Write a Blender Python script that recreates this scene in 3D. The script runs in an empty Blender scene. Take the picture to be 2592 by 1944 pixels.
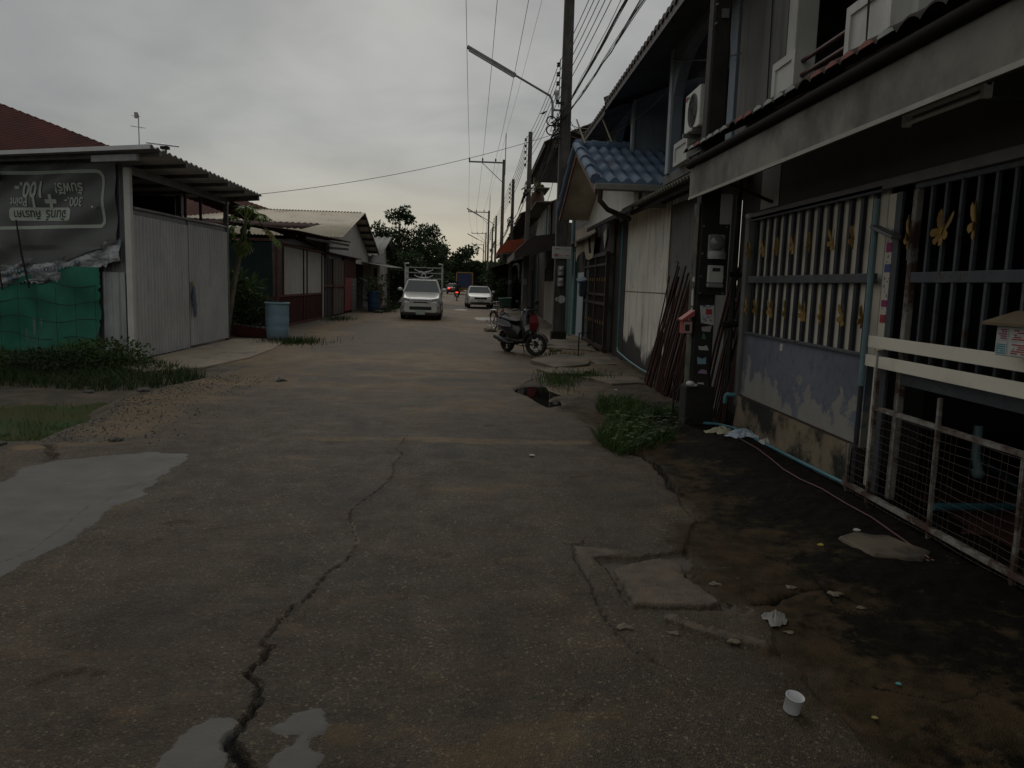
import bpy, math, random
import numpy as np
from mathutils import Vector, Matrix, Euler

R = math.radians
SC = bpy.context.scene
COL = SC.collection
V = Vector
PI = math.pi

# ------------------------------------------------------------------ mesh helpers
class MB:
    """collects faces, then links them as ONE mesh object"""
    def __init__(s):
        s.v = []; s.f = []; s.m = []; s.s = []
    def add(s, vs, fs, mi=0, sm=False):
        o = len(s.v)
        s.v.extend([tuple(p) for p in vs])
        for f in fs:
            s.f.append(tuple(i + o for i in f)); s.m.append(mi); s.s.append(sm)
        return s
    def box(s, x0, x1, y0, y1, z0, z1, mi=0):
        v = [(x0,y0,z0),(x1,y0,z0),(x1,y1,z0),(x0,y1,z0),(x0,y0,z1),(x1,y0,z1),(x1,y1,z1),(x0,y1,z1)]
        return s.add(v, [(0,3,2,1),(4,5,6,7),(0,1,5,4),(1,2,6,5),(2,3,7,6),(3,0,4,7)], mi)
    def obox(s, c, size, rot=(0,0,0), mi=0):
        M = Euler(rot).to_matrix(); c = V(c); h = [a/2 for a in size]
        v = [c + M @ V((sx*h[0], sy*h[1], sz*h[2])) for sz in (-1,1) for sx, sy in ((-1,-1),(1,-1),(1,1),(-1,1))]
        return s.add(v, [(0,3,2,1),(4,5,6,7),(0,1,5,4),(1,2,6,5),(2,3,7,6),(3,0,4,7)], mi)
    def bar(s, p, q, w, h=None, mi=0, up=(0,0,1)):
        p = V(p); q = V(q); h = h or w
        d = (q - p).normalized(); u = V(up)
        if abs(d.dot(u)) > .98: u = V((0,1,0))
        a = d.cross(u).normalized(); b = a.cross(d)
        v = [c + a*sx*w/2 + b*sy*h/2 for c in (p, q) for sx, sy in ((-1,-1),(1,-1),(1,1),(-1,1))]
        return s.add(v, [(0,3,2,1),(4,5,6,7),(0,1,5,4),(1,2,6,5),(2,3,7,6),(3,0,4,7)], mi)
    def tube(s, pts, r, n=8, mi=0, cap=True, sm=True):
        pts = [V(p) for p in pts]; k = len(pts)
        rs = r if isinstance(r, (list, tuple)) else [r]*k
        vs = []; prev = None
        for i, p in enumerate(pts):
            d = (pts[min(i+1,k-1)] - pts[max(i-1,0)]).normalized()
            if prev is None:
                u = V((0,0,1)) if abs(d.z) < .9 else V((1,0,0))
                a = d.cross(u).normalized()
            else:
                a = (prev - d*prev.dot(d)).normalized()
            prev = a; b = d.cross(a)
            for j in range(n):
                t = 2*PI*j/n
                vs.append(p + (a*math.cos(t) + b*math.sin(t))*rs[i])
        fs = [(i*n+j, i*n+(j+1)%n, (i+1)*n+(j+1)%n, (i+1)*n+j) for i in range(k-1) for j in range(n)]
        s.add(vs, fs, mi, sm)
        if cap:
            s.add(vs[:n], [tuple(range(n-1,-1,-1))], mi); s.add(vs[-n:], [tuple(range(n))], mi)
        return s
    def prism(s, pts, ext, mi=0):
        """closed planar outline (3-D points) pushed along ext"""
        pts = [V(p) for p in pts]; e = V(ext); n = len(pts)
        v = pts + [p + e for p in pts]
        f = [tuple(range(n-1,-1,-1)), tuple(range(n,2*n))]
        f += [(i, (i+1)%n, n+(i+1)%n, n+i) for i in range(n)]
        return s.add(v, f, mi)
    def lathe(s, prof, c=(0,0,0), n=16, mi=0, M=None):
        c = V(c); vs = []
        for r, z in prof:
            for j in range(n):
                t = 2*PI*j/n; p = V((r*math.cos(t), r*math.sin(t), z))
                vs.append(c + (M @ p if M else p))
        k = len(prof)
        fs = [(i*n+j, i*n+(j+1)%n, (i+1)*n+(j+1)%n, (i+1)*n+j) for i in range(k-1) for j in range(n)]
        return s.add(vs, fs, mi, True)
    def grid(s, fn, nu, nv, mi=0, sm=True):
        vs = [fn(i/nu, j/nv) for j in range(nv+1) for i in range(nu+1)]
        fs = [(j*(nu+1)+i, j*(nu+1)+i+1, (j+1)*(nu+1)+i+1, (j+1)*(nu+1)+i) for j in range(nv) for i in range(nu)]
        return s.add(vs, fs, mi, sm)
    def ball(s, c, rad, nu=12, nv=8, mi=0, rot=None):
        c = V(c); M = Euler(rot).to_matrix() if rot else None
        def fn(u, v):
            t = 2*PI*u; p = PI*(v-.5)
            q = V((rad[0]*math.cos(p)*math.cos(t), rad[1]*math.cos(p)*math.sin(t), rad[2]*math.sin(p)))
            return c + (M @ q if M else q)
        return s.grid(fn, nu, nv, mi)
    def loft(s, rings, mi=0, sm=True, cap=True):
        n = len(rings[0]); vs = [p for r in rings for p in r]
        fs = [(i*n+j, i*n+(j+1)%n, (i+1)*n+(j+1)%n, (i+1)*n+j) for i in range(len(rings)-1) for j in range(n)]
        s.add(vs, fs, mi, sm)
        if cap: s.add(rings[0], [tuple(range(n-1,-1,-1))], mi); s.add(rings[-1], [tuple(range(n))], mi)
        return s
    def sheet(s, o, u, v, nrm, n, amp, thick=.004, mi=0, kind='wave', jag=0):
        """corrugated sheet: o corner, u across the ribs, v along them"""
        o = V(o); u = V(u); v = V(v); nrm = V(nrm).normalized(); k = n*(8 if kind == 'wave' else 4)
        rnd = random.Random(n)
        def h(i):
            if kind == 'wave': return amp*math.sin(2*PI*i/8)
            return (0, 0, amp, amp)[i % 4]
        a = []; b = []
        for i in range(k+1):
            uu = i/k if kind == 'wave' else min(1, ((i//4) + (0, .7, .78, .92)[i % 4])/n)
            j = rnd.uniform(-jag, jag) if jag else 0
            p = o + u*uu + nrm*h(i); a.append(p); b.append(p + v*(1+j))
        top = [p + nrm*thick for p in a]; tb = [p + nrm*thick for p in b]; m = k+1
        vs = a + b + top + tb
        fs = []
        for i in range(k):
            fs += [(i, m+i, m+i+1, i+1), (2*m+i, 2*m+i+1, 3*m+i+1, 3*m+i), (i, i+1, 2*m+i+1, 2*m+i), (m+i, 3*m+i, 3*m+i+1, m+i+1)]
        return s.add(vs, fs, mi, kind == 'wave')

ROOTM = {}      # world matrix of every top-level object
def rootof(o):
    while o.parent: o = o.parent
    return o
def tag(o, label=None, cat=None, group=None, kind=None):
    if label: o['label'] = label
    if cat: o['category'] = cat
    if group: o['group'] = group
    if kind: o['kind'] = kind
    return o
def thing(name, label, cat, loc=(0,0,0), rz=0, group=None, tilt=None):
    o = bpy.data.objects.new(name, None); COL.objects.link(o)
    o.empty_display_size = .2
    o.location = loc
    o.rotation_euler = tilt if tilt else (0,0,rz)
    ROOTM[o.name] = Matrix.Translation(V(loc)) @ o.rotation_euler.to_matrix().to_4x4()
    return tag(o, label, cat, group)
def build(name, mb, mats, parent=None, world=True, bevel=0, seg=2, label=None, cat=None, group=None, kind=None):
    if not isinstance(mats, (list, tuple)): mats = [mats]
    vs = mb.v
    loc = None
    if parent is not None:
        if world:
            M = ROOTM[rootof(parent).name].inverted(); vs = [M @ V(p) for p in vs]
    else:
        a = np.array(vs, dtype=float); lo = a.min(0); hi = a.max(0)
        loc = ((lo[0]+hi[0])/2, (lo[1]+hi[1])/2, lo[2]); vs = (a - np.array(loc)).tolist()
    me = bpy.data.meshes.new(name); me.from_pydata([tuple(p) for p in vs], [], mb.f)
    for m in mats: me.materials.append(m)
    me.polygons.foreach_set('material_index', mb.m)
    me.polygons.foreach_set('use_smooth', mb.s)
    me.update()
    o = bpy.data.objects.new(name, me); COL.objects.link(o)
    if parent is not None: o.parent = parent
    else:
        o.location = loc; ROOTM[o.name] = Matrix.Translation(V(loc))
    if bevel:
        b = o.modifiers.new('Bevel', 'BEVEL'); b.width = bevel; b.segments = seg; b.limit_method = 'ANGLE'; b.angle_limit = R(40)
    return tag(o, label, cat, group, kind)
def copy_tree(o, parent=None):
    c = o.copy(); COL.objects.link(c)
    if parent is not None: c.parent = parent
    for ch in list(o.children): copy_tree(ch, c)
    return c
def place_copy(o, loc, rz, label, group=None):
    c = copy_tree(o); c.location = loc; c.rotation_euler = (0,0,rz); c['label'] = label
    if group: c['group'] = group
    ROOTM[c.name] = Matrix.Translation(V(loc)) @ Euler((0,0,rz)).to_matrix().to_4x4()
    return c
def split_long(mb, L):
    """cut triangles until no edge is longer than L, so that a decal can follow a wavy surface"""
    out = []
    tris = []
    for f in mb.f:
        for i in range(1, len(f)-1): tris.append([V(mb.v[f[0]]), V(mb.v[f[i]]), V(mb.v[f[i+1]])])
    while tris:
        t = tris.pop(); e = [(t[1]-t[0]).length, (t[2]-t[1]).length, (t[0]-t[2]).length]; k = e.index(max(e))
        if e[k] <= L: out.append(t); continue
        a, b, c = t[k], t[(k+1) % 3], t[(k+2) % 3]; m = (a+b)/2; tris += [[a, m, c], [m, b, c]]
    r = MB()
    for t in out: r.add(t, [(0,1,2)])
    return r
def text_mb(mb, s, size, o, u, v, mi=0, thick=.003, bold=0):
    """lettering as mesh: o = centre, u = reading direction, v = up direction of the letters"""
    c = bpy.data.curves.new('lettering', 'FONT'); c.body = s; c.size = size; c.align_x = 'CENTER'; c.resolution_u = 3
    if bold: c.offset = bold
    t = bpy.data.objects.new('lettering', c); COL.objects.link(t)
    me = t.evaluated_get(bpy.context.evaluated_depsgraph_get()).to_mesh()
    o = V(o); u = V(u).normalized(); v = V(v).normalized(); w = u.cross(v)
    vs = [o + u*p.co.x + v*(p.co.y - size*.35) + w*thick for p in me.vertices]
    mb.add(vs, [tuple(p.vertices) for p in me.polygons], mi)
    bpy.data.objects.remove(t); bpy.data.curves.remove(c)
    return mb

# ------------------------------------------------------------------ materials
def NT(m):
    m.use_nodes = True; nt = m.node_tree; nt.nodes.clear()
    return nt
class NB:
    def __init__(s, m):
        s.nt = NT(m); s.out = s.n('ShaderNodeOutputMaterial'); s.b = s.n('ShaderNodeBsdfPrincipled')
        s.l(s.b.outputs[0], s.out.inputs[0]); s.tc = s.n('ShaderNodeTexCoord')
    def n(s, t, **kw):
        x = s.nt.nodes.new(t)
        for k, v in kw.items(): setattr(x, k, v)
        return x
    def l(s, a, b): s.nt.links.new(a, b)
    def coord(s, scale=(1,1,1), rot=(0,0,0), src='Object'):
        mp = s.n('ShaderNodeMapping'); mp.inputs['Scale'].default_value = scale; mp.inputs['Rotation'].default_value = rot
        s.l(s.tc.outputs[src], mp.inputs[0]); return mp.outputs[0]
    def noise(s, scale, co=None, detail=6, rough=.6, dist=0):
        x = s.n('ShaderNodeTexNoise'); x.inputs['Scale'].default_value = scale; x.inputs['Detail'].default_value = detail
        x.inputs['Roughness'].default_value = rough; x.inputs['Distortion'].default_value = dist
        s.l(co if co is not None else s.coord(), x.inputs['Vector']); return x.outputs[0]
    def ramp(s, fac, a, b, ca=(0,0,0,1), cb=(1,1,1,1)):
        x = s.n('ShaderNodeValToRGB'); e = x.color_ramp.elements
        e[0].position = a; e[0].color = ca; e[1].position = b; e[1].color = cb
        s.l(fac, x.inputs[0]); return x.outputs[0]
    def mix(s, fac, a, b, mode='MIX'):
        x = s.n('ShaderNodeMix', data_type='RGBA', blend_type=mode)
        for v, i in ((fac, 0), (a, 6), (b, 7)):
            if hasattr(v, 'links') or hasattr(v, 'is_linked'): s.l(v, x.inputs[i])
            else: x.inputs[i].default_value = v if i == 0 else (tuple(v) + (1,))[:4]
        return x.outputs[2]
    def math(s, op, a, b=0, c=None):
        x = s.n('ShaderNodeMath', operation=op)
        for i, v in enumerate((a, b) + ((c,) if c is not None else ())):
            if hasattr(v, 'is_linked'): s.l(v, x.inputs[i])
            else: x.inputs[i].default_value = v
        return x.outputs[0]
    def bump(s, h, strength=.3, dist=.01):
        x = s.n('ShaderNodeBump'); x.inputs['Strength'].default_value = strength; x.inputs['Distance'].default_value = dist
        s.l(h, x.inputs['Height']); s.l(x.outputs[0], s.b.inputs['Normal'])
    def set(s, **kw):
        for k, v in kw.items():
            i = s.b.inputs[k.replace('_', ' ')]
            if hasattr(v, 'is_linked'): s.l(v, i)
            else: i.default_value = v
_M = {}
def mat(name, c1, c2=None, scale=3., rough=.7, metal=0., dirt=None, damt=(.5,.75), dscale=1.2, streak=False, bump=.15, bscale=40., spec=.4, rust=None):
    """general worn surface: two tones, patchy grime or vertical run marks, fine relief"""
    if name in _M: return _M[name]
    m = bpy.data.materials.new(name); _M[name] = m; k = NB(m)
    c2 = c2 or tuple(a*.75 for a in c1)
    col = k.mix(k.ramp(k.noise(scale), .35, .65), c1, c2)
    if dirt:
        co = k.coord((6,6,.5)) if streak else k.coord()
        col = k.mix(k.ramp(k.noise(dscale, co, 8, .65), damt[0], damt[1]), col, dirt)
    if rust: col = k.mix(k.ramp(k.noise(14, None, 8, .7), .56, .64), col, rust)
    k.set(Base_Color=col, Roughness=rough, Metallic=metal)
    k.b.inputs['Specular IOR Level'].default_value = spec
    if bump: k.bump(k.noise(bscale, None, 4), bump, .006)
    return m
def leafmat(name, a, b, c, scale=1.5):
    if name in _M: return _M[name]
    m = bpy.data.materials.new(name); _M[name] = m; k = NB(m)
    col = k.mix(k.ramp(k.noise(scale, None, 4), .35, .65), a, b)
    col = k.mix(k.ramp(k.noise(scale*9, None, 2), .55, .7), col, c)
    k.set(Base_Color=col, Roughness=.55)
    k.b.inputs['Specular IOR Level'].default_value = .3
    tr = k.n('ShaderNodeBsdfTranslucent'); k.l(col, tr.inputs[0])
    ms = k.n('ShaderNodeMixShader'); ms.inputs[0].default_value = .25
    k.l(k.b.outputs[0], ms.inputs[1]); k.l(tr.outputs[0], ms.inputs[2]); k.l(ms.outputs[0], k.out.inputs[0])
    return m
def emis(name, c, st):
    m = bpy.data.materials.new(name); k = NB(m)
    k.set(Base_Color=c + (1,), Emission_Color=c + (1,), Emission_Strength=st, Roughness=.3); return m
def glassmat(name, c, rough=.06):
    m = bpy.data.materials.new(name); k = NB(m)
    k.set(Base_Color=k.mix(k.noise(2), c, tuple(a*.6 for a in c)), Roughness=rough); k.b.inputs['Specular IOR Level'].default_value = .8
    return m

CONC = mat('pole_concrete', (.10,.095,.085), (.055,.052,.047), 2.5, .85, dirt=(.02,.02,.018), damt=(.45,.7), dscale=1, streak=True, bump=.4)
CONC_FAR = mat('pole_concrete_pale', (.16,.14,.125), (.10,.09,.08), 2.5, .85, dirt=(.04,.038,.035), damt=(.5,.8), streak=True, bump=.3)
POLE_BLACK = mat('pole_black_stain', (.028,.025,.021), (.012,.011,.010), 3, .8, dirt=(.065,.058,.045), damt=(.62,.8), dscale=1.5, streak=True, bump=.4)
STEEL = mat('grey_steel', (.22,.22,.22), (.14,.14,.14), 6, .5, .6, bump=.05)
DARKSTEEL = mat('dark_steel', (.035,.033,.032), (.02,.02,.02), 6, .6, .3, bump=.05)
BLACKRUB = mat('black_rubber', (.012,.012,.012), (.02,.02,.02), 8, .75, bump=.05)
CABLE = mat('cable_black', (.012,.012,.013), (.02,.02,.02), 4, .6, bump=0)
WIRE = mat('wire_grey', (.09,.09,.095), (.06,.06,.065), 4, .5, bump=0)
PORC = mat('insulator_brown', (.035,.028,.025), (.02,.018,.017), 4, .3, bump=0)
WHITEP = mat('white_paint', (.60,.59,.56), (.48,.47,.44), 2, .6, dirt=(.22,.20,.17), damt=(.58,.85), streak=True, bump=.08)
BLUEPIPE = mat('teal_pipe', (.06,.20,.24), (.045,.15,.19), 4, .45, dirt=(.05,.07,.06), damt=(.55,.8), bump=.03)
PALETEAL = mat('pale_teal_pipe', (.16,.25,.26), (.12,.19,.20), 4, .5, dirt=(.10,.10,.08), damt=(.52,.75), bump=.05)
TEAL = mat('teal_paint', (.024,.085,.072), (.017,.06,.051), 3, .6, dirt=(.03,.05,.04), damt=(.5,.8), streak=True, bump=.1)
BROWNM = mat('brown_metal', (.045,.026,.02), (.03,.018,.014), 3, .6, .1, dirt=(.02,.014,.012), bump=.1)
DARKWOOD = mat('dark_boards', (.038,.03,.026), (.022,.018,.016), 3, .8, dirt=(.06,.05,.042), damt=(.6,.8), streak=True, bump=.3)
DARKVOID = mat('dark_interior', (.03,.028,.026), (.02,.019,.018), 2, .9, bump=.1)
SOFFIT = mat('grey_soffit', (.13,.13,.135), (.09,.09,.095), 2, .85, dirt=(.05,.05,.05), damt=(.55,.8), bump=.1)
REDBEAM = mat('red_oxide', (.13,.03,.025), (.085,.022,.02), 4, .6, dirt=(.045,.02,.018), damt=(.5,.75), bump=.15)
GREYMETAL = mat('grey_corrugated', (.50,.50,.50), (.42,.42,.42), 1.5, .55, .0, dirt=(.30,.29,.27), damt=(.55,.85), streak=True, bump=.06)
WHITEBOARD = mat('white_wall_board', (.46,.45,.43), (.38,.37,.35), 1.2, .75, dirt=(.20,.185,.16), damt=(.55,.85), streak=True, bump=.06)
TILERED = mat('red_roof_tile', (.17,.055,.035), (.11,.04,.028), 3, .75, dirt=(.04,.03,.025), damt=(.5,.72), bump=.2)
# ------------------------------------------------------------------ camera, light, sky
CH = 1.6
def make_camera():
    F, CX, CY = 1661., 1106., 829.5
    roll = R(1.5)
    fwd = V(((1040.-CX)/F, -(612.-CY)/F, -1)).normalized()          # street axis seen in camera axes
    up = V((math.sin(roll), math.cos(roll), 0)); up = (up - fwd*up.dot(fwd)).normalized()
    rt = fwd.cross(up)
    cd = bpy.data.cameras.new('camera'); cd.sensor_width = 36; cd.lens = 36*F/2212; cd.clip_start = .05; cd.clip_end = 3000
    cam = bpy.data.objects.new('camera', cd); COL.objects.link(cam)
    cam.matrix_world = Matrix.Translation((0,0,CH)) @ Matrix((rt, fwd, up)).to_4x4()
    SC.camera = cam
make_camera()
SUN_EL, SUN_AZ = R(38), R(-8)          # high, behind the cloud, a little left of straight ahead
def make_sky():
    w = bpy.data.worlds.new('World'); SC.world = w; w.use_nodes = True
    nt = w.node_tree; nt.nodes.clear()
    n = nt.nodes.new; l = nt.links.new
    out = n('ShaderNodeOutputWorld'); bg = n('ShaderNodeBackground'); bg.inputs[1].default_value = .1; l(bg.outputs[0], out.inputs[0])
    sky = n('ShaderNodeTexSky'); sky.sky_type = 'NISHITA'; sky.sun_disc = False; sky.sun_elevation = SUN_EL; sky.sun_rotation = SUN_AZ
    tc = n('ShaderNodeTexCoord'); sep = n('ShaderNodeSeparateXYZ'); l(tc.outputs['Generated'], sep.inputs[0])
    def m(op, a, b=0., c=None):
        x = n('ShaderNodeMath'); x.operation = op
        for i, v in enumerate((a, b, c)):
            if v is None: continue
            if hasattr(v, 'is_linked'): l(v, x.inputs[i])
            else: x.inputs[i].default_value = v
        return x.outputs[0]
    def mixc(f, a, b):
        x = n('ShaderNodeMix'); x.data_type = 'RGBA'
        for v, i in ((f, 0), (a, 6), (b, 7)):
            if hasattr(v, 'is_linked'): l(v, x.inputs[i])
            else: x.inputs[i].default_value = v if i == 0 else v + (1,)
        return x.outputs[2]
    def ramp(f, a, b):
        x = n('ShaderNodeMapRange'); x.interpolation_type = 'SMOOTHSTEP'
        l(f, x.inputs[0]); x.inputs[1].default_value = a; x.inputs[2].default_value = b; return x.outputs[0]
    z = m('MAXIMUM', sep.outputs[2], 0.); d = m('ADD', z, .22)
    cmb = n('ShaderNodeCombineXYZ'); l(m('DIVIDE', sep.outputs[0], d), cmb.inputs[0]); l(m('DIVIDE', sep.outputs[1], d), cmb.inputs[1])
    def noise(scale, detail, rough, dist, off):
        mp = n('ShaderNodeMapping'); mp.inputs[1].default_value = off; l(cmb.outputs[0], mp.inputs[0])
        x = n('ShaderNodeTexNoise'); x.inputs['Scale'].default_value = scale; x.inputs['Detail'].default_value = detail
        x.inputs['Roughness'].default_value = rough; x.inputs['Distortion'].default_value = dist; l(mp.outputs[0], x.inputs['Vector']); return x.outputs[0]
    big = noise(.75, 5, .5, .4, SKY_OFF); fine = noise(2.6, 6, .55, .5, (1.3, 2.2, 0))
    t = m('ADD', m('MULTIPLY', big, .80), m('MULTIPLY', fine, .20))
    grey = mixc(ramp(t, .37, .64), SKY_DARK, SKY_LIGHT)
    # brighter, warmer air low over the end of the street
    ahead = m('MULTIPLY', ramp(sep.outputs[1], .35, 1.0), m('SUBTRACT', 1., ramp(z, .0, .19)))
    grey = mixc(m('MULTIPLY', ahead, .85), grey, SKY_WARM)
    # thicker overcast towards the left
    left = m('MULTIPLY', ramp(m('MULTIPLY', sep.outputs[0], -1.), .05, .6), .42)
    grey = mixc(left, grey, SKY_LEFT)
    col = mixc(.93, sky.outputs[0], grey)
    l(col, bg.inputs[0])
    sd = bpy.data.lights.new('sun', 'SUN'); sd.energy = .5; sd.angle = R(40); sd.color = (1,.95,.88)
    so = bpy.data.objects.new('sun', sd); COL.objects.link(so)
    dirv = V((math.sin(SUN_AZ)*math.cos(SUN_EL), math.cos(SUN_AZ)*math.cos(SUN_EL), math.sin(SUN_EL)))
    so.rotation_euler = dirv.to_track_quat('Z', 'Y').to_euler(); so.location = (0, 0, 30)
SKY_OFF = (.35, -.2, 0)
SKY_DARK = (2.45,2.48,2.38); SKY_LIGHT = (4.35,4.32,4.05); SKY_WARM = (5.1,4.55,3.45); SKY_LEFT = (2.0,2.06,1.98)
make_sky()
SC.view_settings.view_transform = 'Standard'; SC.view_settings.look = 'None'; SC.view_settings.gamma = 1
SC.view_settings.exposure = .05; SC.view_settings.use_curve_mapping = False
# ------------------------------------------------------------------ street surface (ground outlines in metres, x across, y along the street)
CRACK=[(-0.737,7.907),(-0.763,7.253),(-0.678,6.996),(-0.735,6.663),(-0.689,6.333),(-0.695,6.094),(-0.745,5.839),(-0.801,5.575),(-0.862,5.258),(-0.856,5.091),(-0.812,4.915),(-0.753,4.711),(-0.721,4.634),(-0.710,4.449),(-0.729,4.277),(-0.775,4.146),(-0.813,4.053),(-0.817,3.937),(-0.827,3.761),(-0.860,3.684),(-0.893,3.610),(-0.899,3.516),(-0.909,3.427),(-0.909,3.353),(-0.931,3.252),(-0.880,3.214),(-0.882,3.139),(-0.884,3.085),(-0.900,3.024),(-0.911,2.982),(-0.870,2.934),(-0.838,2.894),(-0.823,2.826),(-0.807,2.753),(-0.818,2.689),(-0.816,2.636),(-0.824,2.590),(-0.837,2.546),(-0.833,2.504),(-0.790,2.469),(-0.766,2.423),(-0.734,2.385),(-0.703,2.326)]
JOINT=[(-4.063,6.996),(-3.575,7.170),(-3.117,7.392),(-2.735,7.548),(-2.175,7.635),(-1.535,7.640),(-0.717,7.781),(-0.147,7.728),(0.565,7.739),(1.246,7.815)]
CRACK_SIDE=[(0.694,4.672),(0.680,4.640),(0.611,4.606),(0.592,4.344),(0.628,4.040),(0.647,3.583),(0.663,3.481),(0.684,3.377),(0.711,3.278),(0.748,3.200),(0.798,3.126),(0.846,3.055)]
CRACK_CROSS=[(0.305,4.636),(0.513,4.647),(0.613,4.606),(0.797,4.591),(1.001,4.571),(1.219,4.531)]
CRACK_CURVE=[(0.710,3.311),(0.806,3.297),(0.881,3.290),(0.898,3.267),(0.862,3.211),(0.777,3.198),(0.720,3.246)]
CRACK_PATCH=[(-2.527,6.514),(-2.571,6.253),(-2.585,6.040),(-2.581,5.914),(-2.625,5.607),(-2.603,5.295),(-2.657,5.271),(-2.635,5.139),(-2.634,4.994),(-2.576,4.745),(-2.566,4.547),(-2.537,4.378),(-2.562,4.219),(-2.607,4.094)]
CRACK_SMALL=[(-2.519,7.112),(-2.458,7.285),(-2.577,7.501),(-2.650,7.532)]
CRACK_VERGE=[(1.578,7.317),(1.620,7.044),(1.660,6.790),(1.638,6.502),(1.640,6.324),(1.610,6.112),(1.613,5.915)]
CRACK_MOSS=[(1.460,3.779),(1.583,3.826),(1.727,3.919),(1.864,3.982),(1.962,3.974),(2.012,3.885),(2.042,3.799)]
EDGE=[(1.453,2.264),(1.405,2.440),(1.414,2.642),(1.405,2.732),(1.374,2.839),(1.380,2.982),(1.407,3.081),(1.349,3.214),(1.403,3.396),(1.435,3.504),(1.443,3.636),(1.413,3.695),(1.318,3.774),(1.290,3.881),(1.225,3.969),(1.235,4.137),(1.270,4.375),(1.299,4.579),(1.374,4.804),(1.497,5.091),(1.540,5.207),(1.522,5.405),(1.529,5.576),(1.663,6.370),(1.647,6.839),(1.593,7.205),(1.403,7.328),(1.275,7.645),(1.254,8.038),(1.282,8.633),(1.219,9.591),(0.880,10.269),(0.728,11.218),(0.567,11.893),(1.048,13.512),(0.899,14.074),(1.214,15.769),(1.082,17.133)]
PATCH=[(-2.544,6.857),(-2.549,6.572),(-2.516,6.313),(-2.518,6.123),(-2.462,5.924),(-2.428,5.556),(-2.456,5.385),(-2.482,5.225),(-2.459,5.040),(-2.474,4.899),(-2.422,4.675),(-2.444,4.495),(-2.433,4.225),(-2.480,4.052),(-2.529,3.914),(-2.602,3.665),(-3.131,4.071),(-3.717,5.461),(-3.564,5.763),(-3.573,5.982),(-3.630,6.187),(-3.597,6.357),(-3.483,6.514),(-3.336,6.650),(-3.142,6.797),(-2.912,6.886)]
PATCH_A=[(-0.842,2.649),(-0.878,2.668),(-0.944,2.667),(-0.977,2.614),(-1.008,2.563),(-1.006,2.502),(-1.020,2.432),(-1.024,2.361),(-1.028,2.263),(-0.736,2.265),(-0.796,2.369),(-0.828,2.480),(-0.841,2.565)]
PATCH_B=[(-0.734,2.604),(-0.683,2.631),(-0.640,2.699),(-0.559,2.749),(-0.534,2.700),(-0.536,2.673),(-0.499,2.614),(-0.508,2.569),(-0.543,2.562),(-0.551,2.519),(-0.547,2.483),(-0.491,2.448),(-0.502,2.370),(-0.487,2.266),(-0.653,2.265),(-0.659,2.407),(-0.635,2.470),(-0.599,2.555),(-0.665,2.561)]
SLAB=[(0.783,4.169),(0.913,4.278),(1.056,4.352),(1.184,4.349),(1.205,4.238),(1.186,4.062),(1.216,3.969),(1.254,3.880),(1.281,3.711),(1.145,3.686),(0.974,3.681),(0.808,3.695),(0.806,3.863),(0.785,4.046)]
MUD=[(0.708,4.405),(0.964,4.389),(1.057,4.450),(1.278,4.519),(1.325,4.581),(1.225,3.969),(1.307,3.795),(1.413,3.695),(1.383,3.634),(1.251,3.670),(1.012,3.662),(0.804,3.675),(0.790,3.777),(0.752,4.245)]
PALE=[(0.621,4.591),(0.854,4.557),(1.136,4.526),(0.970,4.417),(0.708,4.405),(0.715,4.191),(0.742,3.951),(0.790,3.777),(0.769,3.577),(0.644,3.564),(0.625,3.771),(0.595,4.136),(0.597,4.345)]
RUBBLE=[(0.962,3.526),(1.029,3.474),(1.105,3.405),(1.205,3.348),(1.275,3.325),(1.334,3.253)]
PUDDLE_R=[(0.539,11.711),(0.749,12.267),(1.082,12.270),(1.084,11.814),(1.242,11.310),(1.046,10.950),(0.982,10.632),(1.163,10.723),(1.147,10.312),(0.932,10.059),(0.826,10.488),(0.720,11.085),(0.584,11.395)]
PUDDLE_L=[(-6.777,9.781),(-6.027,9.843),(-5.776,10.104),(-5.297,9.971),(-5.050,10.387),(-4.921,10.568),(-4.649,10.158),(-4.598,9.610),(-4.284,8.927),(-4.201,8.407),(-4.183,7.848),(-4.119,7.325),(-4.461,7.248),(-4.983,7.152)]
SOIL_EDGE=[(-4.914,7.052),(-4.419,7.179),(-4.133,7.323),(-4.160,7.597),(-4.192,7.803),(-4.225,8.454),(-4.178,8.722),(-4.414,9.383),(-4.572,10.171),(-4.419,10.826),(-4.400,11.354),(-4.216,12.177),(-4.182,12.849)]
HOLE=[(-3.990,7.118),(-3.953,7.158),(-3.776,6.831),(-3.600,6.593),(-3.598,6.503),(-3.802,6.828)]
GRASS_STRIP=[(-6.953,10.343),(-6.663,10.897),(-5.743,10.822),(-5.190,10.679),(-5.025,10.793),(-4.725,11.022),(-4.423,11.727),(-4.273,12.270),(-4.748,12.952),(-5.383,13.551),(-6.020,14.075),(-6.225,14.019),(-6.802,14.153),(-10.018,14.966)]
GRASS_R=[(1.254,8.038),(1.463,8.656),(1.609,9.362),(1.533,9.940),(1.726,10.637),(2.150,10.473),(2.235,9.641),(2.555,9.591),(2.392,8.775),(2.043,7.858),(1.682,7.444),(1.351,7.181),(1.282,7.523)]
SLABS_FAR=[(1.018,16.527),(1.801,17.982),(2.065,17.115),(1.302,15.539),(1.105,15.741)]
SLABS_FAR2=[(0.975,14.518),(1.414,15.321),(1.631,14.677),(1.077,13.911)]
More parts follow.
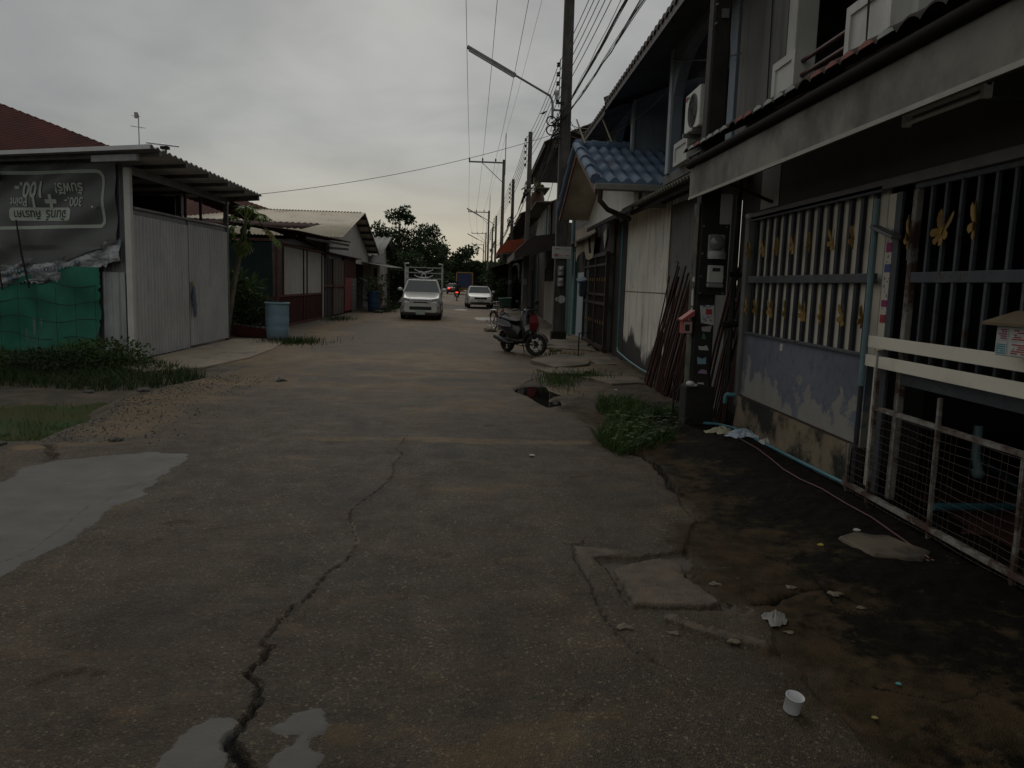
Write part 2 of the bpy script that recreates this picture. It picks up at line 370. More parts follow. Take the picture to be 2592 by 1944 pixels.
def vnoise(x, y, seed=0):
    xi = np.floor(x).astype(np.int64); yi = np.floor(y).astype(np.int64); xf = x - xi; yf = y - yi
    def hsh(a, b):
        h = (a*374761393 + b*668265263 + seed*974711) & 0x7fffffff
        h = ((h ^ (h >> 13))*1274126177) & 0x7fffffff
        return ((h ^ (h >> 16)) & 0xffff)/65535.
    u = xf*xf*(3-2*xf); w = yf*yf*(3-2*yf)
    return (hsh(xi,yi)*(1-u) + hsh(xi+1,yi)*u)*(1-w) + (hsh(xi,yi+1)*(1-u) + hsh(xi+1,yi+1)*u)*w
def fbm(x, y, sc, oct=4, seed=0):
    t = 0; a = .5; tot = 0
    for i in range(oct):
        t = t + a*vnoise(x*sc, y*sc, seed+i); tot += a; sc *= 2.03; a *= .5
    return t/tot
def dline(X, Y, pl):
    """distance to a polyline, and the position along it (0..1)"""
    best = np.full(X.shape, 1e9); par = np.zeros(X.shape); n = len(pl)-1
    for i in range(n):
        ax, ay = pl[i]; bx, by = pl[i+1]; dx, dy = bx-ax, by-ay
        t = np.clip(((X-ax)*dx + (Y-ay)*dy)/(dx*dx+dy*dy+1e-12), 0, 1)
        d = np.hypot(X-ax-t*dx, Y-ay-t*dy); k = d < best
        best[k] = d[k]; par[k] = (i + t[k])/n
    return best, par
def inpoly(X, Y, pl):
    c = np.zeros(X.shape, bool); n = len(pl)
    for i in range(n):
        x0, y0 = pl[i]; x1, y1 = pl[i-1]
        if y0 == y1: continue
        k = ((y0 > Y) != (y1 > Y)) & (X < (x1-x0)*(Y-y0)/(y1-y0) + x0)
        c ^= k
    return c
def spoly(X, Y, pl):
    """signed distance, positive inside"""
    d, _ = dline(X, Y, list(pl) + [pl[0]])
    return np.where(inpoly(X, Y, pl), d, -d)
def sstep(v, a, b):
    t = np.clip((v-a)/(b-a), 0, 1); return t*t*(3-2*t)

def ground_nodes():
    """shared worn-concrete shader driven by the outlines of patches, cracks, moss and dust"""
    m = bpy.data.materials.new('worn_street'); k = NB(m)
    a1 = k.n('ShaderNodeAttribute', attribute_name='m1'); a2 = k.n('ShaderNodeAttribute', attribute_name='m2')
    s1 = k.n('ShaderNodeSeparateColor'); k.l(a1.outputs[0], s1.inputs[0]); s2 = k.n('ShaderNodeSeparateColor'); k.l(a2.outputs[0], s2.inputs[0])
    patch, moss, crack = s1.outputs; puddle, soil, pale = s2.outputs; dust = a1.outputs[3]; mud = a2.outputs[3]
    co = k.coord()
    vo = k.n('ShaderNodeTexVoronoi'); vo.inputs['Scale'].default_value = 150; k.l(co, vo.inputs['Vector'])
    vo2 = k.n('ShaderNodeTexVoronoi'); vo2.inputs['Scale'].default_value = 85; k.l(co, vo2.inputs['Vector'])
    sv = k.n('ShaderNodeSeparateColor'); k.l(vo.outputs['Color'], sv.inputs[0])
    sv2 = k.n('ShaderNodeSeparateColor'); k.l(vo2.outputs['Color'], sv2.inputs[0])
    nbig = k.noise(.8, co, 8, .68); nmid = k.noise(3.2, co, 8, .68); nfine = k.noise(60, co, 6, .7); nstr = k.noise(1.6, k.coord((.5,2.6,1)), 7, .65)
    brown = k.mix(k.ramp(nmid, .35, .65), (.120,.086,.054), (.060,.044,.029))
    grey = k.mix(k.ramp(nmid, .35, .68), (.080,.071,.058), (.040,.036,.030))
    base = k.mix(k.ramp(k.math('ADD', k.math('MULTIPLY', nbig, .7), k.math('MULTIPLY', nstr, .3)), .43, .60), grey, brown)
    # aggregate: each pebble its own tone, some pale
    base = k.mix(k.ramp(nfine, .38, .6), k.mix(.8, base, (.014,.012,.009)), base)
    nmot = k.noise(13, co, 8, .75); base = k.mix(k.math('MULTIPLY', k.ramp(nmot, .50, .66), .6), base, (.030,.025,.019)); base = k.mix(k.math('MULTIPLY', k.ramp(k.noise(17, k.coord((1,1,1),(0,0,1)), 8, .75), .56, .68), .45), base, (.20,.155,.105))
    base = k.mix(k.math('MULTIPLY', k.ramp(sv.outputs[0], .0, 1.), .42), base, (.05,.046,.042))
    base = k.mix(k.math('MULTIPLY', k.ramp(sv.outputs[1], .88, .95), .4), base, (.22,.20,.165))
    base = k.mix(k.math('MULTIPLY', k.ramp(sv2.outputs[2], .955, .975), .5), base, (.26,.25,.22))
    # oily wheel tracks and dark damp blotches
    base = k.mix(k.math('MULTIPLY', k.ramp(k.noise(1.1, k.coord((1.4,.45,1)), 8, .68), .46, .64), .6), base, (.036,.030,.024))
    base = k.mix(k.math('MULTIPLY', k.ramp(k.noise(2.4, k.coord((.6,1.5,1)), 8, .72), .54, .68), .5), base, (.135,.098,.062))
    base = k.mix(k.math('MULTIPLY', k.ramp(k.noise(26, co, 5, .8), .60, .70), .55), base, (.022,.019,.015))
    base = k.mix(k.math('MULTIPLY', k.ramp(k.noise(4.5, k.coord((1,1,1),(0,0,2)), 10, .8), .60, .66), .45), base, (.15,.125,.09))
    # sandy dust
    dcol = k.mix(nmid, (.225,.168,.098), (.135,.102,.062))
    base = k.mix(k.math('MULTIPLY', k.ramp(k.math('ADD', dust, k.math('MULTIPLY', k.math('SUBTRACT', nmid, .5), .9)), .38, .8), .75), base, dcol)
    vary = k.mix(k.ramp(k.noise(1.5, k.coord((1,.8,1),(0,0,.4)), 9, .7, .8), .36, .66), (.62,.60,.56), (1.28,1.26,1.2)); base = k.mix(1., base, vary, 'MULTIPLY')
    base = k.mix(1., base, (1.10,.975,.74), 'MULTIPLY')
    # smooth cement repair
    pcol = k.mix(k.ramp(k.noise(2.2, co, 7, .65), .35, .7), (.115,.111,.103), (.080,.077,.071))
    base = k.mix(k.ramp(k.math('ADD', patch, k.math('MULTIPLY', k.math('SUBTRACT', nfine, .5), .25)), .45, .55), base, pcol)
    # pale broken concrete, mud round it
    base = k.mix(k.ramp(k.math('ADD', mud, k.math('MULTIPLY', k.math('SUBTRACT', nmid, .5), .5)), .4, .6), base, k.mix(nmid, (.115,.092,.072), (.07,.058,.046)))
    base = k.mix(k.ramp(k.math('ADD', pale, k.math('MULTIPLY', k.math('SUBTRACT', nmid, .5), .6)), .4, .62), base, k.mix(k.ramp(k.noise(6, co, 8, .72), .38, .62), (.165,.125,.085), (.085,.068,.05)))
    # soil of the left verge
    base = k.mix(k.ramp(k.math('ADD', soil, k.math('MULTIPLY', k.math('SUBTRACT', nmid, .5), .5)), .4, .6), base, k.mix(k.ramp(nmid, .35, .6), (.115,.085,.055), (.05,.042,.028)))
    # black moss crust of the right pavement, olive and ochre growth on it
    dark = k.mix(k.ramp(k.noise(9, co, 8, .7), .4, .66), (.007,.006,.0045), (.015,.012,.008))
    och = k.mix(k.ramp(k.noise(5, co, 8, .72), .4, .6), (.086,.058,.032), (.040,.032,.016))
    sx_ = k.n('ShaderNodeSeparateXYZ'); k.l(co, sx_.inputs[0])
    nearroad = k.n('ShaderNodeMapRange'); k.l(sx_.outputs[0], nearroad.inputs[0]); nearroad.inputs[1].default_value = 1.5; nearroad.inputs[2].default_value = 2.5; nearroad.inputs[3].default_value = .14; nearroad.inputs[4].default_value = -.04
    dark = k.mix(k.math('MULTIPLY', k.ramp(k.math('ADD', k.math('ADD', k.math('MULTIPLY', k.noise(1.6, co, 6, .6), .55), k.math('MULTIPLY', k.noise(8, co, 8, .75), .45)), nearroad.outputs[0]), .52, .60), .85), dark, och)
    vl = k.n('ShaderNodeTexVoronoi'); vl.inputs['Scale'].default_value = 46; k.l(co, vl.inputs['Vector']); svl = k.n('ShaderNodeSeparateColor'); k.l(vl.outputs['Color'], svl.inputs[0])
    dark = k.mix(k.math('MULTIPLY', k.math('MULTIPLY', k.ramp(svl.outputs[0], .93, .96), k.ramp(k.noise(2.2, co, 6, .7), .52, .66)), .6), dark, (.10,.08,.05))
    base = k.mix(k.ramp(k.math('ADD', moss, k.math('MULTIPLY', k.math('SUBTRACT', nmid, .5), .5)), .42, .58), base, dark)
    base = k.mix(k.ramp(crack, .25, .8), base, (.014,.012,.010))
    wet = k.ramp(puddle, .3, .6)
    base = k.mix(k.math('MULTIPLY', wet, .75), base, (.022,.02,.017))
    rgh = k.math('SUBTRACT', k.math('ADD', k.math('MULTIPLY', nmid, .35), .55), k.math('MULTIPLY', wet, .7))
    k.set(Base_Color=base, Roughness=k.math('MAXIMUM', rgh, .04))
    k.l(k.math('MULTIPLY', .4, k.math('SUBTRACT', 1., k.math('MULTIPLY', moss, .85))), k.b.inputs['Specular IOR Level'])
    hgt = k.math('ADD', k.math('MULTIPLY', nfine, .5), k.math('MULTIPLY', vo.outputs['Distance'], .6))
    hgt = k.math('MULTIPLY', hgt, k.math('SUBTRACT', 1., k.math('MAXIMUM', wet, k.math('MULTIPLY', patch, .8))))
    k.bump(hgt, .9, .012)
    return m
STREET = ground_nodes()

def near_street():
    xs = np.concatenate([np.arange(-11, -3.2, .04), np.arange(-3.2, 2.2, .013), np.arange(2.2, 3.45, .022)])
    ys = [1.3]
    while ys[-1] < 14.0: ys.append(ys[-1] + max(.008, .0043*ys[-1]))
    ys[-1] = 14.0; ys = np.array(ys)
    X, Y = np.meshgrid(xs, ys); nx, ny = len(xs), len(ys)
    jx = X + (fbm(X, Y, 6, 5, 5)-.5)*.16; jy = Y + (fbm(X, Y, 6, 5, 9)-.5)*.16       # ragged outlines
    fx = X + (fbm(X, Y, 28, 3, 15)-.5)*.035; fy = Y + (fbm(X, Y, 28, 3, 19)-.5)*.035
    Z = (fbm(X, Y, .35, 3, 1)-.5)*.05 + (fbm(X, Y, 7, 4, 2)-.5)*.012 + (fbm(X, Y, 45, 2, 3)-.5)*.004
    one = np.zeros(X.shape)
    # --- pavement on the right of the broken road edge
    ex = np.interp(jy, [p[1] for p in sorted(EDGE, key=lambda q: q[1])], [p[0] for p in sorted(EDGE, key=lambda q: q[1])])
    dv = X - ex
    moss = sstep(dv + (fbm(X, Y, 3.2, 5, 23)-.5)*.5, -.16, .14)*(1 - sstep(Y, 9.3, 11.5)*.75)
    Z += np.where(dv > 0, -.016*sstep(dv, 0, .03) + .05*sstep(dv, .1, 1.6) + (fbm(X, Y, 2.2, 4, 21)-.5)*.06*sstep(dv, 0, .3) + (fbm(X, Y, 14, 4, 27)-.5)*.022*sstep(dv, 0, .2), 0)
    # --- left verge soil and its sunken pool
    sx = np.interp(jy, [p[1] for p in sorted(SOIL_EDGE, key=lambda q: q[1])], [p[0] for p in sorted(SOIL_EDGE, key=lambda q: q[1])])
    soil = sstep(sx - X, -.06, .1)*sstep(Y, 6.6, 6.9)
    Z -= soil*.05*sstep(sx - X, 0, .25)
    sp = spoly(jx, jy, PUDDLE_L)
    Z -= sstep(sp, -.15, .5)*.12
    soil = np.maximum(soil, sstep(sp, -.15, 0))
    # --- cement repairs
    pt = np.maximum(spoly(jx, jy, PATCH), np.maximum(spoly(fx, fy, PATCH_A), spoly(fx, fy, PATCH_B)))
    patch = sstep(pt, -.008, .008); Z += sstep(pt, -.01, .012)*.007 - patch*(fbm(X, Y, 45, 2, 3)-.5)*.004
    # --- broken slab on the right
    sl = spoly(fx, fy, SLAB); mu = spoly(fx, fy, MUD)
    mud = sstep(mu, -.01, .02); Z -= mud*.03; Z += sstep(sl, -.006, .01)*.045
    d, _ = dline(fx, fy, RUBBLE); rub = sstep(.045 - d, -.01, .02); Z += rub*(.01 + fbm(X, Y, 60, 2, 8)*.025)
    pale = np.maximum(sstep(sl, -.006, .01)*(.45+.55*fbm(X,Y,3,3,91)), np.maximum(rub*.6, sstep(spoly(fx, fy, PALE), -.02, .03)*.62*fbm(X,Y,4,3,93)*1.5))
    mud = mud*(1 - sstep(sl, -.006, .01))
    # --- cracks
    crack = one.copy()
    def cut(pl, w0, w1, depth, dirt=1.):
        nonlocal Z, crack
        d, t = dline(fx, fy, pl); w = (w0 + (w1-w0)*t**2.2)*(.55 + .9*fbm(X, Y, 16, 2, 31)); g = sstep(w - d, -.004, .006)
        Z = Z - g*depth*np.clip(w/.02, .3, 1.3); crack = np.maximum(crack, g*dirt)
        return d, t
    d, t = cut(CRACK, .0045, .022, .05)
    lip = sstep(.045 - d, 0, .04)*(1-crack); Z += lip*.006
    fill = (1-sstep(np.abs(Y-4.75), .15, .3))*sstep(.03-d, 0, .02); pale = np.maximum(pale, fill*.9)
    cut(JOINT, .006, .006, .015, .65); cut(CRACK_SIDE, .009, .006, .03, .9); cut(CRACK_CROSS, .006, .005, .02, .8)
    cut(CRACK_CURVE, .005, .004, .012, .7); cut(CRACK_PATCH, .006, .005, .012, .8); cut(CRACK_SMALL, .007, .006, .02, .8)
    cut(CRACK_VERGE, .035, .05, .06, .8); cut(CRACK_MOSS, .014, .010, .03, .9); cut([(1.62,5.3),(1.95,5.1),(2.3,5.35),(2.8,5.2)], .008, .006, .02, .9); cut([(1.75,4.55),(1.95,4.2),(1.9,3.8),(2.1,3.55)], .009, .007, .02, .9); cut([(1.72,6.3),(2.0,5.9),(1.95,5.2)], .008, .006, .02, .9); cut([(1.6,3.0),(1.9,2.8),(2.3,2.95)], .007, .006, .02, .9)
    cut([(-4.2,9.5),(-3,9.55),(-1.6,9.45),(-.3,9.6),(.7,9.5)], .004, .004, .01, .5)
    cut([(-2.2,5.9),(-1.7,5.6),(-1.3,5.7),(-.86,5.3)], .003, .003, .012, .7); cut([(-.83,3.6),(-.3,3.75),(.2,3.6),(.62,3.75)], .003, .0025, .01, .6); cut([(-2.4,3.6),(-1.8,3.4),(-1.3,3.45),(-.93,3.2)], .003, .003, .01, .6); cut([(.1,6.6),(.35,5.9),(.3,5.2),(.6,4.6)], .003, .003, .01, .6); cut([(-.2,9.5),(.0,8.6),(-.15,7.73)], .004, .003, .012, .6); cut([(-2.3,9.5),(-2.1,8.5),(-2.2,7.63)], .004, .003, .012, .6)
    for _cx, _cy, _r in ((-1.6,2.9,.10),(-.2,4.4,.07),(.45,2.75,.06),(-1.9,4.9,.08),(.9,6.3,.09),(-.4,6.0,.06),(.2,8.6,.12)):
        hp = _r - np.hypot(jx-_cx, (jy-_cy)*1.4); Z = Z - sstep(hp, -.02, .03)*.012; crack = np.maximum(crack, sstep(hp, -.02, .03)*.30)
    ho = spoly(jx, jy, HOLE); Z -= sstep(ho, -.03, .05)*.14; mud = np.maximum(mud, sstep(ho, -.03, .03))
    # --- dust
    dj, _ = dline(jx, jy, JOINT)
    dust = .9*sstep(.22 - dj, 0, .19)*fbm(X, Y, 1.1, 3, 41)*1.6
    dust = np.maximum(dust, (1 - sstep(np.abs(X - sx - .45), .2, .9))*sstep(Y, 6.9, 7.8)*.62)
    dust = np.maximum(dust, sstep(Y, 6.2, 10)*.78*fbm(X, Y*1.6, .8, 4, 51)*1.5)
    dust = np.maximum(dust, .5*(1-sstep(Y, 6, 9))*sstep(X, -1.9, .2)*sstep(fbm(X, Y*1.4, .6, 4, 61), .42, .75))
    dust = np.maximum(dust, (1 - sstep(np.hypot(X-.35, (Y-3.1)*.8), .1, 1.5))*.30)
    # --- standing water
    pr = spoly(fx, fy, PUDDLE_R); Z = np.where(pr > -.25, Z*(1-sstep(pr, -.25, -.05)) - .03*sstep(pr, -.05, .03), Z)
    wet = sstep(pr, -.05, .0)
    damp = sstep(pr, -.7, -.05)*.28
    puddle = np.maximum(wet*.4, damp*.9)
    puddle = np.maximum(puddle, moss*.05)
    # blend to level at the back edge
    e = sstep(Y, 13.0, 14.0); Z = Z*(1-e)
    cls = np.zeros(X.shape, int); cls[dv > 0] = 1; cls[(sx - X > .0) & (Y > 6.75)] = 2
    co = np.stack([X, Y, Z], -1).reshape(-1, 3)
    A1 = np.stack([patch, moss, crack, dust*(1-moss)], -1).reshape(-1, 4); A2 = np.stack([puddle, soil, pale, mud], -1).reshape(-1, 4)
    idx = np.arange(nx*ny).reshape(ny, nx)
    q = np.stack([idx[:-1,:-1], idx[:-1,1:], idx[1:,1:], idx[1:,:-1]], -1)
    fc = cls[:-1,:-1]
    return co, A1, A2, q, fc
def sheet_obj(name, co, A1, A2, q, m):
    used = np.unique(q); rm = np.full(len(co), -1); rm[used] = np.arange(len(used)); q = rm[q]; co = co[used]
    me = bpy.data.meshes.new(name); me.vertices.add(len(co)); me.vertices.foreach_set('co', co.ravel())
    me.loops.add(q.size); me.loops.foreach_set('vertex_index', q.ravel().astype(np.int32)); me.polygons.add(len(q))
    me.polygons.foreach_set('loop_start', np.arange(0, q.size, 4, dtype=np.int32)); me.polygons.foreach_set('loop_total', np.full(len(q), 4, dtype=np.int32))
    me.update(calc_edges=True)
    for nm, A in (('m1', A1), ('m2', A2)):
        a = me.attributes.new(nm, 'FLOAT_COLOR', 'POINT'); a.data.foreach_set('color', A[used].astype(np.float32).ravel())
    me.polygons.foreach_set('use_smooth', np.ones(len(q), bool))
    me.materials.append(m); o = bpy.data.objects.new(name, me); COL.objects.link(o); ROOTM[o.name] = Matrix(); o['kind'] = 'structure'
    return o
co, A1, A2, q, fc = near_street()
NEARZ = co
for i, nm in enumerate(('road', 'pavement', 'verge')):
    sheet_obj(nm, co, A1, A2, q[fc == i], STREET)
_ys = np.unique(co[:,1]); _xs = co[:len(co)//len(_ys),0]; _Z = co[:,2].reshape(len(_ys), -1)
def gz(x, y):
    """height of the modelled street near the camera"""
    if y > 14 or y < 1.3 or x < -11 or x > 3.42: return 0.
    return float(_Z[np.searchsorted(_ys, y), min(np.searchsorted(_xs, x), len(_xs)-1)])
# the street further on: road strip, then verge and pavement strips either side, down to the far bend
def far_street():
    ys = np.concatenate([np.arange(14, 40, .12), np.arange(40, 90, .6), np.arange(90, 261, 3.)])
    xs = np.concatenate([np.arange(-11, 3.45, .12), [3.45, 5]])
    X, Y = np.meshgrid(xs, ys); nx, ny = len(xs), len(ys)
    bend = -.00016*np.clip(Y-40, 0, None)**2*.9
    wob = (fbm(X*0+3, Y, .35, 3, 71)-.5)*.9
    L = -4.4 + bend + wob - sstep(Y, 20, 30)*.6 + .3*sstep(Y, 30, 40); Rr = 1.05 + bend + wob*.6
    dl = L - X; dr = X - Rr
    soil = sstep(dl, -.1, .2)*sstep(Y, 33, 42); moss = np.zeros(X.shape)
    pale = np.maximum(sstep(dl, .2, .8)*.75*(1-soil), sstep(dr, .1, .5)*sstep(fbm(X, Y, .8, 3, 75), .3, .55)*.6)
    dust = .48 + .35*sstep(fbm(X, Y*.5, .5, 3, 77), .4, .65) + .4*sstep(dl, -.6, .3); crack = np.zeros(X.shape)
    for yy in (16.5, 19.8, 23.5, 28, 33):
        crack = np.maximum(crack, .6*sstep(.05 - np.abs(Y - yy - .25*(fbm(X, Y, .5, 2, int(yy))-.5)), 0, .04)*(X > L)*(X < Rr))
    Z = (fbm(X, Y, .3, 3, 81)-.5)*.04*sstep(Y, 14, 15.5) + np.where(dr > 0, (fbm(X, Y, 1.3, 3, 83)-.42)*.16*sstep(dr, .05, .4)*sstep(Y, 14, 15), 0)
    wet = np.zeros(X.shape)
    for cx, cy, rx, ry in ((.25, 35.5, .7, 1.7), (.5, 30, .3, .7), (-1.2, 46, .5, 1.4)):
        wet = np.maximum(wet, 1 - sstep(np.hypot((X-cx)/rx, (Y-cy)/ry) + .5*(fbm(X, Y, 1.2, 2, 85)-.5), .8, 1.2))
    Z = Z*(1-wet)
    co = np.stack([X, Y, Z], -1).reshape(-1, 3)
    A1 = np.stack([np.zeros(X.shape), moss, crack, dust], -1).reshape(-1, 4); A2 = np.stack([wet*.42, soil, pale, np.zeros(X.shape)], -1).reshape(-1, 4)
    idx = np.arange(nx*ny).reshape(ny, nx); q = np.stack([idx[:-1,:-1], idx[:-1,1:], idx[1:,1:], idx[1:,:-1]], -1)
    cls = np.where(dr[:-1,:-1] > 0, 1, np.where(dl[:-1,:-1] > 0, 2, 0))
    for i, nm in enumerate(('road', 'pavement', 'verge')): sheet_obj(nm + '_beyond', co, A1, A2, q[cls == i], STREET)
far_street()
GROUNDM = mat('bare_earth', (.10,.082,.058), (.06,.055,.035), .2, .9, dirt=(.035,.042,.02), damt=(.45,.6), dscale=.4, bump=.3, bscale=6)
g_ = MB(); g_.add([(-1500,-1200,-.3),(1500,-1200,-.3),(1500,1500,-.3),(-1500,1500,-.3)], [(0,1,2,3)])
build('ground', g_, GROUNDM, kind='structure')
g_ = MB()
for x0, x1, y0, y1 in ((-120,-11.01,-30,262), (5.01,90,14,262), (3.46,90,-30,13.98), (-11,3.44,-30,1.29)):
    g_.box(x0, x1, y0, y1, -.28, -.012)
build('terrain', g_, GROUNDM, kind='structure')

# pools: one flat sheet of water each, at the level of its hollow
wm = bpy.data.materials.new('murky_water'); wk = NB(wm)
wk.set(Base_Color=wk.mix(wk.ramp(wk.noise(.8), .4, .65), (.10,.075,.030), (.05,.085,.032)), Roughness=.12); wk.b.inputs['Specular IOR Level'].default_value = .45
wk.bump(wk.noise(7, None, 3), .06, .02)
g_ = MB(); g_.add([(x, y, -.105) for x, y in PUDDLE_L], [tuple(range(len(PUDDLE_L)))])
build('pond_water', g_, wm, kind='structure')
wm2 = bpy.data.materials.new('dark_water'); wk = NB(wm2); wk.set(Base_Color=(.012,.011,.009,1), Roughness=.015); wk.b.inputs['Specular IOR Level'].default_value = .6
g_ = MB(); g_.add([(x, y, -.02) for x, y in PUDDLE_R], [tuple(range(len(PUDDLE_R)))])
build('puddle_water', g_, wm2, kind='structure')
# ------------------------------------------------------------------ vegetation helpers
LEAF_DARK = leafmat('leaf_dark', (.030,.055,.018), (.018,.035,.012), (.055,.085,.025))
LEAF_MID = leafmat('leaf_mid', (.065,.105,.025), (.035,.065,.018), (.10,.14,.04))
LEAF_FAR = leafmat('leaf_far', (.045,.065,.024), (.026,.042,.017), (.065,.085,.03), .5)
LEAF_PAPAYA = leafmat('leaf_papaya', (.15,.21,.05), (.10,.155,.04), (.20,.24,.07), 4)
LEAF_YELLOW = leafmat('leaf_yellow', (.30,.19,.03), (.16,.13,.03), (.26,.15,.03), 6)
GRASSM = leafmat('grass_blade', (.055,.105,.022), (.035,.07,.016), (.09,.11,.035), 3)
GRASSD = leafmat('weed_blade', (.035,.065,.016), (.022,.042,.012), (.06,.075,.025), 2)
BARK = mat('bark', (.10,.085,.065), (.06,.05,.04), 6, .9, bump=.5, bscale=20)
BARKP = mat('papaya_bark', (.24,.20,.14), (.16,.135,.10), 8, .85, bump=.3)

def leaf(mb, p, d, n, L, W, mi=0):
    """one bent leaf: four faces"""
    d = d.normalized(); s = d.cross(n)
    if s.length < 1e-3: s = V((1,0,0))
    s.normalize(); n2 = s.cross(d)
    a = p; b = p + d*L*.5 + s*W*.5 + n2*L*.04; c = p + d*L - n2*L*.10; e = p + d*L*.5 - s*W*.5 + n2*L*.04; mm = p + d*L*.55 + n2*L*.0
    mb.add([a, b, c, e, mm], [(0,4,1), (1,4,2), (0,3,4), (3,2,4)], mi)
def rv(rnd):
    while True:
        v = V((rnd.uniform(-1,1), rnd.uniform(-1,1), rnd.uniform(-1,1)))
        if .05 < v.length < 1: return v
def clump_leaves(mb, c, rad, n, L, W, rnd, mi=0, droop=.2):
    c = V(c)
    for _ in range(n):
        v = rv(rnd); v = v.normalized()*(v.length**.45)
        p = c + V((v.x*rad[0], v.y*rad[1], v.z*rad[2]))
        d = (v + rv(rnd)*.8); d.z -= droop
        leaf(mb, p, d, rv(rnd), L*rnd.uniform(.7,1.3), W*rnd.uniform(.7,1.2), mi)
def tree(name, label, base, h, crown, leafm, L, W, per, seed, group=None, trunk_r=.12, bark=None, cat='tree'):
    """crown = list of clumps (dx, dy, z, rx, ry, rz) round the trunk"""
    rnd = random.Random(seed); t = thing(name, label, cat, base, group=group); b = V(base)
    tm = MB(); top = b + V((0,0,h))
    mid = b + V((rnd.uniform(-.2,.2), rnd.uniform(-.2,.2), h*.5))
    tm.tube([b, mid, top], [trunk_r, trunk_r*.75, trunk_r*.35], 8)
    build('trunk', tm, bark or BARK, t)
    lm = MB(); bm = MB()
    for (dx, dy, z, rx, ry, rz) in crown:
        c = b + V((dx, dy, z)); s = mid if z > h*.5 else b + V((0,0,h*.3))
        bm.tube([s, (s+c)/2 + V((0,0,rz*.2)), c], [trunk_r*.5, trunk_r*.3, trunk_r*.1], 5)
        k = max(6, int(per*rx*ry*.35*rz + per*.25))
        sub = max(3, int(4*(rx+ry+rz)/2/max(.3, L*2)))
        for j in range(sub):
            v = rv(rnd); q = c + V((v.x*rx*.75, v.y*ry*.75, v.z*rz*.75)); f = rnd.uniform(.45,.75)
            clump_leaves(lm, q, (rx*f, ry*f, rz*f), max(4, int(k*2.2/sub)), L, W, rnd)
    build('branch', bm, bark or BARK, t); build('crown', lm, leafm, t)
    return t
def bush(name, label, base, clumps, leafm, L, W, n, seed, group=None, cat='bush', droop=.1):
    rnd = random.Random(seed); t = thing(name, label, cat, base, group=group); b = V(base); lm = MB(); sm = MB()
    for (dx, dy, z, rx, ry, rz) in clumps:
        c = b + V((dx, dy, z)); clump_leaves(lm, c, (rx, ry, rz), n, L, W, rnd, 0, droop)
        sm.tube([b + V((dx*.3, dy*.3, 0)), c], [.02, .008], 5)
    build('foliage', lm, leafm, t); build('stem', sm, BARK, t)
    return t
def blades(mb, pts, h, w, rnd, lean=.5):
    for (x, y, z) in pts:
        hh = h*rnd.uniform(.45,1.2); a = rnd.uniform(0, 2*PI); ln = rnd.uniform(.1, lean)*hh; b = rnd.uniform(0, 2*PI); ww = w*rnd.uniform(.6,1.2)
        s = V((math.cos(b), math.sin(b), 0))*ww/2; l_ = V((math.cos(a), math.sin(a), 0))*ln; p = V((x, y, z))
        mb.add([p-s, p+s, p+s*.8+l_*.4+V((0,0,hh*.6)), p-s*.8+l_*.4+V((0,0,hh*.6)), p+l_+V((0,0,hh*.93))], [(0,1,2,3), (3,2,4)])
def scatter(poly, n, rnd, dens=None):
    xs = [p[0] for p in poly]; ys = [p[1] for p in poly]; out = []; k = 0
    while len(out) < n and k < n*40:
        k += 1; x = rnd.uniform(min(xs), max(xs)); y = rnd.uniform(min(ys), max(ys))
        if dens and rnd.random() > dens(x, y): continue
        if bool(inpoly(np.array([x]), np.array([y]), poly)[0]): out.append((x, y, gz(x, y) - .01))
    return out
def patchy(s, seed, lo=.42, hi=.6):
    return lambda x, y: float(sstep(fbm(np.array([x]), np.array([y]), s, 3, seed), lo, hi)[0])

# ------------------------------------------------------------------ the sheet-metal garage on the left
GX = -6.28; GA = V((GX, 14.17, 0)); GU = V((-math.cos(R(22)), math.sin(R(22)), 0)); GN = V((-math.sin(R(22)), -math.cos(R(22)), 0))   # along and out of its side wall
def gw(s, z, off=0): return GA + GU*s + GN*off + V((0,0,z))
t = thing('garage', 'grey corrugated metal garage with lean-to roof and tall double doors', 'garage', GA)
m = MB()
m.sheet((GX-1.3, 14.0, 0), (0,0,0), (0,0,0), (1,0,0), 1, 0)
m = MB(); m.sheet(gw(.05, .0, -.02), GU*7, V((0,0,3.55)), GN, 35, .02, mi=0, kind='rib'); build('side_wall', m, mat('side_sheet', (.20,.205,.21), (.15,.155,.16), 2, .6, .1, streak=True, dirt=(.08,.08,.08)), t)
m = MB(); m.box(-13, -12.9, 16.5, 21.5, 0, 3.62); m.box(-12.9, GX-1.6, 20.4, 20.5, 0, 3.62); build('rear_wall', m, DARKVOID, t)
m = MB(); m.add([(GX+.1,14.2,-.004),(GX+.1,19.6,-.004),(-13,20,-.004),(-13,17,-.004)], [(0,1,2,3)]); build('floor', m, DARKVOID, t)
for (y, z1, w) in ((14.17, 3.42, .11), (19.42, 3.45, .10)):
    m = MB(); m.bar((GX, y, -.02), (GX, y, z1), w); build('post', m, STEEL if y > 15 else WHITEP, t, bevel=.006)
for y, w in ((16.95, .05), (17.85, .05), (19.0, .12)):
    m = MB(); m.bar((GX-.05 - (.9 if w > .1 else 0), y, 2.7), (GX-.05 - (.9 if w > .1 else 0), y, 3.45), w); build('stud', m, DARKSTEEL if w < .1 else STEEL, t)
for xx_, y0_, y1_, zz_ in ((GX,14.2,19.6,3.39),(GX-2.8,14.9,20.2,3.3)):
    m = MB(); m.bar((xx_, y0_, zz_), (xx_, y1_, zz_), .06, .15); build('beam', m, STEEL, t)
m = MB(); m.bar((GX-.6, 14.1, 2.72), (GX-1.2, 20.2, 2.95), .03, .03); build('stretcher', m, WHITEP, t)
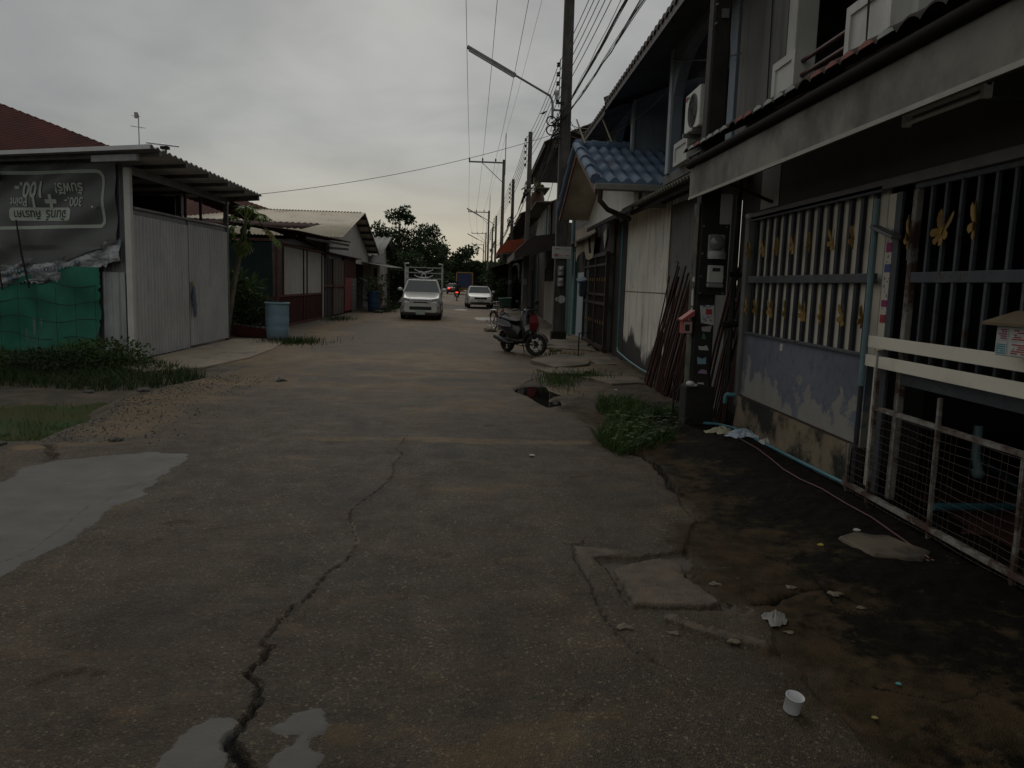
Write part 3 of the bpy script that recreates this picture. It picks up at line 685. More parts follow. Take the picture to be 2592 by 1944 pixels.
# roof: the street side edge runs above the doors, the sheet falls away behind
m = MB()
c0 = V((-5.45, 13.15, 3.66)); c1 = V((-5.45, 18.55, 3.57)); back = GU*7.6 + V((0,0,-.02))
m.sheet(c0, c1-c0 + V((0,1.1,0)), back, (0,0,1), 26, .022, .003, kind='wave'); build('roof', m, GREYMETAL, t)
m = MB(); m.bar(c0 + V((0,-.01,-.02)) , c0 + back + V((0,-.01,-.02)), .012, .07); build('roof_edge_trim', m, mat('pale_trim', (.62,.62,.62), (.5,.5,.5), 2, .5, bump=.02), t)
for k in range(5):
    p = c0 + (c1-c0)*((k+.35)/4.6) + V((0,0,-.07)); m = MB(); m.bar(p, p + GU*5, .05, .07); build('purlin', m, STEEL, t)
m = MB(); m.bar(c0 + GU*.35 + V((0,.15,-.16)), c0 + GU*1.35 + V((0,.15,-.16)), .06, .11); build('end_beam', m, mat('beam_metal', (.34,.34,.34), (.25,.25,.25), 6, .5, bump=.03), t, bevel=.006)
m = MB(); m.bar(c1 + V((-.05,.95,-.07)), c1 + V((-1.0,1.2,-.12)), .05, .12); build('eave_beam', m, STEEL, t)
# doors
for i, (y0, y1) in enumerate(((14.27, 16.80), (16.90, 19.34))):
    m = MB(); zb = .03 if i == 0 else .06
    m.sheet((GX+.02, y0, zb), (0, y1-y0, 0), (0, 0, 2.62 + .02*i - zb), (1,0,0), 17, .028, .003, kind='rib')
    d = build('door', m, GREYMETAL, t, label='left ribbed door leaf' if i == 0 else 'right ribbed door leaf')
    m = MB(); m.box(GX-.04, GX+.01, y0, y1, 2.6, 2.72); m.box(GX-.04, GX+.01, y0, y0+.05, .05, 2.6); m.box(GX-.04, GX+.01, y1-.05, y1, .05, 2.6); build('frame', m, mat('door_frame_metal', (.20,.20,.21), (.15,.15,.16), 3, .5, .3), d)
    if i == 1:
        m = MB(); m.tube([(GX+.07, y0+.04, 1.34), (GX+.07, y0+.04, 1.44)], .022, 8); m.tube([(GX+.06,y0-.05,1.42),(GX+.08,y0+.03,1.43),(GX+.06,y0+.1,1.42)], .008, 6); build('padlock', m, mat('brass', (.45,.34,.14), (.36,.27,.1), 8, .35, .6, bump=0), d)
m = MB(); m.tube([(GX+.01,14.3,2.74),(GX+.01,19.4,2.76)], .035, 8); build('door_rail', m, STEEL, t)
rnd = random.Random(3); m = MB(); rings = []
for k in range(9):
    z = 1.36 - k*.085; r = .03 + .035*math.sin(k/8*PI) + .012*(k % 2)
    rings.append([V((GX+.085 + .55*r*math.cos(a)*(1+.3*math.sin(3*a+k)), 16.95 + r*math.sin(a)*(1.1+.2*math.cos(2*a)) + .01*k, z + .012*math.sin(4*a))) for a in [2*PI*j/10 for j in range(10)]])
m.loft(rings); build('rag', m, mat('blue_grey_cloth', (.16,.18,.25), (.11,.12,.18), 9, .9), None, label='bluish rag tied to the garage door padlock', cat='rag')

# vinyl banner hung upside down on the side wall
VIN = bpy.data.materials.new('banner_vinyl'); vk = NB(VIN)
vc = vk.mix(vk.ramp(vk.noise(1.4, None, 6), .35, .7), (.062,.066,.064), (.095,.10,.094))
vk.set(Base_Color=vc, Roughness=.42)
VINW = mat('banner_print', (.42,.46,.40), (.34,.38,.33), 3, .5, dirt=(.2,.21,.19), damt=(.55,.8), bump=0)
bt = thing('banner', 'dark vinyl advertising banner hung upside down on the garage side wall', 'banner', gw(1.8, 1.5, .06))
def bz(s, z): return .045 + .022*math.sin(5*(s*.8 + z*1.3)) * (.3 + .7*min(1, abs(s-.5)/2)) + .018*math.sin(9*z + 3*s) + (.05*math.sin(2.2*s) if z < 2 else 0)*.5
def bpt(s, z, off=0): return gw(s, z, .05 + bz(s, z) + off)
m = MB()
def zb_(s): return 1.72 - .155*s + .05*math.sin(3*s) - (.25*max(0, .5-s))*-1
m.grid(lambda u, v: bpt(.18 + 5.2*u, zb_(.18+5.2*u) + .32 + (3.50 - zb_(.18+5.2*u) - .32)*v - .02*u), 80, 40)
build('sheet', m, VIN, bt)
m = MB()
def strip(pts, w):
    vs = []; n = len(pts)
    for i, (s, z) in enumerate(pts):
        a = pts[max(i-1,0)]; b = pts[min(i+1,n-1)]; dx, dz = b[0]-a[0], b[1]-a[1]; L = math.hypot(dx,dz) or 1
        vs += [bpt(s - dz/L*w/2, z + dx/L*w/2, .005), bpt(s + dz/L*w/2, z - dx/L*w/2, .005)]
    m.add(vs, [(2*i, 2*i+1, 2*i+3, 2*i+2) for i in range(n-1)])
fr = [(5.2 - k*.1, 3.36) for k in range(47)] + [(.53,3.34),(.48,3.28)] + [(.47, 3.25-.1*k) for k in range(8)] + [(.48,2.47),(.53,2.42)] + [(.55 + .1*k, 2.40 - .002*k) for k in range(47)]
strip(fr, .06); build('border', m, VINW, bt)
m = MB()   # the pale rounded label
out = [(1.08+.07*math.cos(a)*1.2, 2.60 + .115*math.sin(a)) for a in [PI/2 + PI + PI*j/8 - PI for j in range(0)]]
def rrect(s0, s1, z0, z1, r):
    o = []
    for cx, cz, a0 in ((s1-r,z1-r,0),(s0+r,z1-r,90),(s0+r,z0+r,180),(s1-r,z0+r,270)):
        o += [(cx + r*math.cos(R(a0+15*j)), cz + r*math.sin(R(a0+15*j))) for j in range(7)]
    return o
rr = rrect(1.25, 2.78, 2.49, 2.73, .08); cx, cz = 2.0, 2.61
m.add([(cx, 0, cz)] + [(s, 0, z) for s, z in rr], [(0, 1+i, 1+(i+1) % len(rr)) for i in range(len(rr))]); m = split_long(m, .06); m.v = [tuple(bpt(x, z, .006)) for x, y, z in m.v]; build('label_panel', m, VINW, bt)
def btext(s_, size, s, z, mt, off=.012, bold=0):
    m = MB(); text_mb(m, s_, size, (0,0,0), (1,0,0), (0,0,1), thick=0, bold=bold)
    m = split_long(m, .05); m.v = [tuple(bpt(s + x, z - zz, off)) for x, y, zz in m.v]       # turned by 180 degrees on the wall
    build('lettering', m, mt, bt)
INK = mat('banner_ink', (.035,.04,.038), (.028,.032,.03), 4, .5, bump=0)
btext('รับฟรี!', .25, 1.27, 3.07, VINW, bold=.004); btext('100.-', .40, 2.25, 3.05, VINW, bold=.010)
btext('300.-', .23, 1.19, 2.83, VINW, bold=.004); btext('+', .46, 1.73, 2.84, VINW, bold=.018); btext('1', .36, 2.12, 2.845, VINW, bold=.010); btext('Point', .23, 2.52, 2.83, VINW, bold=.004)
btext('จันทร์', .24, 1.62, 2.60, INK, bold=.003); btext('คืนราคา', .21, 2.33, 2.60, INK, bold=.003)
# torn, whitish lower part
TORN = bpy.data.materials.new('banner_torn'); vk = NB(TORN)
vc = vk.mix(vk.ramp(vk.noise(3, vk.coord((1,1,2.5)), 8, .7), .42, .6), (.42,.43,.44), (.05,.055,.06))
vc = vk.mix(vk.ramp(vk.noise(5, None, 6, .6), .62, .7), vc, (.12,.19,.28)); vk.set(Base_Color=vc, Roughness=.5); vk.bump(vk.noise(12), .6, .03)
rnd = random.Random(5); jag = [rnd.uniform(-.06,.05) for _ in range(140)]
m = MB(); m.grid(lambda u, v: gw(.12 + 5.25*u, zb_(.12+5.25*u) - .03 + jag[int(u*120)]*(1-v)*.7 + (.40 + .05*math.sin(7*u*5) - (.0))*v, .10 + .05*math.sin(9*v*u*3 + 20*u)*(1-v*.7) + .03*math.sin(33*u + 5*v)), 120, 12)
build('torn_hem', m, TORN, bt)
m = MB()
for k in range(22):
    s = 1.05 + k*.085; z = zb_(s) + .19; m.bar(gw(s, z + .01*math.sin(k*1.3), .165), gw(s + .045, z + .015 + .02*math.sin(k*2.1), .165), .006, .05)
build('faded_print', m, mat('faded_ink', (.24,.28,.33), (.2,.24,.29), 6, .6, bump=0), bt)
for s0, z0, s1, z1 in ((2.55, 2.5, 2.25, 1.25), (3.05, 1.9, 2.95, 1.2)):
    m = MB(); m.tube([gw(s0, z0, .16), gw((s0+s1)/2+.02, (z0+z1)/2, .19), gw(s1, z1, .2)], [.012,.02,.016], 6); build('strap', m, BLACKRUB, bt)

# green shade net below the banner
NETM = bpy.data.materials.new('green_shade_net'); vk = NB(NETM)
vc = vk.mix(vk.ramp(vk.noise(2.5, vk.coord((1,1,.6)), 6), .35, .7), (.015,.175,.108), (.009,.10,.064))
wv = vk.n('ShaderNodeTexWave'); wv.inputs['Scale'].default_value = 14; wv.inputs['Distortion'].default_value = 1.5; vk.l(vk.coord(), wv.inputs[0])
vk.set(Base_Color=vk.mix(vk.math('MULTIPLY', wv.outputs[0], .25), vc, (.006,.05,.034)), Roughness=.8)
m = MB(); rnd = random.Random(8); ja = [rnd.uniform(-.04,.04) for _ in range(40)]
m.grid(lambda u, v: gw(.56 + 4.9*u + ja[int(v*30)]*(1 if u == 0 else 0) + .10*(1-v)*(1-u), -.05 + 1.72*v, .10 + .05*math.sin(9*u + 2*v) + .035*math.sin(23*u + 3*math.sin(4*v)) + .04*math.sin(8*v+u*6)), 90, 30)
nt_ = build('shade_net', m, NETM, label='green shade net sagging below the banner on the garage wall', cat='net')
m = MB()
for k in range(4):
    z = .35 + .33*k; m.tube([gw(.62 + .16*j, z + .05*math.sin(j*.55 + k), .185 + .035*math.sin(23*(.16*j/4.9))) for j in range(29)], .006, 4)
for j in range(0, 28, 3): m.tube([gw(.65 + .16*j, .1 + .2*k, .19) for k in range(7)], .004, 4)
w_ = build('wire_mesh_fence', m, DARKSTEEL, label='sagging dark wire strands strung over the green shade net', cat='wire mesh')
# grey sheet strip beside the net
m = MB(); m.sheet(gw(.10, -.03, .03), GU*.52, V((0,0,1.62)), GN, 3, .02, .003, kind='rib'); build('metal_sheet', m, mat('pale_sheet', (.40,.41,.41), (.33,.34,.34), 2, .5, .15, dirt=(.2,.2,.19), streak=True, bump=.04), label='narrow pale metal sheet standing between green net and garage post', cat='metal sheet')

# concrete apron of the garage
m = MB(); rnd = random.Random(2)
ap = [(-6.2,13.3),(-5.4,12.6),(-4.75,13.4),(-4.5,15.2),(-4.6,17.4),(-4.9,19.6),(-5.6,19.9),(-6.2,19.7)]
m.prism([(x, y, -.05) for x, y in ap], (0,0,.075)); build('concrete_apron', m, mat('apron_concrete', (.30,.25,.18), (.22,.185,.14), 1.6, .85, dirt=(.12,.10,.085), damt=(.55,.7), dscale=2.5, bump=.3), kind='structure', bevel=.02)
m = MB(); m.tube([(GX+.06,14.3,.02),(GX+.06,19.3,.02)], .01, 5)

# grass and weeds of the left verge
rnd = random.Random(11); m = MB()
GS = GRASS_STRIP
blades(m, scatter(GS, 6500, rnd), .19, .013, rnd, .9)
build('verge_grass', m, GRASSD, label='rank dark grass along the foot of the garage wall', cat='grass', kind='stuff')
m = MB(); pts = scatter(PUDDLE_L, 1500, rnd, lambda x, y: max(0., min(1., (8.9 - y)/1.5))*patchy(1.2, 5, .4, .6)(x, y) + .04)
blades(m, [(x, y, -.11) for x, y, z in pts], .055, .009, rnd, 1.6)
build('pond_grass', m, GRASSM, label='short bright grass growing in the shallow roadside pool', cat='grass', kind='stuff')
bl = ['low leafy weed bush under the green net, nearest the left picture edge', 'spreading weed bush in front of the middle of the green net', 'tall stalky weed beside the garage corner post', 'dark weed bush between the net and the roadside pool', 'small weed bush at the right foot of the green net']
for i, (x, y, s, h) in enumerate(((-8.3,12.1,1.1,.38), (-7.3,12.6,1.0,.33), (-6.35,13.5,.45,.46), (-7.9,11.3,1.0,.26), (-6.7,13.2,.6,.26))):
    rr_ = random.Random(40+i); cl = [(rr_.uniform(-s,s), rr_.uniform(-.4,.4), rr_.uniform(.05,h), .33, .3, .15) for _ in range(11)]
    bush('weed_bush', bl[i], (x, y, gz(x, y)-.02), cl, LEAF_DARK if i % 2 else LEAF_MID, .075, .035, 130, 50+i, 'weeds by the garage', 'weed')
# gravel and rubble on the shoulder
rnd = random.Random(21); m = MB(); k = 0
STONE = mat('gravel_stone', (.12,.11,.10), (.06,.055,.052), 12, .85, bump=.2)
for _ in range(1500):
    y = rnd.uniform(7.2, 12.5); x0 = np.interp(y, [p[1] for p in sorted(SOIL_EDGE, key=lambda q: q[1])], [p[0] for p in sorted(SOIL_EDGE, key=lambda q: q[1])])
    x = x0 + abs(rnd.gauss(0, .55)); r = rnd.uniform(.005,.013)*(1.6 if rnd.random() < .05 else 1); z = gz(x, y) + r*.2
    M = Euler((rnd.random()*6, rnd.random()*6, rnd.random()*6)).to_matrix()
    vs = [V((x,y,z)) + M @ V((a*r*rnd.uniform(.7,1.3), b*r*rnd.uniform(.6,1.2), c*r*rnd.uniform(.4,.8))) for a, b, c in ((1,0,0),(-1,0,0),(0,1,0),(0,-1,0),(0,0,1),(0,0,-1))]
    m.add(vs, [(0,2,4),(2,1,4),(1,3,4),(3,0,4),(2,0,5),(1,2,5),(3,1,5),(0,3,5)])
build('gravel', m, STONE, label='loose grey gravel along the left edge of the street', cat='gravel', kind='stuff')
def chunk(x, y, r, seed, label, m_=None, flat=.45, name='concrete_chunk', group=None, z=None):
    rnd = random.Random(seed); m = MB()
    def fn(u, v):
        t = 2*PI*(u % 1.0); p = PI*(v-.5); k = 1 + .28*math.sin(3*t + seed) * math.cos(p) + .15*math.sin(5*t + 2*seed + p*2)
        return V((x + r*k*math.cos(p)*math.cos(t), y + r*.8*k*math.cos(p)*math.sin(t), (gz(x,y) if z is None else z) + r*flat*(.45 + k*math.sin(p)*.9)))
    m.grid(fn, 9, 6, 0, False)
    return build(name, m, m_ or STONE, label=label, cat='rubble', group=group)
for i, (x, y, r, lb) in enumerate(((-4.55,10.55,.09,'flat pale stone at the back edge of the roadside pool'), (-5.3,10.6,.07,'small dark stone at the back edge of the roadside pool'), (-4.35,7.05,.055,'lump of broken concrete left of the kerb hole'), (-3.45,7.35,.06,'pale concrete lump right of the kerb hole'), (-3.1,12.05,.07,'white stone at the tip of the verge grass'))):
    chunk(x, y, r, 60+i, lb)

# ------------------------------------------------------------------ behind the garage
RT = mat('rust_red_roof', (.10,.030,.024), (.075,.024,.02), 1.2, .75, dirt=(.055,.024,.02), damt=(.5,.8), streak=False, bump=.05)
t = thing('house', 'large house with long red corrugated roof rising behind the garage', 'house', (-16, 28, 0))
m = MB(); ridge = V((-16.9, 26.0, 7.35)); 
m.sheet((-14.6+.2, 24.0, 6.45), (5.6, 5.5, -2.35), (-4.5, 7.0, 1.6), (.2,-.45,.9), 44, .03, .004)
m = MB(); e0 = V((-20.5,22.0,8.6)); e1 = V((-9.6,26.0,4.72)); dn = V((-3.5,-4.6,-2.3))
m.sheet(e0, e1-e0, dn, dn.cross(e1-e0), 110, .022, .004); build('roof', m, RT, t)
m = MB(); m.sheet(e0, e1-e0, V((3.0,5.6,-1.9)), V((0,0,1)), 60, .03, .004); build('rear_roof', m, RT, t)
m = MB(); m.box(-21,-11.2, 20.5, 27, 0, 4.0); build('wall', m, WHITEBOARD, t)
m = MB(); m.bar(e0 + dn + V((0,0,-.12)), e1 + dn + V((-1,0,-.12)), .06, .2); build('fascia', m, DARKWOOD, t)
t = thing('house', 'far house whose red roof slope shows above the pale metal roof', 'house', (-14, 38, 0))
m = MB(); a = V((-14.6,37.5,6.15)); b = V((-9.4,40.2,4.55)); d = V((-2.6,-3.6,-1.9)); m.sheet(a, b-a, d, (0,0,1), 28, .03, .004); build('roof', m, RT, t)
m = MB(); m.sheet(a, b-a, V((3,4,-1.6)), (0,0,1), 28, .03, .004); build('rear_roof', m, RT, t)
m = MB(); m.box(-16,-11.4,37,43,0,3.9); build('wall', m, WHITEBOARD, t)
t = thing('antenna', 'thin television antenna mast on the red roof behind the garage', 'antenna', (-11.12, 26, 4.8))
m = MB(); m.tube([(-11.12,26,4.6),(-11.12,26,6.62)], .014, 6); build('mast', m, STEEL, t)
m = MB(); m.tube([(-11.38,26,6.25),(-10.9,26,6.2)], .008, 5); m.tube([(-11.3,25.9,6.24),(-11.3,26.1,6.24)], .006, 5); m.tube([(-11.05,25.9,6.21),(-11.05,26.1,6.21)], .006, 5); build('crossbar', m, STEEL, t)
m = MB(); m.box(-11.24,-11.14,25.97,26.03,6.5,6.68); m.tube([(-11.34,26,6.57),(-11.05,26,6.55)], .007, 5); build('receiver_head', m, mat('pinkish_plastic', (.4,.3,.32), None, 4, .5, bump=0), t)
t = thing('solar_lamp', 'flat tilted solar panel lamp standing on the garage roof', 'solar panel', (-6.8,17,3.6))
m = MB(); m.obox((-6.78,17,4.29), (.62,.5,.03), (R(10),R(2),R(20))); build('panel', m, mat('panel_pale', (.45,.47,.5), (.36,.38,.4), 4, .35, bump=0), t)
m = MB(); m.tube([(-6.72,17,3.6),(-6.72,17,4.27)], .02, 6); m.obox((-6.74,17,4.22),(.16,.12,.06)); build('stand', m, DARKSTEEL, t)
# ------------------------------------------------------------------ low house with the red frame and pale metal roof
PALEROOF = mat('pale_metal_roof', (.55,.49,.38), (.46,.41,.32), .8, .7, .0, dirt=(.24,.16,.09), damt=(.52,.78), dscale=.9, bump=.05)
RUSTSH = mat('rusty_sheet', (.05,.024,.02), (.03,.018,.016), 3, .9, dirt=(.08,.036,.026), damt=(.55,.75), bump=.3, spec=.08)
LX = -6.3
t = thing('house', 'low house with pale gabled metal roof and red framed street front', 'house', (LX-3, 34, 0))
rz_ = 4.88; ya, yr, yb = 33.0, 39.2, 44.6; xo = -5.85; xb = -17
m = MB(); m.sheet((xo, yr, rz_), (xb-xo, 0, 0), (0, ya-yr, 3.33-rz_), (0,-.3,.95), 74, .018, .003); build('roof', m, PALEROOF, t, label='pale weathered roof slope facing the camera')
m = MB(); m.sheet((xo, yr, rz_+.005), (xb-xo, 0, 0), (0, yb-yr, 3.08-rz_), (0,.3,.95), 74, .018, .003); build('rear_roof', m, PALEROOF, t)
m = MB(); m.sheet((xo-.2, yr, rz_+.03), (xb-xo, 0, 0), (0,.2,-.04), (0,0,1), 74, .02, .003); build('ridge_cap', m, PALEROOF, t)
m = MB(); m.prism([(LX-.15, ya+.2, 2.4), (LX-.15, yb-.3, 2.4), (LX-.15, yb-.3, 3.05), (LX-.15, yr, rz_-.1), (LX-.15, ya+.2, 3.3)], (-.12,0,0)); build('gable_wall', m, WHITEBOARD, t)
for k in range(6):
    f = (k+.5)/6; y = yr + (yb-yr)*f; z = rz_ + (3.08-rz_)*f - .09; m = MB(); m.box(xb, xo-.01, y-.04, y+.04, z-.06, z+.06); build('purlin', m, DARKWOOD, t)
m = MB(); m.bar((xo-.02, yr, rz_-.05), (xo-.02, yb, 3.03), .04, .14); build('barge_board', m, DARKWOOD, t)
m = MB(); m.box(xb, LX-.35, ya+.3, ya+.42, 0, 3.2); m.box(xb, xb+.1, ya, yb, 0, 3.1); m.box(-16, LX-.4, yb-.45, yb-.33, 0, 3.0); build('wall', m, mat('block_wall', (.15,.145,.13), (.11,.105,.1), 2, .9, dirt=(.06,.06,.05), bump=.2), t)
# dark rusty awnings over the street front
m = MB(); m.sheet((-5.55, 23.6, 2.98), (0, 9.6, .16), (-2.2, 0, .22), (0,0,1), 48, .022, .003, jag=.06); build('awning', m, RUSTSH, t, label='rust brown corrugated awning sheet')
m = MB(); m.sheet((-6.1, 31.2, 2.62), (0, 8.6, -.02), (-1.7, 0, .3), (0,0,1), 43, .022, .003); build('awning', m, RUSTSH, t)
m = MB(); m.sheet((-12.6, 23.7, 3.12), (7.2, 0, -.06), (0, 2.8, .35), (0,0,1), 36, .022, .003); build('awning', m, RUSTSH, t)
m = MB(); m.bar((-5.6, 25.0, 2.86), (-5.6, 33, 3.0), .05, .08); m.bar((-5.65, 29.0, 2.72), (-5.65, 33.1, 2.84), .05, .09); build('awning_beam', m, DARKWOOD, t)
# red frame with white boards
def rbar(nm, p, q, w, mt=REDBEAM, lab=None):
    m = MB(); m.bar(p, q, w); build(nm, m, mt, t, label=lab)
for y in (24.15, 24.95, 27.75, 28.3, 30.85): rbar('post', (LX, y, .02), (LX, y, 2.66), .09 if y < 24.5 else .06, DARKSTEEL if y == 27.75 else REDBEAM)
rbar('rail', (LX, 24.2, 2.63), (LX, 39.5, 2.6), .07); rbar('rail', (LX, 24.2, 1.0), (LX, 30.9, 1.0), .06); rbar('rail', (LX, 24.2, .06), (LX, 30.9, .06), .06)
for y0, y1, lb in ((24.98, 27.70, 'near white board in the red frame'), (27.84, 28.24, 'narrow white board in the red frame'), (28.34, 30.8, 'far white board in the red frame')):
    m = MB(); m.box(LX-.03, LX-.005, y0, y1, 1.04, 2.56); build('board', m, WHITEBOARD, t, label=lb)
for y0, y1 in ((24.2, 27.7), (27.8, 30.85)):
    m = MB(); m.sheet((LX-.02, y0, .08), (0, y1-y0, 0), (0,0,.9), (1,0,0), 22, .02, .003, kind='rib'); build('skirt_panel', m, mat('dark_red_sheet', (.075,.018,.017), (.05,.014,.013), 2, .6, dirt=(.03,.015,.012), streak=True), t)
m = MB(); m.box(LX-.05, LX+.03, 31.0, 31.13, 0, 2.5); build('trim_board', m, WHITEBOARD, t)
for y0, y1, mt_, lb in ((31.2, 33.2, DARKWOOD, 'dark plank door'), (33.35, 36.0, mat('weathered_boards', (.12,.095,.08), (.075,.06,.05), 3, .85, streak=True, dirt=(.04,.033,.03), bump=.2), 'weathered brown plank door')):
    m = MB(); n = 7
    for k in range(n): m.box(LX-.05 + .008*(k % 2), LX-.01 + .008*(k % 2), y0+(y1-y0)*k/n+.01, y0+(y1-y0)*(k+1)/n, .06, 2.42)
    d = build('door', m, mt_, t, label=lb); m = MB(); m.box(LX, LX+.04, y0, y1, 1.25, 1.33); m.box(LX, LX+.04, y1-.1, y1, .06, 2.42); build('crossbar', m, REDBEAM, d)
m = MB(); m.box(LX-.05, LX, 36.05, 38.1, .12, 1.66); build('door', m, mat('coral_red_panel', (.26,.055,.05), (.2,.045,.04), 3, .6, dirt=(.1,.04,.035), bump=.05), t, label='flat coral red door panel')
m = MB(); m.sheet((LX-.03, 36.05, 1.66), (0, 3.2, 0), (0,0,.95), (1,0,0), 16, .02, .003, kind='rib'); build('skirt_panel', m, mat('dark_red_sheet', (.075,.018,.017)), t)
m = MB()
for k in range(8): m.box(LX-.12, LX, 38.15, 39.4 + .0, .02 + .205*k, .215 + .205*k)
build('block_pier', m, mat('block_wall', (.15,.145,.13)), t, bevel=.008)
# shaded porch facing the camera, net screen
m = MB(); m.grid(lambda u, v: V((-12 + 5.6*u, 24.05 + .06*math.sin(7*u + 3*v), .95 + 1.75*v)), 40, 10); build('porch_screen', m, mat('dark_teal_net', (.018,.04,.038), (.012,.024,.024), 2, .9, streak=True, dirt=(.03,.06,.058), damt=(.55,.8)), t)
m = MB(); m.box(-12.4, LX-.06, 24.1, 24.22, 0, .93); build('porch_wall', m, mat('block_wall', (.15,.145,.13)), t)
m = MB(); m.bar((-12.3,24.02,2.72),(LX,24.02,2.7),.06); m.bar((-12.3,24.02,.97),(LX,24.02,.97),.05); build('porch_rail', m, REDBEAM, t)

# next house: small gable roof of fibre cement
t = thing('house', 'smaller white gabled house with grey corrugated roof beyond the low house', 'house', (LX-3, 49, 0))
FIBRE = mat('fibre_cement', (.27,.27,.25), (.20,.20,.185), 1, .85, dirt=(.11,.11,.10), damt=(.5,.75), bump=.1)
m = MB(); m.sheet((-5.75, 49.8, 4.3), (-9,0,0), (0,-5.2,-1.35), (0,-.3,.95), 24, .045, .006); build('roof', m, FIBRE, t)
m = MB(); m.sheet((-5.75, 49.8, 4.3), (-9,0,0), (0,4.6,-1.35), (0,.3,.95), 24, .045, .006); build('rear_roof', m, FIBRE, t)
m = MB(); m.prism([(LX, 45.0, 0), (LX, 54, 0), (LX, 54, 3.0), (LX, 49.8, 4.2), (LX, 45.0, 3.0)], (-.15,0,0)); m.box(-14, LX-.16, 45, 45.15, 0, 3.0); build('wall', m, WHITEBOARD, t)
m = MB(); m.box(LX, LX+.02, 47.2, 49.6, .05, 1.35); build('dado_panel', m, mat('coral_red_panel', (.26,.055,.05)), t)
m = MB(); m.box(LX-.05, LX+.025, 45.6, 47.0, .05, 2.3); build('doorway', m, DARKVOID, t)
m = MB(); m.sheet((-4.9, 42.0, 2.28), (0, 6.5, .1), (-1.7, 0, .28), (0,0,1), 32, .02, .003, jag=.05); build('awning', m, FIBRE, t)
m = MB(); m.bar((-5.0, 42.2, .0), (-5.0, 42.2, 2.25), .09); m.bar((-5.0, 42.1, 2.2), (-5.0, 48.4, 2.26), .06); build('awning_frame', m, DARKWOOD, t)

# barrels
def barrel(loc, label, mt, r, h, open_=True, name='barrel'):
    t = thing(name, label, 'barrel', loc); c = V(loc)
    pr = [(r*.84,0),(r*.88,.02),(r*.95,h*.25),(r*.98,h*.33),(r*.94,h*.36),(r*.99,h*.40),(r,h*.6),(r*.97,h*.64),(r,h*.68),(r*.99,h*.9),(r*1.0,h*.97)]
    m = MB(); m.lathe(pr, c, 24)
    if open_: m.lathe([(r*.95,h*.97),(r*.93,h*.5),(.0,h*.5)], c, 24)
    else: m.lathe([(r*.9,h*.985),(r*.88,h*.96),(0,h*.965)], c, 24)
    build('drum', m, mt, t)
    m = MB(); m.lathe([(r*.93,h*.955),(r*1.07,h*.955),(r*1.09,h*.985),(r*1.05,h*1.0),(r*.93,h*1.0)], c, 24); build('rim', m, mt, t)
    return t
PB = mat('faded_blue_plastic', (.23,.36,.45), (.18,.28,.36), 3, .6, dirt=(.33,.36,.35), damt=(.52,.75), dscale=3, bump=.05)
DB = mat('deep_blue_plastic', (.03,.065,.13), (.022,.045,.095), 3, .45, dirt=(.05,.06,.07), bump=.03)
barrel((-5.17,19.85,.0), 'faded pale blue open barrel beside the papaya tree', PB, .29, .96)
barrel((-5.45,39.6,0), 'dark blue barrel standing by the small white house', DB, .31, 1.02, False)
chunk(-5.0, 38.3, .22, 5, 'pale stone on the kerb in front of the dark blue barrel', z=.0)
# fallen red channel beam and rubbish
t = thing('steel_beam', 'red steel channel beam lying on the ground before the blue barrel', 'steel beam', (-6.1,20.3,0))
m = MB(); a = V((-6.75,20.75,.18)); b = V((-5.35,20.05,.12))
m.bar(a, b, .02, .24); m.bar(a + V((0,.09,.12)), b + V((0,.09,.12)), .16, .02); m.bar(a + V((0,.09,-.12)), b + V((0,.09,-.12)), .16, .02); build('channel', m, REDBEAM, t)
m = MB(); m.sheet((-6.9,20.9,.33), (1.3,-.75,-.06), (.35,.65,-.05), (0,0,1), 9, .015, .003); build('metal_sheet', m, STEEL, label='grey sheet offcut lying on the red beam', cat='metal sheet')
rnd = random.Random(9)
for i, (x, y, r) in enumerate(((-5.2,19.55,.14),(-5.05,19.75,.1))): chunk(x, y, r, 90+i, ('larger' if i == 0 else 'smaller') + ' lump of rubble at the foot of the pale blue barrel', z=0)
m = MB(); blades(m, [(rnd.gauss(-4.6,.35), rnd.gauss(19.3,.5), -.02) for _ in range(900)], .16, .014, rnd); build('barrel_grass', m, GRASSD, label='grass tuft in front of the pale blue barrel', cat='grass', kind='stuff')
m = MB(); blades(m, [(rnd.gauss(-5.6,.3), rnd.gauss(30.6,.7), -.02) for _ in range(260)] + [(rnd.gauss(-4.9,.35), rnd.gauss(39,.8), -.02) for _ in range(260)] + [(rnd.uniform(-5.6,-4.7)-(y_-45)*.01, y_, -.02) for y_ in [rnd.uniform(40,58) for _ in range(1500)]], .2, .02, rnd); build('kerb_grass', m, GRASSD, label='grass along the left kerb by the white boards and the far bushes', cat='grass', kind='stuff')

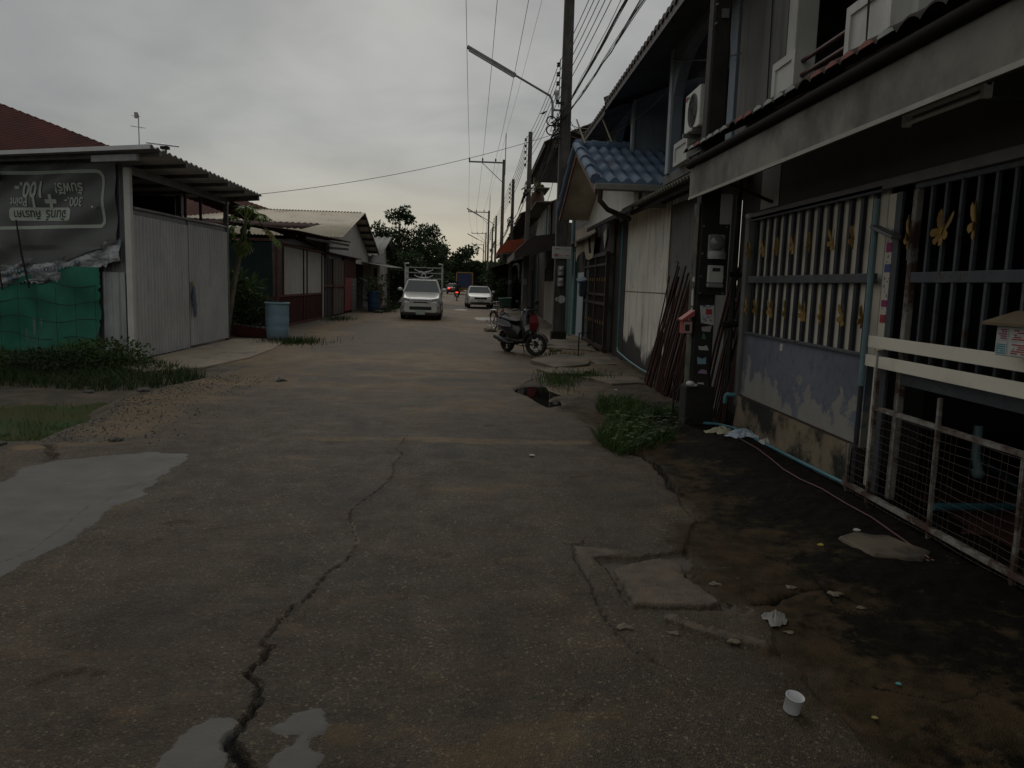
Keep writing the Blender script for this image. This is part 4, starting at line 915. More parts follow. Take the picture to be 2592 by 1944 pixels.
# papaya tree
t = thing('papaya_tree', 'slender leaning papaya tree between garage and red framed house', 'tree', (-6.66,20.5,0))
m = MB(); tp = [(-6.66,20.5,0),(-6.55,20.5,.7),(-6.42,20.5,1.5),(-6.3,20.5,2.1),(-6.16,20.5,2.75),(-6.1,20.5,3.1)]
m.tube(tp, [.085,.07,.06,.055,.06,.045], 10); build('trunk', m, BARKP, t)
lm = MB(); ly = MB(); sm = MB(); rnd = random.Random(17)
def palmleaf(mb, c, d, size, rnd):
    """deeply lobed papaya leaf drooping round its stalk end"""
    c = V(c); d = V(d).normalized(); s = d.cross(V((0,0,1))).normalized()
    for a in (-125,-85,-50,-22,0,22,50,85,125):
        dd = (d*math.cos(R(a)) + s*math.sin(R(a)))*1.0 + V((0,0,-.55 - .25*rnd.random()))
        L = size*(1 - abs(a)/260)*rnd.uniform(.85,1.1)
        leaf(mb, c, dd, V((0,0,1)), L, L*.34)
        for b in (-1, 1):
            q = c + dd.normalized()*L*.5; leaf(mb, q, dd.normalized() + s*b*.9, V((0,0,1)), L*.42, L*.17)
top = V((-6.12,20.5,3.05))
ends = [(-6.25,3.36,.2,.42),(-6.0,3.33,-.3,.42),(-6.48,3.16,.1,.40),(-5.72,3.16,-.1,.42),(-6.12,3.42,.3,.38),(-6.42,2.86,-.2,.42),(-5.62,2.84,.1,.40),(-5.36,2.60,-.1,.36),(-6.02,2.48,-.3,.40),(-6.36,2.55,.3,.42),(-6.18,2.35,-.25,.38),(-5.9,3.25,.35,.36),(-6.55,2.75,.25,.34)]
for x, z, dy, sz in ends:
    e = V((x, 20.5+dy, z)); mid = (top+e)/2 + V((0,0,.12)); sm.tube([top - V((0,0,rnd.uniform(0,.35))), mid, e], .011, 5)
    lm = MB(); palmleaf(lm, e, e - top + V((.01,rnd.uniform(-.1,.1),0)), sz*1.05, rnd)
    if abs(x+5.62) < .03: build('leaf', lm, LEAF_YELLOW, t, label='yellowing papaya leaf')
    else: build('leaf', lm, LEAF_PAPAYA, t)
build('stalk', sm, LEAF_PAPAYA, t)
m = MB()
for k in range(7): m.ball((-6.16 + .11*math.cos(k*2.2), 20.5 + .11*math.sin(k*2.2), 2.86 - .06*k), (.05,.05,.09), 8, 6)
build('fruit', m, LEAF_DARK, t)
bush('shrub', 'bright upright shrub right behind the papaya trunk', (-6.35,21.2,0), [(rnd.uniform(-.5,.35), rnd.uniform(-.3,.3), rnd.uniform(.5,1.45), .3,.3,.3) for _ in range(9)], LEAF_MID, .26, .09, 60, 3, None, 'shrub')
bush('shrub', 'dark straggly shrub between papaya tree and pale blue barrel', (-5.85,20.9,0), [(rnd.uniform(-.55,.35), rnd.uniform(-.3,.3), rnd.uniform(.15,.85), .3,.3,.25) for _ in range(10)], LEAF_DARK, .14, .06, 90, 4, None, 'shrub')
bush('shrub', 'low dark shrub at the back by the porch wall', (-6.9,22.5,0), [(rnd.uniform(-.9,.5), rnd.uniform(-.3,.3), rnd.uniform(.2,.9), .35,.3,.3) for _ in range(9)], LEAF_DARK, .16, .07, 80, 6, None, 'shrub')
bush('potted_plant', 'leafy pale plant standing behind the dark blue barrel', (-5.5,40.4,0), [(rnd.uniform(-.5,.5), rnd.uniform(-.3,.3), rnd.uniform(.7,1.6), .3,.3,.25) for _ in range(8)], LEAF_MID, .22, .1, 40, 7, None, 'plant')

# ------------------------------------------------------------------ trees down the street
def cl(seed, n, sx, sy, z0, z1, r0, r1):
    r_ = random.Random(seed); return [(r_.uniform(-sx,sx), r_.uniform(-sy,sy), r_.uniform(z0,z1), r_.uniform(r0,r1), r_.uniform(r0,r1), r_.uniform(r0,r1)*.75) for _ in range(n)]
tree('tree', 'tall dark tree left of the pickup with one bare-stemmed tuft on top', (-6.6,62,0), 7.0,
     [(.15,0,6.9,.6,.6,.5),(-.35,0,6.6,.55,.6,.4),(.6,0,6.35,.5,.5,.4),(-1.6,0,5.5,.75,.7,.6),(-1.2,0,5.0,.8,.8,.6),(2.4,0,5.6,.75,.7,.55),(1.8,0,5.35,.9,.8,.6),(3.0,0,4.5,.65,.6,.7),(3.1,.2,3.7,.7,.7,.6),(.4,0,5.3,1.1,1.,.6),(-.6,0,4.6,1.2,1.,.8),(1.2,0,4.5,1.2,1.,.8)] + cl(1, 22, 2.5, 1.5, 1.5, 4.6, .8, 1.3), LEAF_DARK, .26, .13, 420, 101, 'trees at the end of the street', .13)
tree('tree', 'rounded tree crowding the left kerb just behind the pickup', (-6.0,54,0), 3.4, cl(2, 22, 1.5, 2.5, .6, 3.2, .6, 1.0), LEAF_DARK, .24, .12, 380, 102, 'trees at the end of the street', .1)
tree('tree', 'leafy bush tree beside the small white gabled house', (-6.9,57,0), 3.2, cl(3, 18, 1.3, 2.0, .4, 3.3, .55, .9), LEAF_MID, .24, .12, 380, 103, 'trees at the end of the street', .1)
TH = lambda x: .70 if x > -13 else .85
tr = [(-21,150,11,5,'broad dark tree far left beyond the end of the street'), (-15,146,9,5,'dark round tree directly above the pickup rack'), (-9.8,140,8,4,'mid green tree right of the pickup rack'), (-7.0,152,12.4,2.2,'narrow upright tree standing above the far tree line'), (-3.8,148,11.6,3,'tree with ragged spreading top above the box truck'),
      (1.5,150,8.5,4,'pale green tree between box truck and white sedan'), (5.5,128,8.0,3.6,'dark tree behind the far street lamps'), (7.5,96,5.6,3.0,'yellow green tree over the right kerb past the sedan'), (-27,160,10,6,'far tree half hidden by the small gabled house'), (-12.5,128,6.5,3.4,'low bushy tree left of the red car'), (-1.0,160,8.2,5,'low wide tree behind the box truck')]
for i, (x, y, h, w, lb) in enumerate(tr):
    h *= TH(x); rnd = random.Random(200+i)
    c = [(rnd.gauss(0, w*.38), rnd.gauss(0, w*.35), h*(.30 + .66*rnd.random()**.9), w*.3*rnd.uniform(.6,1.2), w*.3, h*.11*rnd.uniform(.7,1.3)) for _ in range(20 if w > 3 else 12)] + [(rnd.uniform(-w*.6,w*.6), rnd.uniform(-w*.5,w*.5), rnd.uniform(.8, h*.35), w*.34, w*.3, h*.14) for _ in range(7)]
    tree('tree', lb, (x - .0, y, 0), h*.92, c, LEAF_FAR if i in (2,5,7,10) else LEAF_DARK, .62 if y > 120 else .45, .34 if y > 120 else .24, 150, 300+i, 'trees at the end of the street', .18)
rnd = random.Random(77); m = MB()
for k in range(90):
    x = rnd.uniform(-70, 60); y = 175 + rnd.uniform(-8,25); r = rnd.uniform(2,4); clump_leaves(m, (x, y, rnd.uniform(.8,4.6)), (r,2,r*.7), 150, .9, .55, rnd)
build('tree_line', m, LEAF_FAR, label='distant wood closing off the end of the street', cat='wood', kind='stuff')
bl = ['dense bush right of the red car where the street bends', 'small bush on the right kerb beside the white sedan', 'bush with yellow green leaves under the green awning', 'bush at the far right kerb behind the sedan', 'hedge bush on the left kerb past the pickup', 'hedge bush on the left kerb before the red car']
for i, (x, y, r, h) in enumerate(((-7.8,108,1.6,2.4), (1.9,52,.7,1.6), (1.75,62,1.1,3.0), (2.0,76,1.4,2.6), (-6.1,72,1.6,2.2), (-6.6,88,1.8,2.4))):
    rr_ = random.Random(400+i); bush('bush', bl[i], (x, y, 0), [(rr_.uniform(-r,r), rr_.uniform(-r,r), rr_.uniform(.3,h), r*.5, r*.5, h*.22) for _ in range(14)], LEAF_FAR if i in (2,) else LEAF_DARK, .30, .17, 150, 420+i, 'bushes down the street')
# ------------------------------------------------------------------ nearest house on the right: carport front, awning, balcony
FX = 3.05
HEADER = mat('header_board', (.065,.061,.055), (.05,.047,.043), 1.2, .8, dirt=(.055,.05,.045), damt=(.5,.75), streak=True, bump=.05)
GREYWALL = mat('grey_render', (.19,.185,.175), (.15,.145,.137), 1.2, .85, dirt=(.085,.08,.07), damt=(.52,.78), streak=True, bump=.15)
FASCIA = mat('fascia_board', (.25,.235,.20), (.18,.17,.145), 1.5, .8, dirt=(.07,.062,.05), damt=(.44,.72), dscale=1.6, bump=.06)
REDPIPE = mat('red_pipe', (.075,.02,.016), (.055,.016,.013), 4, .5, bump=.03)
BLUEGREY = mat('blue_grey_steel', (.085,.093,.104), (.06,.066,.076), 4, .55, .1, dirt=(.08,.075,.07), damt=(.55,.75), bump=.08, rust=(.07,.035,.02))
t = thing('townhouse', 'nearest townhouse on the right with gated carport, long awning and white balcony panels', 'house', (5,5,0))
m = MB(); m.box(3.06,3.09,1.4,8.86,2.44,3.3); build('header_board', m, HEADER, t)
m = MB(); m.box(3.02,3.058,1.4,8.80,2.40,2.475); build('header_rail', m, mat('header_rail_metal', (.19,.185,.17), (.14,.135,.125), 3, .6, bump=.04), t, bevel=.006)
m = MB(); m.grid(lambda u, v: V((3.055 - .004*math.sin(PI*u)*math.sin(PI*v), 8.56 - .52*u, 2.50 + .52*v)), 6, 6); build('painted_light_patch', m, WHITEBOARD, t)  # light falling on the plaster header, painted in as a paler patch
m = MB(); m.box(3.0,3.2,8.74,8.86,.28,2.44); build('end_post', m, mat('pale_post', (.20,.20,.185), (.13,.13,.12), 3, .8, dirt=(.05,.045,.04), damt=(.45,.7), streak=True), t, bevel=.012)
m = MB(); m.ball((3.02,8.78,2.45),(.05,.05,.035)); build('pipe_cap', m, WHITEP, t)
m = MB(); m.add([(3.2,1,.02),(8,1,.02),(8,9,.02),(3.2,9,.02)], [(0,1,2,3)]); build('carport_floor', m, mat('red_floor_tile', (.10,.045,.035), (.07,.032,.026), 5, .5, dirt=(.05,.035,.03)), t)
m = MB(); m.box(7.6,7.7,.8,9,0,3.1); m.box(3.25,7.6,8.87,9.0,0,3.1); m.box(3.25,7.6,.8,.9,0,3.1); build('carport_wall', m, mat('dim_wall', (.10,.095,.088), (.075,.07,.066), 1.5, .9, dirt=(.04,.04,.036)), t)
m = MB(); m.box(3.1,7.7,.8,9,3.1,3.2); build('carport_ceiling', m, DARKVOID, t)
# awning: board fascia, gutter pipe, tile ends
m = MB(); m.box(2.385,2.41,1.0,9.06,2.64,2.98); build('fascia', m, FASCIA, t)
m = MB(); m.box(2.41,3.05,9.03,9.06,2.72,3.0); build('fascia_return', m, FASCIA, t)
m = MB(); m.box(2.375,2.384,1.0,9.06,2.635,2.665); build('drip_edge', m, mat('drip_edge_metal', (.36,.34,.29), (.28,.26,.22), 4, .6, bump=.02), t)
m = MB(); m.tube([(2.37,1.0,2.99),(2.37,9.07,3.03)], .047, 10); build('gutter', m, mat('gutter_brown', (.018,.014,.011), (.012,.010,.009), 3, .9, dirt=(.03,.025,.02), damt=(.6,.8), spec=.1), t)
m = MB()
for k in range(1, 36):
    y = 1.0 + .235*k
    if y > 9.05: break
    x0, z0 = 2.33, 3.05 + .004*k; L = V((.86,0,.42))
    def fn(u, v, y=y, x0=x0, z0=z0): 
        w = .235*u; return V((x0, y + w, z0 + .045*abs(math.sin(PI*u))**.8)) + L*v
    m.grid(fn, 10, 3); 
    m.grid(lambda u, v, f=fn: f(u, 0) + V((-.0,0,-.014*v)), 10, 1)
build('awning_tiles', m, mat('mossy_tile', (.06,.04,.032), (.035,.028,.024), 4, .85, dirt=(.15,.05,.035), damt=(.58,.7), bump=.25), t)
m = MB(); rnd = random.Random(4)
for k in range(2, 34):
    y = 1.0 + .235*k; z0 = 3.052 + .004*k
    if k not in (9, 13, 14, 20, 27):
        m = MB(); m.prism([(2.318,y+.03,z0),(2.318,y+.205,z0),(2.318,y+.19,z0+.022),(2.318,y+.12,z0+.036),(2.318,y+.05,z0+.022)], (.03,0,.012))
        build('tile_end', m, mat('red_mortar', (.30,.10,.075), (.22,.08,.06), 6, .8) if rnd.random() < .5 else mat('pale_mortar', (.40,.43,.41), (.3,.32,.3), 6, .8), t)
for y in (8.2,):
    m = MB(); m.bar((2.42,y,2.78),(3.05,y,2.55),.03); build('bracket', m, BROWNM, t)
# upper storey
m = MB(); m.box(3.05,3.25,8.14,9.62,3.2,6.6); build('wall', m, GREYWALL, t)
m = MB(); m.box(3.06,5.4,1.0,8.1,3.3,3.46); build('balcony_slab', m, GREYWALL, t)
m = MB(); m.box(2.99,3.058,5.6,8.0,3.32,3.46); build('balcony_ledge', m, mat('mossy_ledge', (.13,.13,.115), (.07,.07,.06), 9, .9, dirt=(.03,.03,.026), damt=(.45,.6), bump=.4), t)
for y0, y1 in ((7.90, 8.12), (5.66, 5.88)):
    m = MB(); m.box(3.05,3.27,y0,y1,3.46,6.0); build('column', m, WHITEP, t, bevel=.008)
def balcony_panel(parent, x, y0, y1, z0, z1, d=.16):
    m = MB(); b = .075
    m.box(x+.02, x+d, y0, y1, z0, z1)
    m.box(x, x+.0199, y0, y0+b, z0, z1); m.box(x, x+.0199, y1-b, y1, z0, z1); m.box(x, x+.0199, y0+b, y1-b, z1-b, z1); m.box(x, x+.0199, y0+b, y1-b, z0, z0+b*.7)
    return build('balcony_panel', m, WHITEP, parent)
balcony_panel(t, 2.90, 7.49, 8.06, 3.47, 3.89); balcony_panel(t, 2.90, 5.74, 6.46, 3.42, 3.90)
for z in (3.77, 3.64, 3.51):
    m = MB(); m.tube([(2.98,6.45,z),(2.98,7.5,z+.01)], .021, 8); build('railing', m, REDPIPE, t)
m = MB(); m.box(3.27,5.2,5.70,5.84,3.46,6.0); build('party_wall', m, WHITEP, t)
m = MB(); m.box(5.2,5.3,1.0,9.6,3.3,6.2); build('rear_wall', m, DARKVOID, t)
m = MB(); m.box(5.1,5.19,6.3,7.2,3.46,5.4); build('balcony_door', m, DARKWOOD, t)
m = MB(); m.box(3.0,5.3,1.0,9.6,5.95,6.05); build('ceiling', m, SOFFIT, t)
m = MB(); m.sheet((2.2,-1,5.95),(0,10.7,0),(6,0,3.0),(0,0,1),44,.03,.02); build('roof', m, TILERED, t)  # unseen roof above the view, added so its overhang shades the upper storey
# hanging cable on the grey wall
m = MB(); m.tube([(3.03,8.58,5.9),(3.03,8.56,4.6),(3.03,8.52,3.5)], .008, 5); build('cable', m, CABLE, label='black cable hanging down the grey upper wall', cat='cable')
m = MB(); m.tube([(2.885,6.12,5.9),(2.885,6.11,4.5),(2.885,6.05,3.48)], .005, 5); m.tube([(2.885,6.06,5.9),(2.885,6.06,4.5),(2.885,6.045,3.48)], .005, 5); build('cable', m, CABLE, label='pair of thin wires hanging over the right balcony panel', cat='cable')
# tube lamp under the awning
t2 = thing('tube_lamp', 'white fluorescent tube fitting under the long awning', 'lamp', (2.75,4.7,2.7))
m = MB(); m.box(2.58,2.62,4.05,4.84,2.70,2.72); m.box(2.575,2.625,4.05,4.085,2.64,2.72); m.box(2.575,2.625,4.805,4.84,2.64,2.72); build('fitting', m, mat('fitting_white', (.82,.82,.78), (.75,.75,.71), 4, .5, bump=0), t2, bevel=.004)
m = MB(); m.tube([(2.595,4.085,2.66),(2.595,4.805,2.66)], .0145, 10); build('tube', m, mat('pale_tube', (.85,.87,.85), (.8,.82,.8), 3, .3, bump=0), t2)
m = MB(); m.box(2.56,3.05,4.4,4.43,2.722,2.74); build('bracket', m, STEEL, t2)

# --- front wall of the carport: plinth, peeling blue dado, boards, bars, butterflies
PEEL = bpy.data.materials.new('peeling_blue_paint'); k = NB(PEEL)
cb = k.mix(k.ramp(k.noise(1.5), .35, .65), (.155,.17,.205), (.105,.117,.145)); cb = k.mix(k.ramp(k.noise(9, None, 8, .7), .5, .75), cb, (.07,.085,.12))
sp_ = k.n('ShaderNodeSeparateXYZ'); k.l(k.tc.outputs['Object'], sp_.inputs[0])
low = k.n('ShaderNodeMapRange'); k.l(sp_.outputs[2], low.inputs[0]); low.inputs[1].default_value = 1.1; low.inputs[2].default_value = .45; low.inputs[3].default_value = -.16; low.inputs[4].default_value = .13
fl = k.ramp(k.math('ADD', k.noise(3.4, k.coord((1,1,.8)), 9, .62, .6), low.outputs[0]), .545, .575)
cb = k.mix(fl, cb, k.mix(k.noise(6), (.30,.29,.26), (.20,.19,.17)))
cb = k.mix(k.ramp(k.noise(1.9, k.coord((1,1,3)), 8, .7), .66, .70), cb, (.03,.03,.028))
k.set(Base_Color=cb, Roughness=.8); k.bump(fl, -.5, .004)
PLINTH = mat('plinth_concrete', (.24,.185,.12), (.16,.125,.085), 2.2, .9, dirt=(.02,.02,.015), damt=(.47,.56), dscale=1.5, bump=.4)
CREAM = mat('cream_board', (.66,.61,.50), (.56,.515,.42), 1.2, .7, dirt=(.20,.15,.10), damt=(.6,.85), streak=True, bump=.04)
NAVY = mat('navy_bar', (.034,.036,.046), (.024,.026,.032), 5, .5, .2, dirt=(.10,.10,.10), damt=(.68,.8), bump=.05)
GOLD = mat('gold_paint', (.36,.22,.055), (.26,.155,.04), 12, .5, .15, dirt=(.12,.07,.025), damt=(.55,.75), bump=.1)
f = thing('front_wall', 'carport front wall with peeling blue dado, cream boards and gold butterflies', 'wall', (FX,7.3,0))
m = MB()
m.grid(lambda u, v: V((3.01 + .012*math.sin(23*u)*math.sin(7*v), 5.96 + 2.84*u, -.06 + .46*v)), 24, 6); m.box(3.03,3.2,5.96,8.8,-.06,.395); build('plinth', m, PLINTH, f)
m = MB(); m.box(3.045,3.2,5.90,8.74,.395,1.13); build('dado', m, PEEL, f)
m = MB(); m.box(3.035,3.044,5.95,8.74,.392,.415); build('rust_line', m, mat('rust_strip', (.06,.035,.025), (.03,.02,.016), 9, .9), f)
m = MB(); m.box(3.098,3.12,5.90,8.72,1.13,2.42); build('cream_boards', m, CREAM, f)
for i in range(14):
    y = 8.66 - .2015*i; m = MB(); m.box(3.06,3.09,y-.027,y+.027,1.13,2.40); build('bar', m, NAVY, f, bevel=.004)
for z, h, lb in ((1.735, .075, None), (2.41, .05, None), (1.135, .03, None)):
    m = MB(); m.box(3.02,3.0449,5.86,8.72,z-h/2,z+h/2); build('rail', m, BLUEGREY, f, bevel=.005)
def butterfly(parent, y, z, size, fold, ang, tilt=0., x=3.0):
    """four pointed wings and a body, each wing a thin folded plate"""
    m = MB(); M = Euler((R(tilt), 0, R(ang))).to_matrix()
    wing = [[(.01,.02),(.10,.30),(.16,.62),(.23,.74),(.28,.60),(.27,.38),(.20,.18),(.08,.02)],
            [(.02,.02),(.18,.10),(.30,.03),(.33,-.10),(.25,-.22),(.12,-.16)],
            [(.005,-.02),(.10,-.16),(.17,-.30),(.13,-.42),(.05,-.44),(0,-.25)]]
    for sgn in (-1, 1):
        for i, w in enumerate(wing):
            a = R(fold)*(1 if i < 2 else .5)
            pts = [M @ V((-abs(px)*math.sin(a)*size - .004*i, sgn*px*math.cos(a)*size, pz*size)) + V((x, y, z)) for px, pz in w]
            n = M @ V((-.006,0,0)); m.prism(pts, n)
    m.tube([M @ V((-.01,0,-.2*size)) + V((x,y,z)), M @ V((-.018,0,0)) + V((x,y,z)), M @ V((-.01,0,.16*size)) + V((x,y,z))], [.006,.011,.006], 6)
    for sgn in (-1, 1): m.tube([M @ V((-.012,0,.14*size)) + V((x,y,z)), M @ V((-.02,sgn*.08*size,.3*size)) + V((x,y,z))], .0025, 4)
    return build('butterfly', m, GOLD, parent)
rnd = random.Random(6)
for i, y in enumerate((8.62, 8.17, 7.79, 7.39, 7.02, 6.56, 6.19)): butterfly(f, y, 2.04, .158, 38, (-48, 20, -42, 15, -30, 18, -40)[i], (8,-6)[i%2])
for i, y in enumerate((8.56, 8.27, 7.85, 7.47, 7.06, 6.66, 6.26, 5.93)): butterfly(f, y, 1.41, .158, 38, (-10, -45, 25, -18, 35, -15, 12, -35)[i], (-7,9)[i%2])
MAG = mat('magenta_print', (.34,.05,.17), None, 9, .7, bump=0); BLUPR = mat('blue_print', (.10,.12,.32), None, 9, .7, bump=0); REDPR = mat('red_print', (.38,.06,.05), None, 9, .7, bump=0); GRYPR = mat('grey_print', (.13,.13,.13), None, 9, .7, bump=0); PAPER = mat('paper', (.52,.52,.50), (.43,.43,.41), 6, .8, dirt=(.3,.28,.24), damt=(.55,.8), bump=.02)
def marks(mb, x, y0, y1, z0, z1, n, rnd, mi=0, vert=False):
    """worn illegible printing: short strokes"""
    for _ in range(n):
        y = rnd.uniform(y0, y1); z = rnd.uniform(z0, z1); w, h = (rnd.uniform(.004,.010), rnd.uniform(.012,.03)); 
        if rnd.random() < .5: w, h = h, w
        mb.box(x-.002, x, y-w/2, y+w/2, z-h/2, z+h/2, mi)
m = MB(); marks(m, 3.108, 6.11, 6.15, 1.50, 1.76, 26, rnd); build('stencil', m, MAG, f); m = MB(); marks(m, 3.108, 5.98, 6.02, 1.18, 1.42, 22, rnd, 0); build('stencil', m, MAG, f)
m = MB(); m.box(3.104,3.109,5.95,6.03,1.60,1.71); build('sticker', m, GRYPR, f); m = MB(); m.box(3.04,3.044,7.6,7.67,1.02,1.09); build('sticker', m, PAPER, f)
# posts where fence and gate meet
t = thing('gate_post', 'pale teal pipe post with white stickered board between wall and gate', 'post', (FX,5.85,0))
m = MB(); m.tube([(2.99,5.855,.9),(2.99,5.86,2.33)], .024, 10); m.tube([(2.99,5.855,.05),(2.99,5.855,.9)], .020, 8, 1); build('pipe', m, [PALETEAL, NAVY], t)
m = MB(); m.box(3.06,3.08,5.69,5.82,.12,2.36); build('board', m, CREAM, t); m = MB(); m.box(3.04,3.06,5.60,5.68,.1,2.36); build('blue_pier', m, BLUEGREY, t)
for z, mt_, h in ((1.93,MAG,.07),(1.78,BLUPR,.06),(1.52,MAG,.05),(1.40,REDPR,.06)):
    m = MB(); m.box(3.054,3.059,5.715,5.79,z,z+h); build('sticker', m, mt_, t)
m = MB(); marks(m, 3.059, 5.72, 5.79, 1.2, 2.1, 26, rnd); build('stencil', m, BLUPR, t)
m = MB(); m.bar((2.97,5.83,2.12),(2.97,5.50,2.02),.03,.085, up=(1,0,0)); build('lock_plate', m, mat('lock_steel', (.16,.16,.17), (.12,.12,.13), 6, .5, .3), t, bevel=.01)
# sliding gate
MESHW = mat('flaking_white_steel', (.30,.29,.255), (.20,.19,.165), 9, .75, dirt=(.075,.04,.028), damt=(.44,.58), dscale=5, bump=.3)
gt = thing('sliding_gate', 'blue grey barred carport gate with gold butterflies, open underneath', 'gate', (3.1,4.3,0))
m = MB(); m.box(3.06,3.10,2.4,5.48,1.70,1.775); build('rail', m, BLUEGREY, gt, bevel=.005)
m = MB(); m.box(3.06,3.10,2.4,5.48,.965,1.055); build('rail', m, BLUEGREY, gt, bevel=.005); m = MB(); m.box(3.06,3.10,2.4,5.48,2.36,2.42); build('rail', m, BLUEGREY, gt, bevel=.005)
for y, z0 in ((5.46, .10), (2.42, .1)):
    m = MB(); m.box(3.055,3.105,y-.028,y+.028,z0,2.36); build('stile', m, MESHW if y > 5 else BLUEGREY, gt, bevel=.006)
for i in range(17):
    y = 5.28 - .168*i
    if y < 2.5: break
    m = MB(); m.box(3.068,3.092,y-.013,y+.013,1.055,2.36); build('bar', m, BLUEGREY, gt)
for i, (y, z) in enumerate(((5.42,2.02),(5.05,2.03),(4.69,2.05))): butterfly(gt, y, z, .20, 30, (-25,35,-20)[i]*1., (-12, 14, -5)[i], 3.03)
rnd = random.Random(12)
m = MB(); m.box(3.048,3.054,5.43,5.49,1.86,1.98); build('sticker', m, GRYPR, gt)
PLANK = mat('white_plank', (.80,.75,.63), (.72,.67,.56), .8, .6, dirt=(.42,.37,.29), damt=(.5,.8), dscale=1, bump=.0)
kk = _M['white_plank'].node_tree
for z0, y1, lb in ((1.212, 5.76, None), (1.068, 5.78, None)):
    m = MB(); m.box(2.965,2.99,2.5,y1,z0,z0+.086)
    for j in range(1, 9): m.box(2.9635,2.965,2.5,y1,z0+.0095*j-.001,z0+.0095*j+.0012)
    build('plank', m, PLANK, gt, bevel=.003)
# low wire mesh frame in front of the gate
wf = thing('wire_fence', 'low flaking white wire mesh frame standing before the carport gate', 'fence', (2.97,4.6,0))
for y, z1, w in ((5.60, 1.2, .03), (4.79, .96, .026), (3.98, .78, .026), (3.2,.78,.026), (5.93,.42,.024)):
    m = MB(); m.bar((2.975,y-.02,.03),(2.975,y,z1), w); build('post', m, MESHW, wf, bevel=.003)
m = MB(); m.bar((2.97,5.6,.77),(2.97,2.6,.77),.03); build('top_rail', m, MESHW, wf); m = MB(); m.bar((2.97,5.95,.10),(2.97,2.6,.10),.045,.03); build('bottom_rail', m, MESHW, wf)
m = MB(); rnd = random.Random(15)
for k in range(62):
    y = 5.93 - .053*k; a = rnd.uniform(-.004,.004); top = .76 if y < 5.6 else .45
    if k % 5 == 0 or y > 4.9 or rnd.random() < .75: m.tube([(2.955,y,.05),(2.955+a*2,y+a,top/2),(2.955,y,top)], .0016, 3, cap=False)
for k in range(14): 
    z = .06 + .053*k; m.tube([(2.955,(5.93 if z < .45 else 5.6)-.25*j,z+.006*math.sin(j*1.7+k)) for j in range(14)], .0016, 3, cap=False)
build('wire_mesh', m, mat('thin_wire', (.16,.13,.11), (.10,.08,.07), 20, .6, .4, bump=0), wf)
# things inside the carport
m = MB(); m.tube([(4.9,7.2,.08),(4.2,5.4,.08),(3.35,5.35,.08)], .03, 8); build('pipe', m, BLUEPIPE, label='teal pipe lying across the carport floor', cat='pipe')
m = MB(); m.tube([(3.9,5.75,.62),(3.88,5.72,.4),(3.9,5.7,.28)], .035, 8); m.ball((3.9,5.7,.26),(.05,.05,.05)); build('pipe', m, PALETEAL, label='short upright pale teal pipe stub in the dark carport', cat='pipe')
t = thing('water_jar', 'round grey water jar standing in the dark carport', 'jar', (4.3,4.65,0.02)); m = MB(); m.lathe([(.16,0),(.27,.12),(.31,.3),(.27,.46),(.19,.55),(.21,.6),(.18,.6),(.16,.54)],(4.3,4.65,.02),20); build('body', m, GREYWALL, t); m = MB(); m.lathe([(.0,.62),(.22,.6),(.22,.58)],(4.3,4.65,.02),20); build('lid', m, STEEL, t)
m = MB(); m.box(3.6,3.95,6.6,6.9,.02,1.9); m.box(3.58,3.97,6.58,6.92,1.9,1.94); build('cabinet', m, mat('dim_wall', (.10,.095,.088)), label='tall grey cabinet behind the blue pier inside the carport', cat='cabinet', bevel=.01)
# letter box covered with newsprint
t = thing('letter_box', 'letter box pasted with coloured newsprint under a small brown roof', 'letter box', (2.9,3.84,1.29))
m = MB(); m.box(2.82,2.96,3.58,4.10,1.30,1.46); build('box', m, PAPER, t, bevel=.006)
m = MB()
m.loft([[V((2.77,3.50,1.463)),V((2.98,3.50,1.463)),V((2.98,4.16,1.463)),V((2.77,4.16,1.463))],[V((2.77,3.50,1.478)),V((2.98,3.50,1.478)),V((2.98,4.16,1.478)),V((2.77,4.16,1.478))],[V((2.85,3.65,1.545)),V((2.9,3.65,1.545)),V((2.9,4.0,1.545)),V((2.85,4.0,1.545))]], sm=False); build('roof', m, mat('rusty_lid', (.15,.11,.06), (.10,.07,.04), 8, .7, dirt=(.12,.05,.03)), t)
m = MB(); rnd = random.Random(33)
for y0, z0, w, h, mi in ((4.0,1.385,.09,.065,0),(4.0,1.305,.09,.07,3),(3.82,1.385,.15,.065,1),(3.82,1.31,.15,.065,1),(3.60,1.385,.16,.065,2),(3.60,1.31,.16,.065,0)):
    m.box(2.816,2.8195,y0,y0+w,z0,z0+h, 4)
    for r in range(5):
        y = y0+.008
        while y < y0+w-.02:
            q = rnd.uniform(.008,.026)
            if rnd.random() < .8: m.box(2.814,2.816,y,min(y+q,y0+w-.006),z0+.007+r*.0115,z0+.014+r*.0115, mi)
            y += q+.004
build('newsprint', m, [MAG, REDPR, BLUPR, mat('cyan_print',(.07,.30,.36),None,9,.7,bump=0), PAPER], t)
